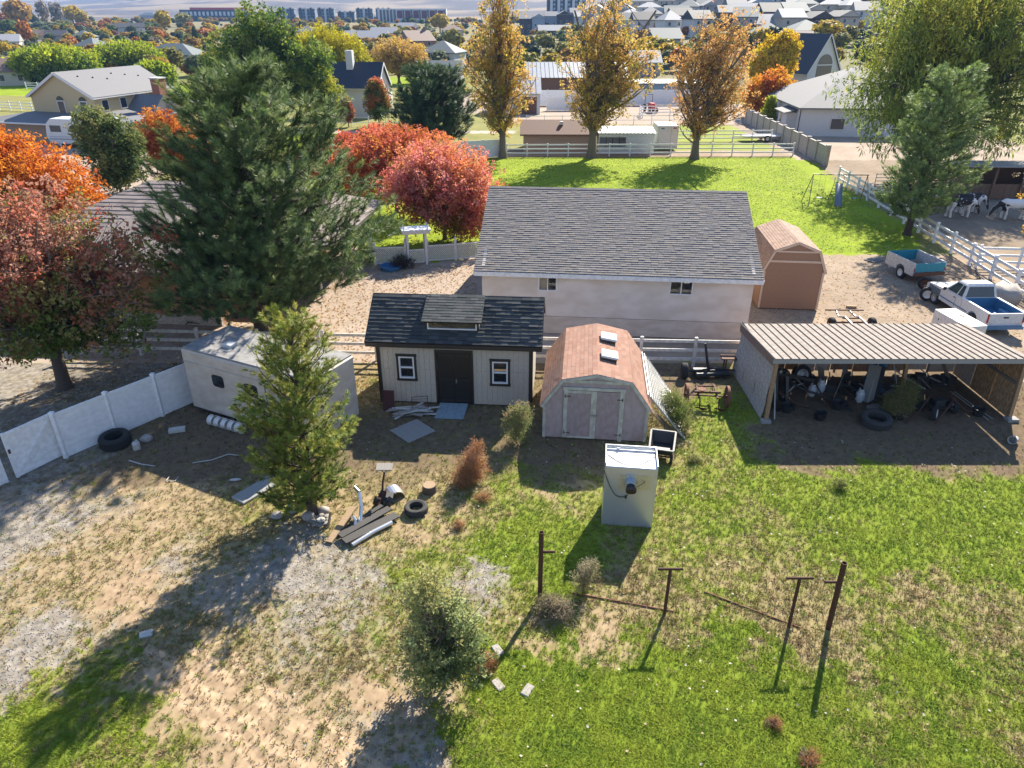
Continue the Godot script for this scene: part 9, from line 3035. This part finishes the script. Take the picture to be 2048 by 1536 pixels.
	part(t, "gutter", bx(Vector3(3.6, 2.72, 4.5), Vector3(8.85, 2.88, 4.6)), trim)
	for x in [6.5, 7.8]:
		b = MB.new()
		b.tube(Vector3(x, 0, 4.4), Vector3(x, 2.75, 4.4), 0.07, 0.07, 8)
		part(t, "porch_post", b, trim)
	# white house with grey roof on the right, with its black A-frame neighbour
	var wh := mat("white_stucco", Color(0.576, 0.584, 0.592), 0.85, "fine", Vector3(2, 2, 2))
	t = thing("house", "white stucco house with grey hip roof behind the concrete wall", "house", Vector3(45.5, 0, -104.0), -0.08)
	part(t, "wall", bx(Vector3(-8.6, 0, -9.0), Vector3(10.0, 3.2, 10.5)), wh)
	b = roof_shape(18.6, 19.5, 3.4, 4.2, 1, 0.5)
	var wrf := part(t, "roof", b, mat("grey_tile", Color(0.176, 0.176, 0.18), 0.8, "grit", Vector3(0.8, 0.5, 0.5)))
	wrf.position = Vector3(0.7, 0, 0.75)
	part(t, "entry_wall", bx(Vector3(-9.8, 0, 4.5), Vector3(-8.6, 2.6, 8.6)), wh)
	b = MB.new()
	b.bar(Vector3(-10.3, 2.55, 6.5), Vector3(-8.5, 2.95, 6.5), 4.9, 0.12, Vector3(-0.2, 1, 0))
	part(t, "entry_roof", b, M("grey_tile"))
	pane_at(t, Vector3(-8.62, 1.5, 1.5), 0.7, 1.8, "x")
	pane_at(t, Vector3(-9.82, 1.4, 6.0), 0.7, 1.8, "x")
	pane_at(t, Vector3(-4.0, 1.5, 10.52), 1.6, 1.2)
	b = MB.new()
	b.tube(Vector3(-8.75, 0, 10.6), Vector3(-8.75, 3.2, 10.6), 0.06, 0.06, 6)
	part(t, "downspout", b, M("black_plastic"))
	t = thing("house", "black-roofed white A-frame house with arched gable window", "house", Vector3(63.5, 0.4, -158.0), 0.42)
	var navy := mat("navy_roof", Color(0.018, 0.022, 0.035), 0.55, "fine", Vector3(1.5, 1.5, 1.5))
	gable_house(t, 8.4, 14.0, 3.2, 6.6, wh, navy, trim, 0.45)
	b = MB.new()
	b.box(Vector3(0, 2.2, 0.03), Vector3(4.0, 4.0, 0.06))
	for k in 10:
		var g0 := PI * k / 10.0
		var g1 := PI * (k + 1) / 10.0
		b.tri(Vector3(0, 4.2, 0.06), Vector3(cos(g0) * 2.0, 4.2 + sin(g0) * 2.0, 0.06), Vector3(cos(g1) * 2.0, 4.2 + sin(g1) * 2.0, 0.06))
	part(t, "arched_window", b, mat("arch_glass", Color(0.14, 0.13, 0.11), 0.15))
	part(t, "transom", bx(Vector3(-2.0, 4.1, 0.07), Vector3(2.0, 4.3, 0.12)), trim)
	# white barn house with black roof and metal porch
	t = thing("house", "white barn-style house with black roof and striped metal porch roof", "house", Vector3(-21.6, 0, -116.5), -1.35)
	gable_house(t, 6.4, 9.5, 4.3, 3.0, wh, navy, trim)
	t.rotation.y = PI / 2 - 0.12
	t.position = Vector3(-19.4, 0, -115.5)
	for k in 12:
		b = MB.new()
		b.bar(Vector3(3.3, 3.9, -0.6 - 0.72 * k), Vector3(6.2, 2.9, -0.6 - 0.72 * k), 0.69, 0.06)
		var pn := part(t, "porch_panel", b, mat("grey_metal", Color(0.42, 0.46, 0.47), 0.4, "fine", Vector3(2, 2, 2), 0.5))
		b = MB.new()
		b.bar(Vector3(3.3, 3.97, -0.25 - 0.72 * k), Vector3(6.2, 2.97, -0.25 - 0.72 * k), 0.06, 0.08)
		part(pn, "rib", b, M("grey_metal"))
	part(t, "porch_wall", bx(Vector3(3.25, 0, -6.0), Vector3(5.9, 2.85, -0.3)), wh)
	pane_at(t, Vector3(5.92, 1.6, -2.2), 1.4, 1.3, "x")
	part(t, "chimney", bx(Vector3(-1.2, 6.0, -5.0), Vector3(-0.2, 9.0, -4.0)), wh)
	# low brown stable and the farm buildings behind the lawn
	var brn := mat("barn_brown", Color(0.15, 0.08, 0.055), 0.8, "fine", Vector3(0.4, 3, 0.4))
	t = thing("stable_shed", "low brown-roofed stable behind the golden trees", "stable", Vector3(4.9, 0, -84.4), -0.01)
	part(t, "wall", bx(Vector3(-3.6, 0, -2.4), Vector3(4.4, 2.1, 2.3)), mat("stable_tan", Color(0.34, 0.24, 0.18), 0.9, "fine", Vector3(2, 2, 2)))
	b = MB.new()
	b.quad(Vector3(-4.0, 2.0, 2.8), Vector3(4.8, 2.0, 2.8), Vector3(4.8, 3.2, 0), Vector3(-4.0, 3.2, 0))
	b.quad(Vector3(4.8, 2.0, -2.9), Vector3(-4.0, 2.0, -2.9), Vector3(-4.0, 3.2, 0), Vector3(4.8, 3.2, 0))
	b.tri(Vector3(4.8, 2.0, 2.8), Vector3(4.8, 2.0, -2.9), Vector3(4.8, 3.2, 0))
	b.tri(Vector3(-4.0, 2.0, -2.9), Vector3(-4.0, 2.0, 2.8), Vector3(-4.0, 3.2, 0))
	part(t, "roof", b, brn)
	part(t, "fascia", bx(Vector3(-4.0, 1.85, 2.78), Vector3(4.8, 2.02, 2.85)), brn)
	b = MB.new()
	b.cbox(Vector3(0.6, 2.95, 1.0), Vector3(0.4, 0.35, 0.4), 0.05)
	part(t, "vent", b, trim)
	var corr := mat("barn_metal", Color(0.35, 0.364, 0.385), 0.4, "stain", Vector3(2, 2, 2), 0.4)
	for q in [[Vector3(12.0, 0, -148.0), 19.0, 12.0, 3.4, 2.2, 0.0, "long brown metal barn with silver ribbed roof behind the arena", "barn_brown"], [Vector3(0.8, 0, -120.5), 7.0, 8.0, 3.0, 1.9, 0.0, "white barn with silver ribbed roof behind the golden trees", "white_stucco"]]:
		t = thing("metal_barn", q[6], "barn", q[0], q[5])
		var w: float = q[1]
		var d: float = q[2]
		var h: float = q[3]
		var rs: float = q[4]
		part(t, "wall", bx(Vector3(-w / 2, 0, -d / 2), Vector3(w / 2, h, d / 2)), mats[q[7]])
		b = MB.new()
		b.x = Transform3D(Basis(Vector3.UP, PI / 2), Vector3.ZERO)
		b.prism(PackedVector2Array([Vector2(-d / 2, h), Vector2(d / 2, h), Vector2(0, h + rs)]), -w / 2, w / 2)
		part(t, "gable_wall", b, mats[q[7]])
		var n := int(w / 0.75)
		for k in n:
			for s in [-1, 1]:
				b = MB.new()
				var x := -w / 2 - 0.2 + (w + 0.4) * (k + 0.5) / n
				var nrm := Vector3(0, d / 2, s * rs).normalized()
				b.bar(Vector3(x, h - 0.1, s * (d / 2 + 0.3)) + nrm * 0.08, Vector3(x, h + rs, 0) + nrm * 0.08, (w + 0.4) / n - 0.012, 0.03, nrm)
				var pn := part(t, "roof_panel", b, corr)
				if s > 0:
					b = MB.new()
					b.bar(Vector3(x - 0.33, h - 0.1, s * (d / 2 + 0.3)) + nrm * 0.13, Vector3(x - 0.33, h + rs, 0) + nrm * 0.13, 0.09, 0.09, nrm)
					part(pn, "rib", b, corr)
	part(t, "door", bx(Vector3(0.6, 0.02, 4.001), Vector3(3.0, 2.5, 4.03)), M("barn_brown"))
	# arena edge: long red and blue-white barriers
	t = thing("arena_barrier", "long red and white barrier at the back of the arena", "barrier", Vector3(28.0, 0, -150.0), 0.0)
	part(t, "red_board", bx(Vector3(-7, 1.0, -0.1), Vector3(7, 1.9, 0.0)), mat("barrier_red", Color(0.32, 0.06, 0.045), 0.6))
	part(t, "top_rail", bx(Vector3(-7, 1.91, -0.14), Vector3(7, 2.15, 0.04)), trim)
	part(t, "bottom_rail", bx(Vector3(-7, 0.6, -0.14), Vector3(7, 0.99, 0.04)), trim)
	t = thing("arena_shed", "blue-walled long shed with white roof edge behind the arena", "shed", Vector3(29.5, 0, -140.0), 0.0)
	part(t, "wall", bx(Vector3(-6.5, 0, -4), Vector3(6.5, 2.5, 0)), mat("blue_wall", Color(0.16, 0.24, 0.38), 0.7, "fine", Vector3(0.6, 3, 0.6)))
	b = MB.new()
	b.bar(Vector3(0, 2.58, 0.4), Vector3(0, 2.9, -4.4), 13.8, 0.12)
	part(t, "roof", b, trim)

func hip_courses(parent: Node, x: float, z: float, h: float, rise: float, tones: Array) -> void:
	# front slope: trapezoid courses from the eave to the ridge
	var n := 15
	var rx := x - z
	for j in n:
		var b := MB.new()
		var f0 := float(j) / n
		var f1 := float(j + 1) / n
		for side in 2:
			var half := lerpf(x, rx, f0) if side == 0 else lerpf(z, 0.0, f0)
			var q := -half
			while q < half - 0.02:
				var e := minf(q + rng.randf_range(0.35, 0.75), half)
				b.tone(tones[rng.randi() % tones.size()])
				var y0 := h + rise * f0 + 0.035
				var y1 := h + rise * f1 + 0.012
				var o0 := lerpf(z, 0.0, f0) if side == 0 else lerpf(x, rx, f0)
				var o1 := lerpf(z, 0.0, f1) if side == 0 else lerpf(x, rx, f1)
				var sc := lerpf(x, rx, f1) / lerpf(x, rx, f0) if side == 0 else (1.0 - f1) / (1.0 - f0)
				if side == 0:
					b.quad(Vector3(q, y0, o0 + 0.03), Vector3(e, y0, o0 + 0.03), Vector3(e * sc, y1, o1), Vector3(q * sc, y1, o1))
					b.quad(Vector3(q, y0 - 0.03, o0 + 0.03), Vector3(e, y0 - 0.03, o0 + 0.03), Vector3(e, y0, o0 + 0.03), Vector3(q, y0, o0 + 0.03))
				else:
					b.quad(Vector3(o0 + 0.03, y0, -q), Vector3(o0 + 0.03, y0, -e), Vector3(o1, y1, -e * sc), Vector3(o1, y1, -q * sc))
				q = e
		part(parent, "shingle_course", b, vmat("grey_shingle"))

func far_blocks() -> void:
	var pane := mat("far_pane", Color(0.03, 0.04, 0.055), 0.1)
	# flats far off in a row
	var spots := [[-262, -800, 3], [-243, -802, 3], [-226, -806, 4], [-206, -808, 4], [-186, -804, 4], [-167, -808, 3], [-148, -806, 4], [-129, -810, 4]]
	for i in spots.size():
		var q: Array = spots[i]
		var at := Vector3(q[0], land(q[0], q[1]), q[1])
		var t := thing("apartment_block", "blue-grey apartment block, %s from the left in the distant row" % ORD[i], "building", at, 0.1, "distant apartment blocks")
		var h: float = 3.0 * q[2]
		part(t, "wall", bx(Vector3(-8, -2, -6), Vector3(8, h, 6)), mat("flat_blue", Color(0.12, 0.17, 0.23), 0.8, "fine"))
		for k in 3:
			part(t, "stair_tower", bx(Vector3(-6.5 + k * 5.2, -2, 6.01), Vector3(-4.6 + k * 5.2, h + 1.2, 7.5)), mat("flat_pale", Color(0.42, 0.45, 0.48), 0.8) if k % 2 else mat("flat_dark", Color(0.05, 0.065, 0.08), 0.8))
		for lv in q[2]:
			for k in 4:
				var x := -7.2 + k * 4.4
				part(t, "window", bx(Vector3(x - 0.5, lv * 3.0 + 0.9, 6.01), Vector3(x + 0.9, lv * 3.0 + 2.4, 6.06)), pane)
		part(t, "roof", bx(Vector3(-8.4, h, -6.4), Vector3(8.4, h + 0.4, 6.4)), mat("flat_roof", Color(0.30, 0.32, 0.35), 0.8))
	# red-panelled building
	var at := Vector3(-92, land(-92, -760), -760)
	var t := thing("office_building", "wide white office building with dark red panels in the distance", "building", at, 0.05)
	part(t, "wall", bx(Vector3(-34, -3, -10), Vector3(30, 12, 10)), mat("office_white", Color(0.55, 0.56, 0.57), 0.7))
	for k in 6:
		part(t, "red_panel", bx(Vector3(-16 + k * 7.6, 4, 10.01), Vector3(-11 + k * 7.6, 10.5, 10.3)), mat("office_red", Color(0.13, 0.03, 0.03), 0.7))
		part(t, "window", bx(Vector3(-10.6 + k * 7.6, 3, 10.01), Vector3(-9.2 + k * 7.6, 11, 10.2)), pane)
	for k in 5:
		part(t, "window", bx(Vector3(-32 + k * 3.2, 1, 10.01), Vector3(-30 + k * 3.2, 11, 10.2)), pane)
	part(t, "ground_floor", bx(Vector3(-16, -2, 10.01), Vector3(28, 2.5, 12)), mat("office_grey", Color(0.30, 0.32, 0.34), 0.7))
	# long dark hall with red roof
	at = Vector3(-345, land(-345, -930), -930)
	t = thing("market_hall", "long dark hall with a bright red roof edge in the distance", "building", at, 0.12)
	part(t, "wall", bx(Vector3(-36, -3, -10), Vector3(34, 12, 10)), mat("flat_dark", Color(0.05, 0.065, 0.08), 0.8))
	for k in 14:
		part(t, "window", bx(Vector3(-34 + k * 4.6, 6, 10.01), Vector3(-31.5 + k * 4.6, 10, 10.2)), mat("office_white", Color(0.55, 0.56, 0.57)))
	part(t, "roof", bx(Vector3(-24, 12, -11), Vector3(38, 14.2, 11)), mat("hall_red", Color(0.42, 0.05, 0.07), 0.6))
	# dark mid-rise and townhouses in front of it
	at = Vector3(42, land(42, -620), -620)
	t = thing("apartment_tower", "dark mid-rise block with white vertical bands behind the golden trees", "building", at, 0.0)
	part(t, "wall", bx(Vector3(-15, -3, -7), Vector3(14, 15, 7)), mat("flat_dark", Color(0.05, 0.065, 0.08), 0.8))
	part(t, "lift_tower", bx(Vector3(9, 15, -4), Vector3(16, 18.5, 4)), mat("flat_teal", Color(0.06, 0.15, 0.2), 0.8))
	for k in 5:
		part(t, "white_band", bx(Vector3(-13 + k * 5.6, 0, 7.01), Vector3(-11 + k * 5.6, 15.8, 7.6)), mat("office_white", Color(0.55, 0.56, 0.57)))
		for lv in 5:
			part(t, "window", bx(Vector3(-10.6 + k * 5.6, 1 + lv * 2.9, 7.01), Vector3(-9.0 + k * 5.6, 2.6 + lv * 2.9, 7.1)), mat("pale_pane", Color(0.25, 0.32, 0.40), 0.15))
	for k in 6:
		var x := 8.0 + 7.4 * k
		house("dark blue townhouse, %s from the left below the mid-rise block" % ORD[k], Vector3(x, land(x, -470), -470.0 + k % 2 * 4.0), 0.0, 7.2, 9.0, 8.2, 2 if k % 2 else 0, 2 if k % 3 else 3, 0 if k % 2 else 1, "townhouses below the mid-rise")
	house("long low dark house with pale roof below the townhouses", Vector3(26, land(26, -395), -395), 0.05, 26.0, 9.0, 3.0, 0, 3, 0)
	house("pale blue-grey block far behind the left fields", Vector3(-390, land(-390, -700), -700), 0.1, 14.0, 10.0, 8.0, 1, 2, 1)

func far_trees() -> void:
	var tones := [Color(0.05, 0.08, 0.035), Color(0.12, 0.17, 0.035), Color(0.50, 0.36, 0.02), Color(0.48, 0.19, 0.03), Color(0.44, 0.26, 0.05), Color(0.30, 0.11, 0.065), Color(0.26, 0.22, 0.17), Color(0.17, 0.20, 0.11), Color(0.30, 0.28, 0.06)]
	# a few crown shapes shared by all
	var shapes := []
	for k in 7:
		var r := RandomNumberGenerator.new()
		r.seed = 100 + k
		var nz := FastNoiseLite.new()
		nz.seed = k
		nz.frequency = 1.3
		var b := MB.new()
		var kind := 0 if k < 4 else k - 3
		var n := 900 if kind < 3 else 240
		for i in n:
			var d := Vector3(r.randfn(), r.randfn(), r.randfn()).normalized()
			var p := d * (0.72 + 0.38 * nz.get_noise_3dv(d * 1.4)) * pow(r.randf(), 0.28)
			p = Vector3(p.x * 0.5, 0.58 + p.y * 0.44, p.z * 0.5)
			if kind == 2:
				p.x *= 1.7 * (1.05 - p.y)
				p.z *= 1.7 * (1.05 - p.y)
			var nd := (d + Vector3(r.randfn(), r.randfn() + 0.5, r.randfn()) * 0.6).normalized()
			var s := nd.cross(Vector3(r.randfn(), r.randfn(), r.randfn())).normalized() * r.randf_range(0.035, 0.065)
			var u := nd.cross(s).normalized() * s.length() * 1.3
			var tn := r.randf_range(0.65, 1.3)
			b.tone(Color(tn, tn * r.randf_range(0.92, 1.06), tn * r.randf_range(0.7, 1.1)))
			b.tri(p - s - u, p + s - u * 0.4, p + u)
			b.tri(p - s - u, p + u, p - s * 1.3 + u * 0.5)
		var w := MB.new()
		w.tone(Color(0.5, 0.42, 0.36))
		w.tube(Vector3(0, -0.05, 0), Vector3(0, 0.5, 0), 0.035, 0.02, 6)
		for i in 14 if kind < 3 else 60:
			var g := r.randf() * TAU
			var a := Vector3(0, r.randf_range(0.2, 0.5), 0)
			var e := Vector3(cos(g) * 0.42 * r.randf(), r.randf_range(0.5, 0.98), sin(g) * 0.42 * r.randf())
			w.tube(a, e, 0.014, 0.004, 4, false)
		shapes.append([b.mesh(), w.mesh()])
	for i in FARTREES.size():
		var q: Array = FARTREES[i]
		var t := thing(["round_tree", "columnar_tree", "conifer_tree", "leafless_tree"][q[4]], q[6], "tree", Vector3(q[0], land(q[0], q[1]), q[1]), i * 1.7, "trees in the neighbourhood")
		var sh: Array = shapes[(i % 4) if q[4] == 0 else 3 + q[4]]
		var m := vmat("far_leaf_%d" % q[5], 0.7, 0.6)
		m.albedo_color = (tones[q[5]] as Color).linear_to_srgb()
		var s := Vector3(q[2], q[3], q[2])
		var c := part(t, "crown", sh[0], m)
		c.scale = s
		var w := part(t, "trunk", sh[1], vmat("far_bark"))
		mats["far_bark"].albedo_color = L(0.3, 0.25, 0.2)
		w.scale = s
	# the mass of gardens between the far roofs
	var r2 := RandomNumberGenerator.new()
	r2.seed = 8
	var ts := []
	var cs := []
	while ts.size() < 2300:
		var d := 190.0 + 720.0 * pow(r2.randf(), 1.35)
		var x := r2.randf_range(-0.78, 0.72) * d
		if x > -0.1 * d and r2.randf() < 0.3:
			continue
		var z := -d
		var h := r2.randf_range(2.0, 6.5)
		ts.append(Transform3D(Basis(Vector3.UP, r2.randf() * TAU).scaled(Vector3(h * r2.randf_range(0.9, 1.5), h, h * r2.randf_range(0.9, 1.5))), Vector3(x, land(x, z) - 0.2, z)))
		var c: Color = tones[[0, 1, 1, 8, 7, 7, 8, 8, 4, 3, 2, 2, 2, 4][r2.randi() % 14]]
		cs.append(c * r2.randf_range(0.75, 1.1))
	var far := crown(self, "distant_trees", shapes[1][0], vmat("leaf", 0.6, 0.95), ts, cs)
	tag(far, "mass of distant autumn garden trees between the far roofs", "trees")
	# nearer coloured trees on the right behind the concrete wall
	leafy("yellow_tree", "bright yellow tree left of the black A-frame house", Vector3(50.5, 0, -150.0), [[0, 5.5, 0, 4.2, 4.5, 4.0], [1.5, 8.0, 0, 2.8, 3.0, 2.8], [-1.5, 3.5, 0, 3.0, 3.0, 3.0]], 5.0, 0.25, 60, 1900, "leaf12", 0.5, [Color(0.30, 0.24, 0.01), Color(0.48, 0.34, 0.012), Color(0.5, 0.30, 0.02)], {"fill": 0.5})
	leafy("orange_tree", "orange tree beyond the amber tree and concrete wall", Vector3(38.0, 0, -113.0), [[0, 3.6, 0, 3.4, 3.0, 3.2], [2.2, 2.8, 0, 2.4, 2.4, 2.4], [-1.6, 2.6, 0, 2.2, 2.2, 2.2]], 3.4, 0.2, 50, 1700, "leaf12", 0.36, [Color(0.40, 0.11, 0.025), Color(0.46, 0.19, 0.02), Color(0.48, 0.28, 0.02)], {"fill": 0.5})
	leafy("lime_shrub", "narrow lime green shrub before the orange tree", Vector3(35.6, 0, -104.5), [[0, 1.5, 0, 1.0, 1.7, 1.0], [0, 3.0, 0, 0.5, 0.9, 0.5]], 2.4, 0.08, 24, 700, "leaf_fine", 0.24, [Color(0.16, 0.20, 0.015), Color(0.30, 0.32, 0.02)], {"fill": 0.7, "cat": "shrub"})
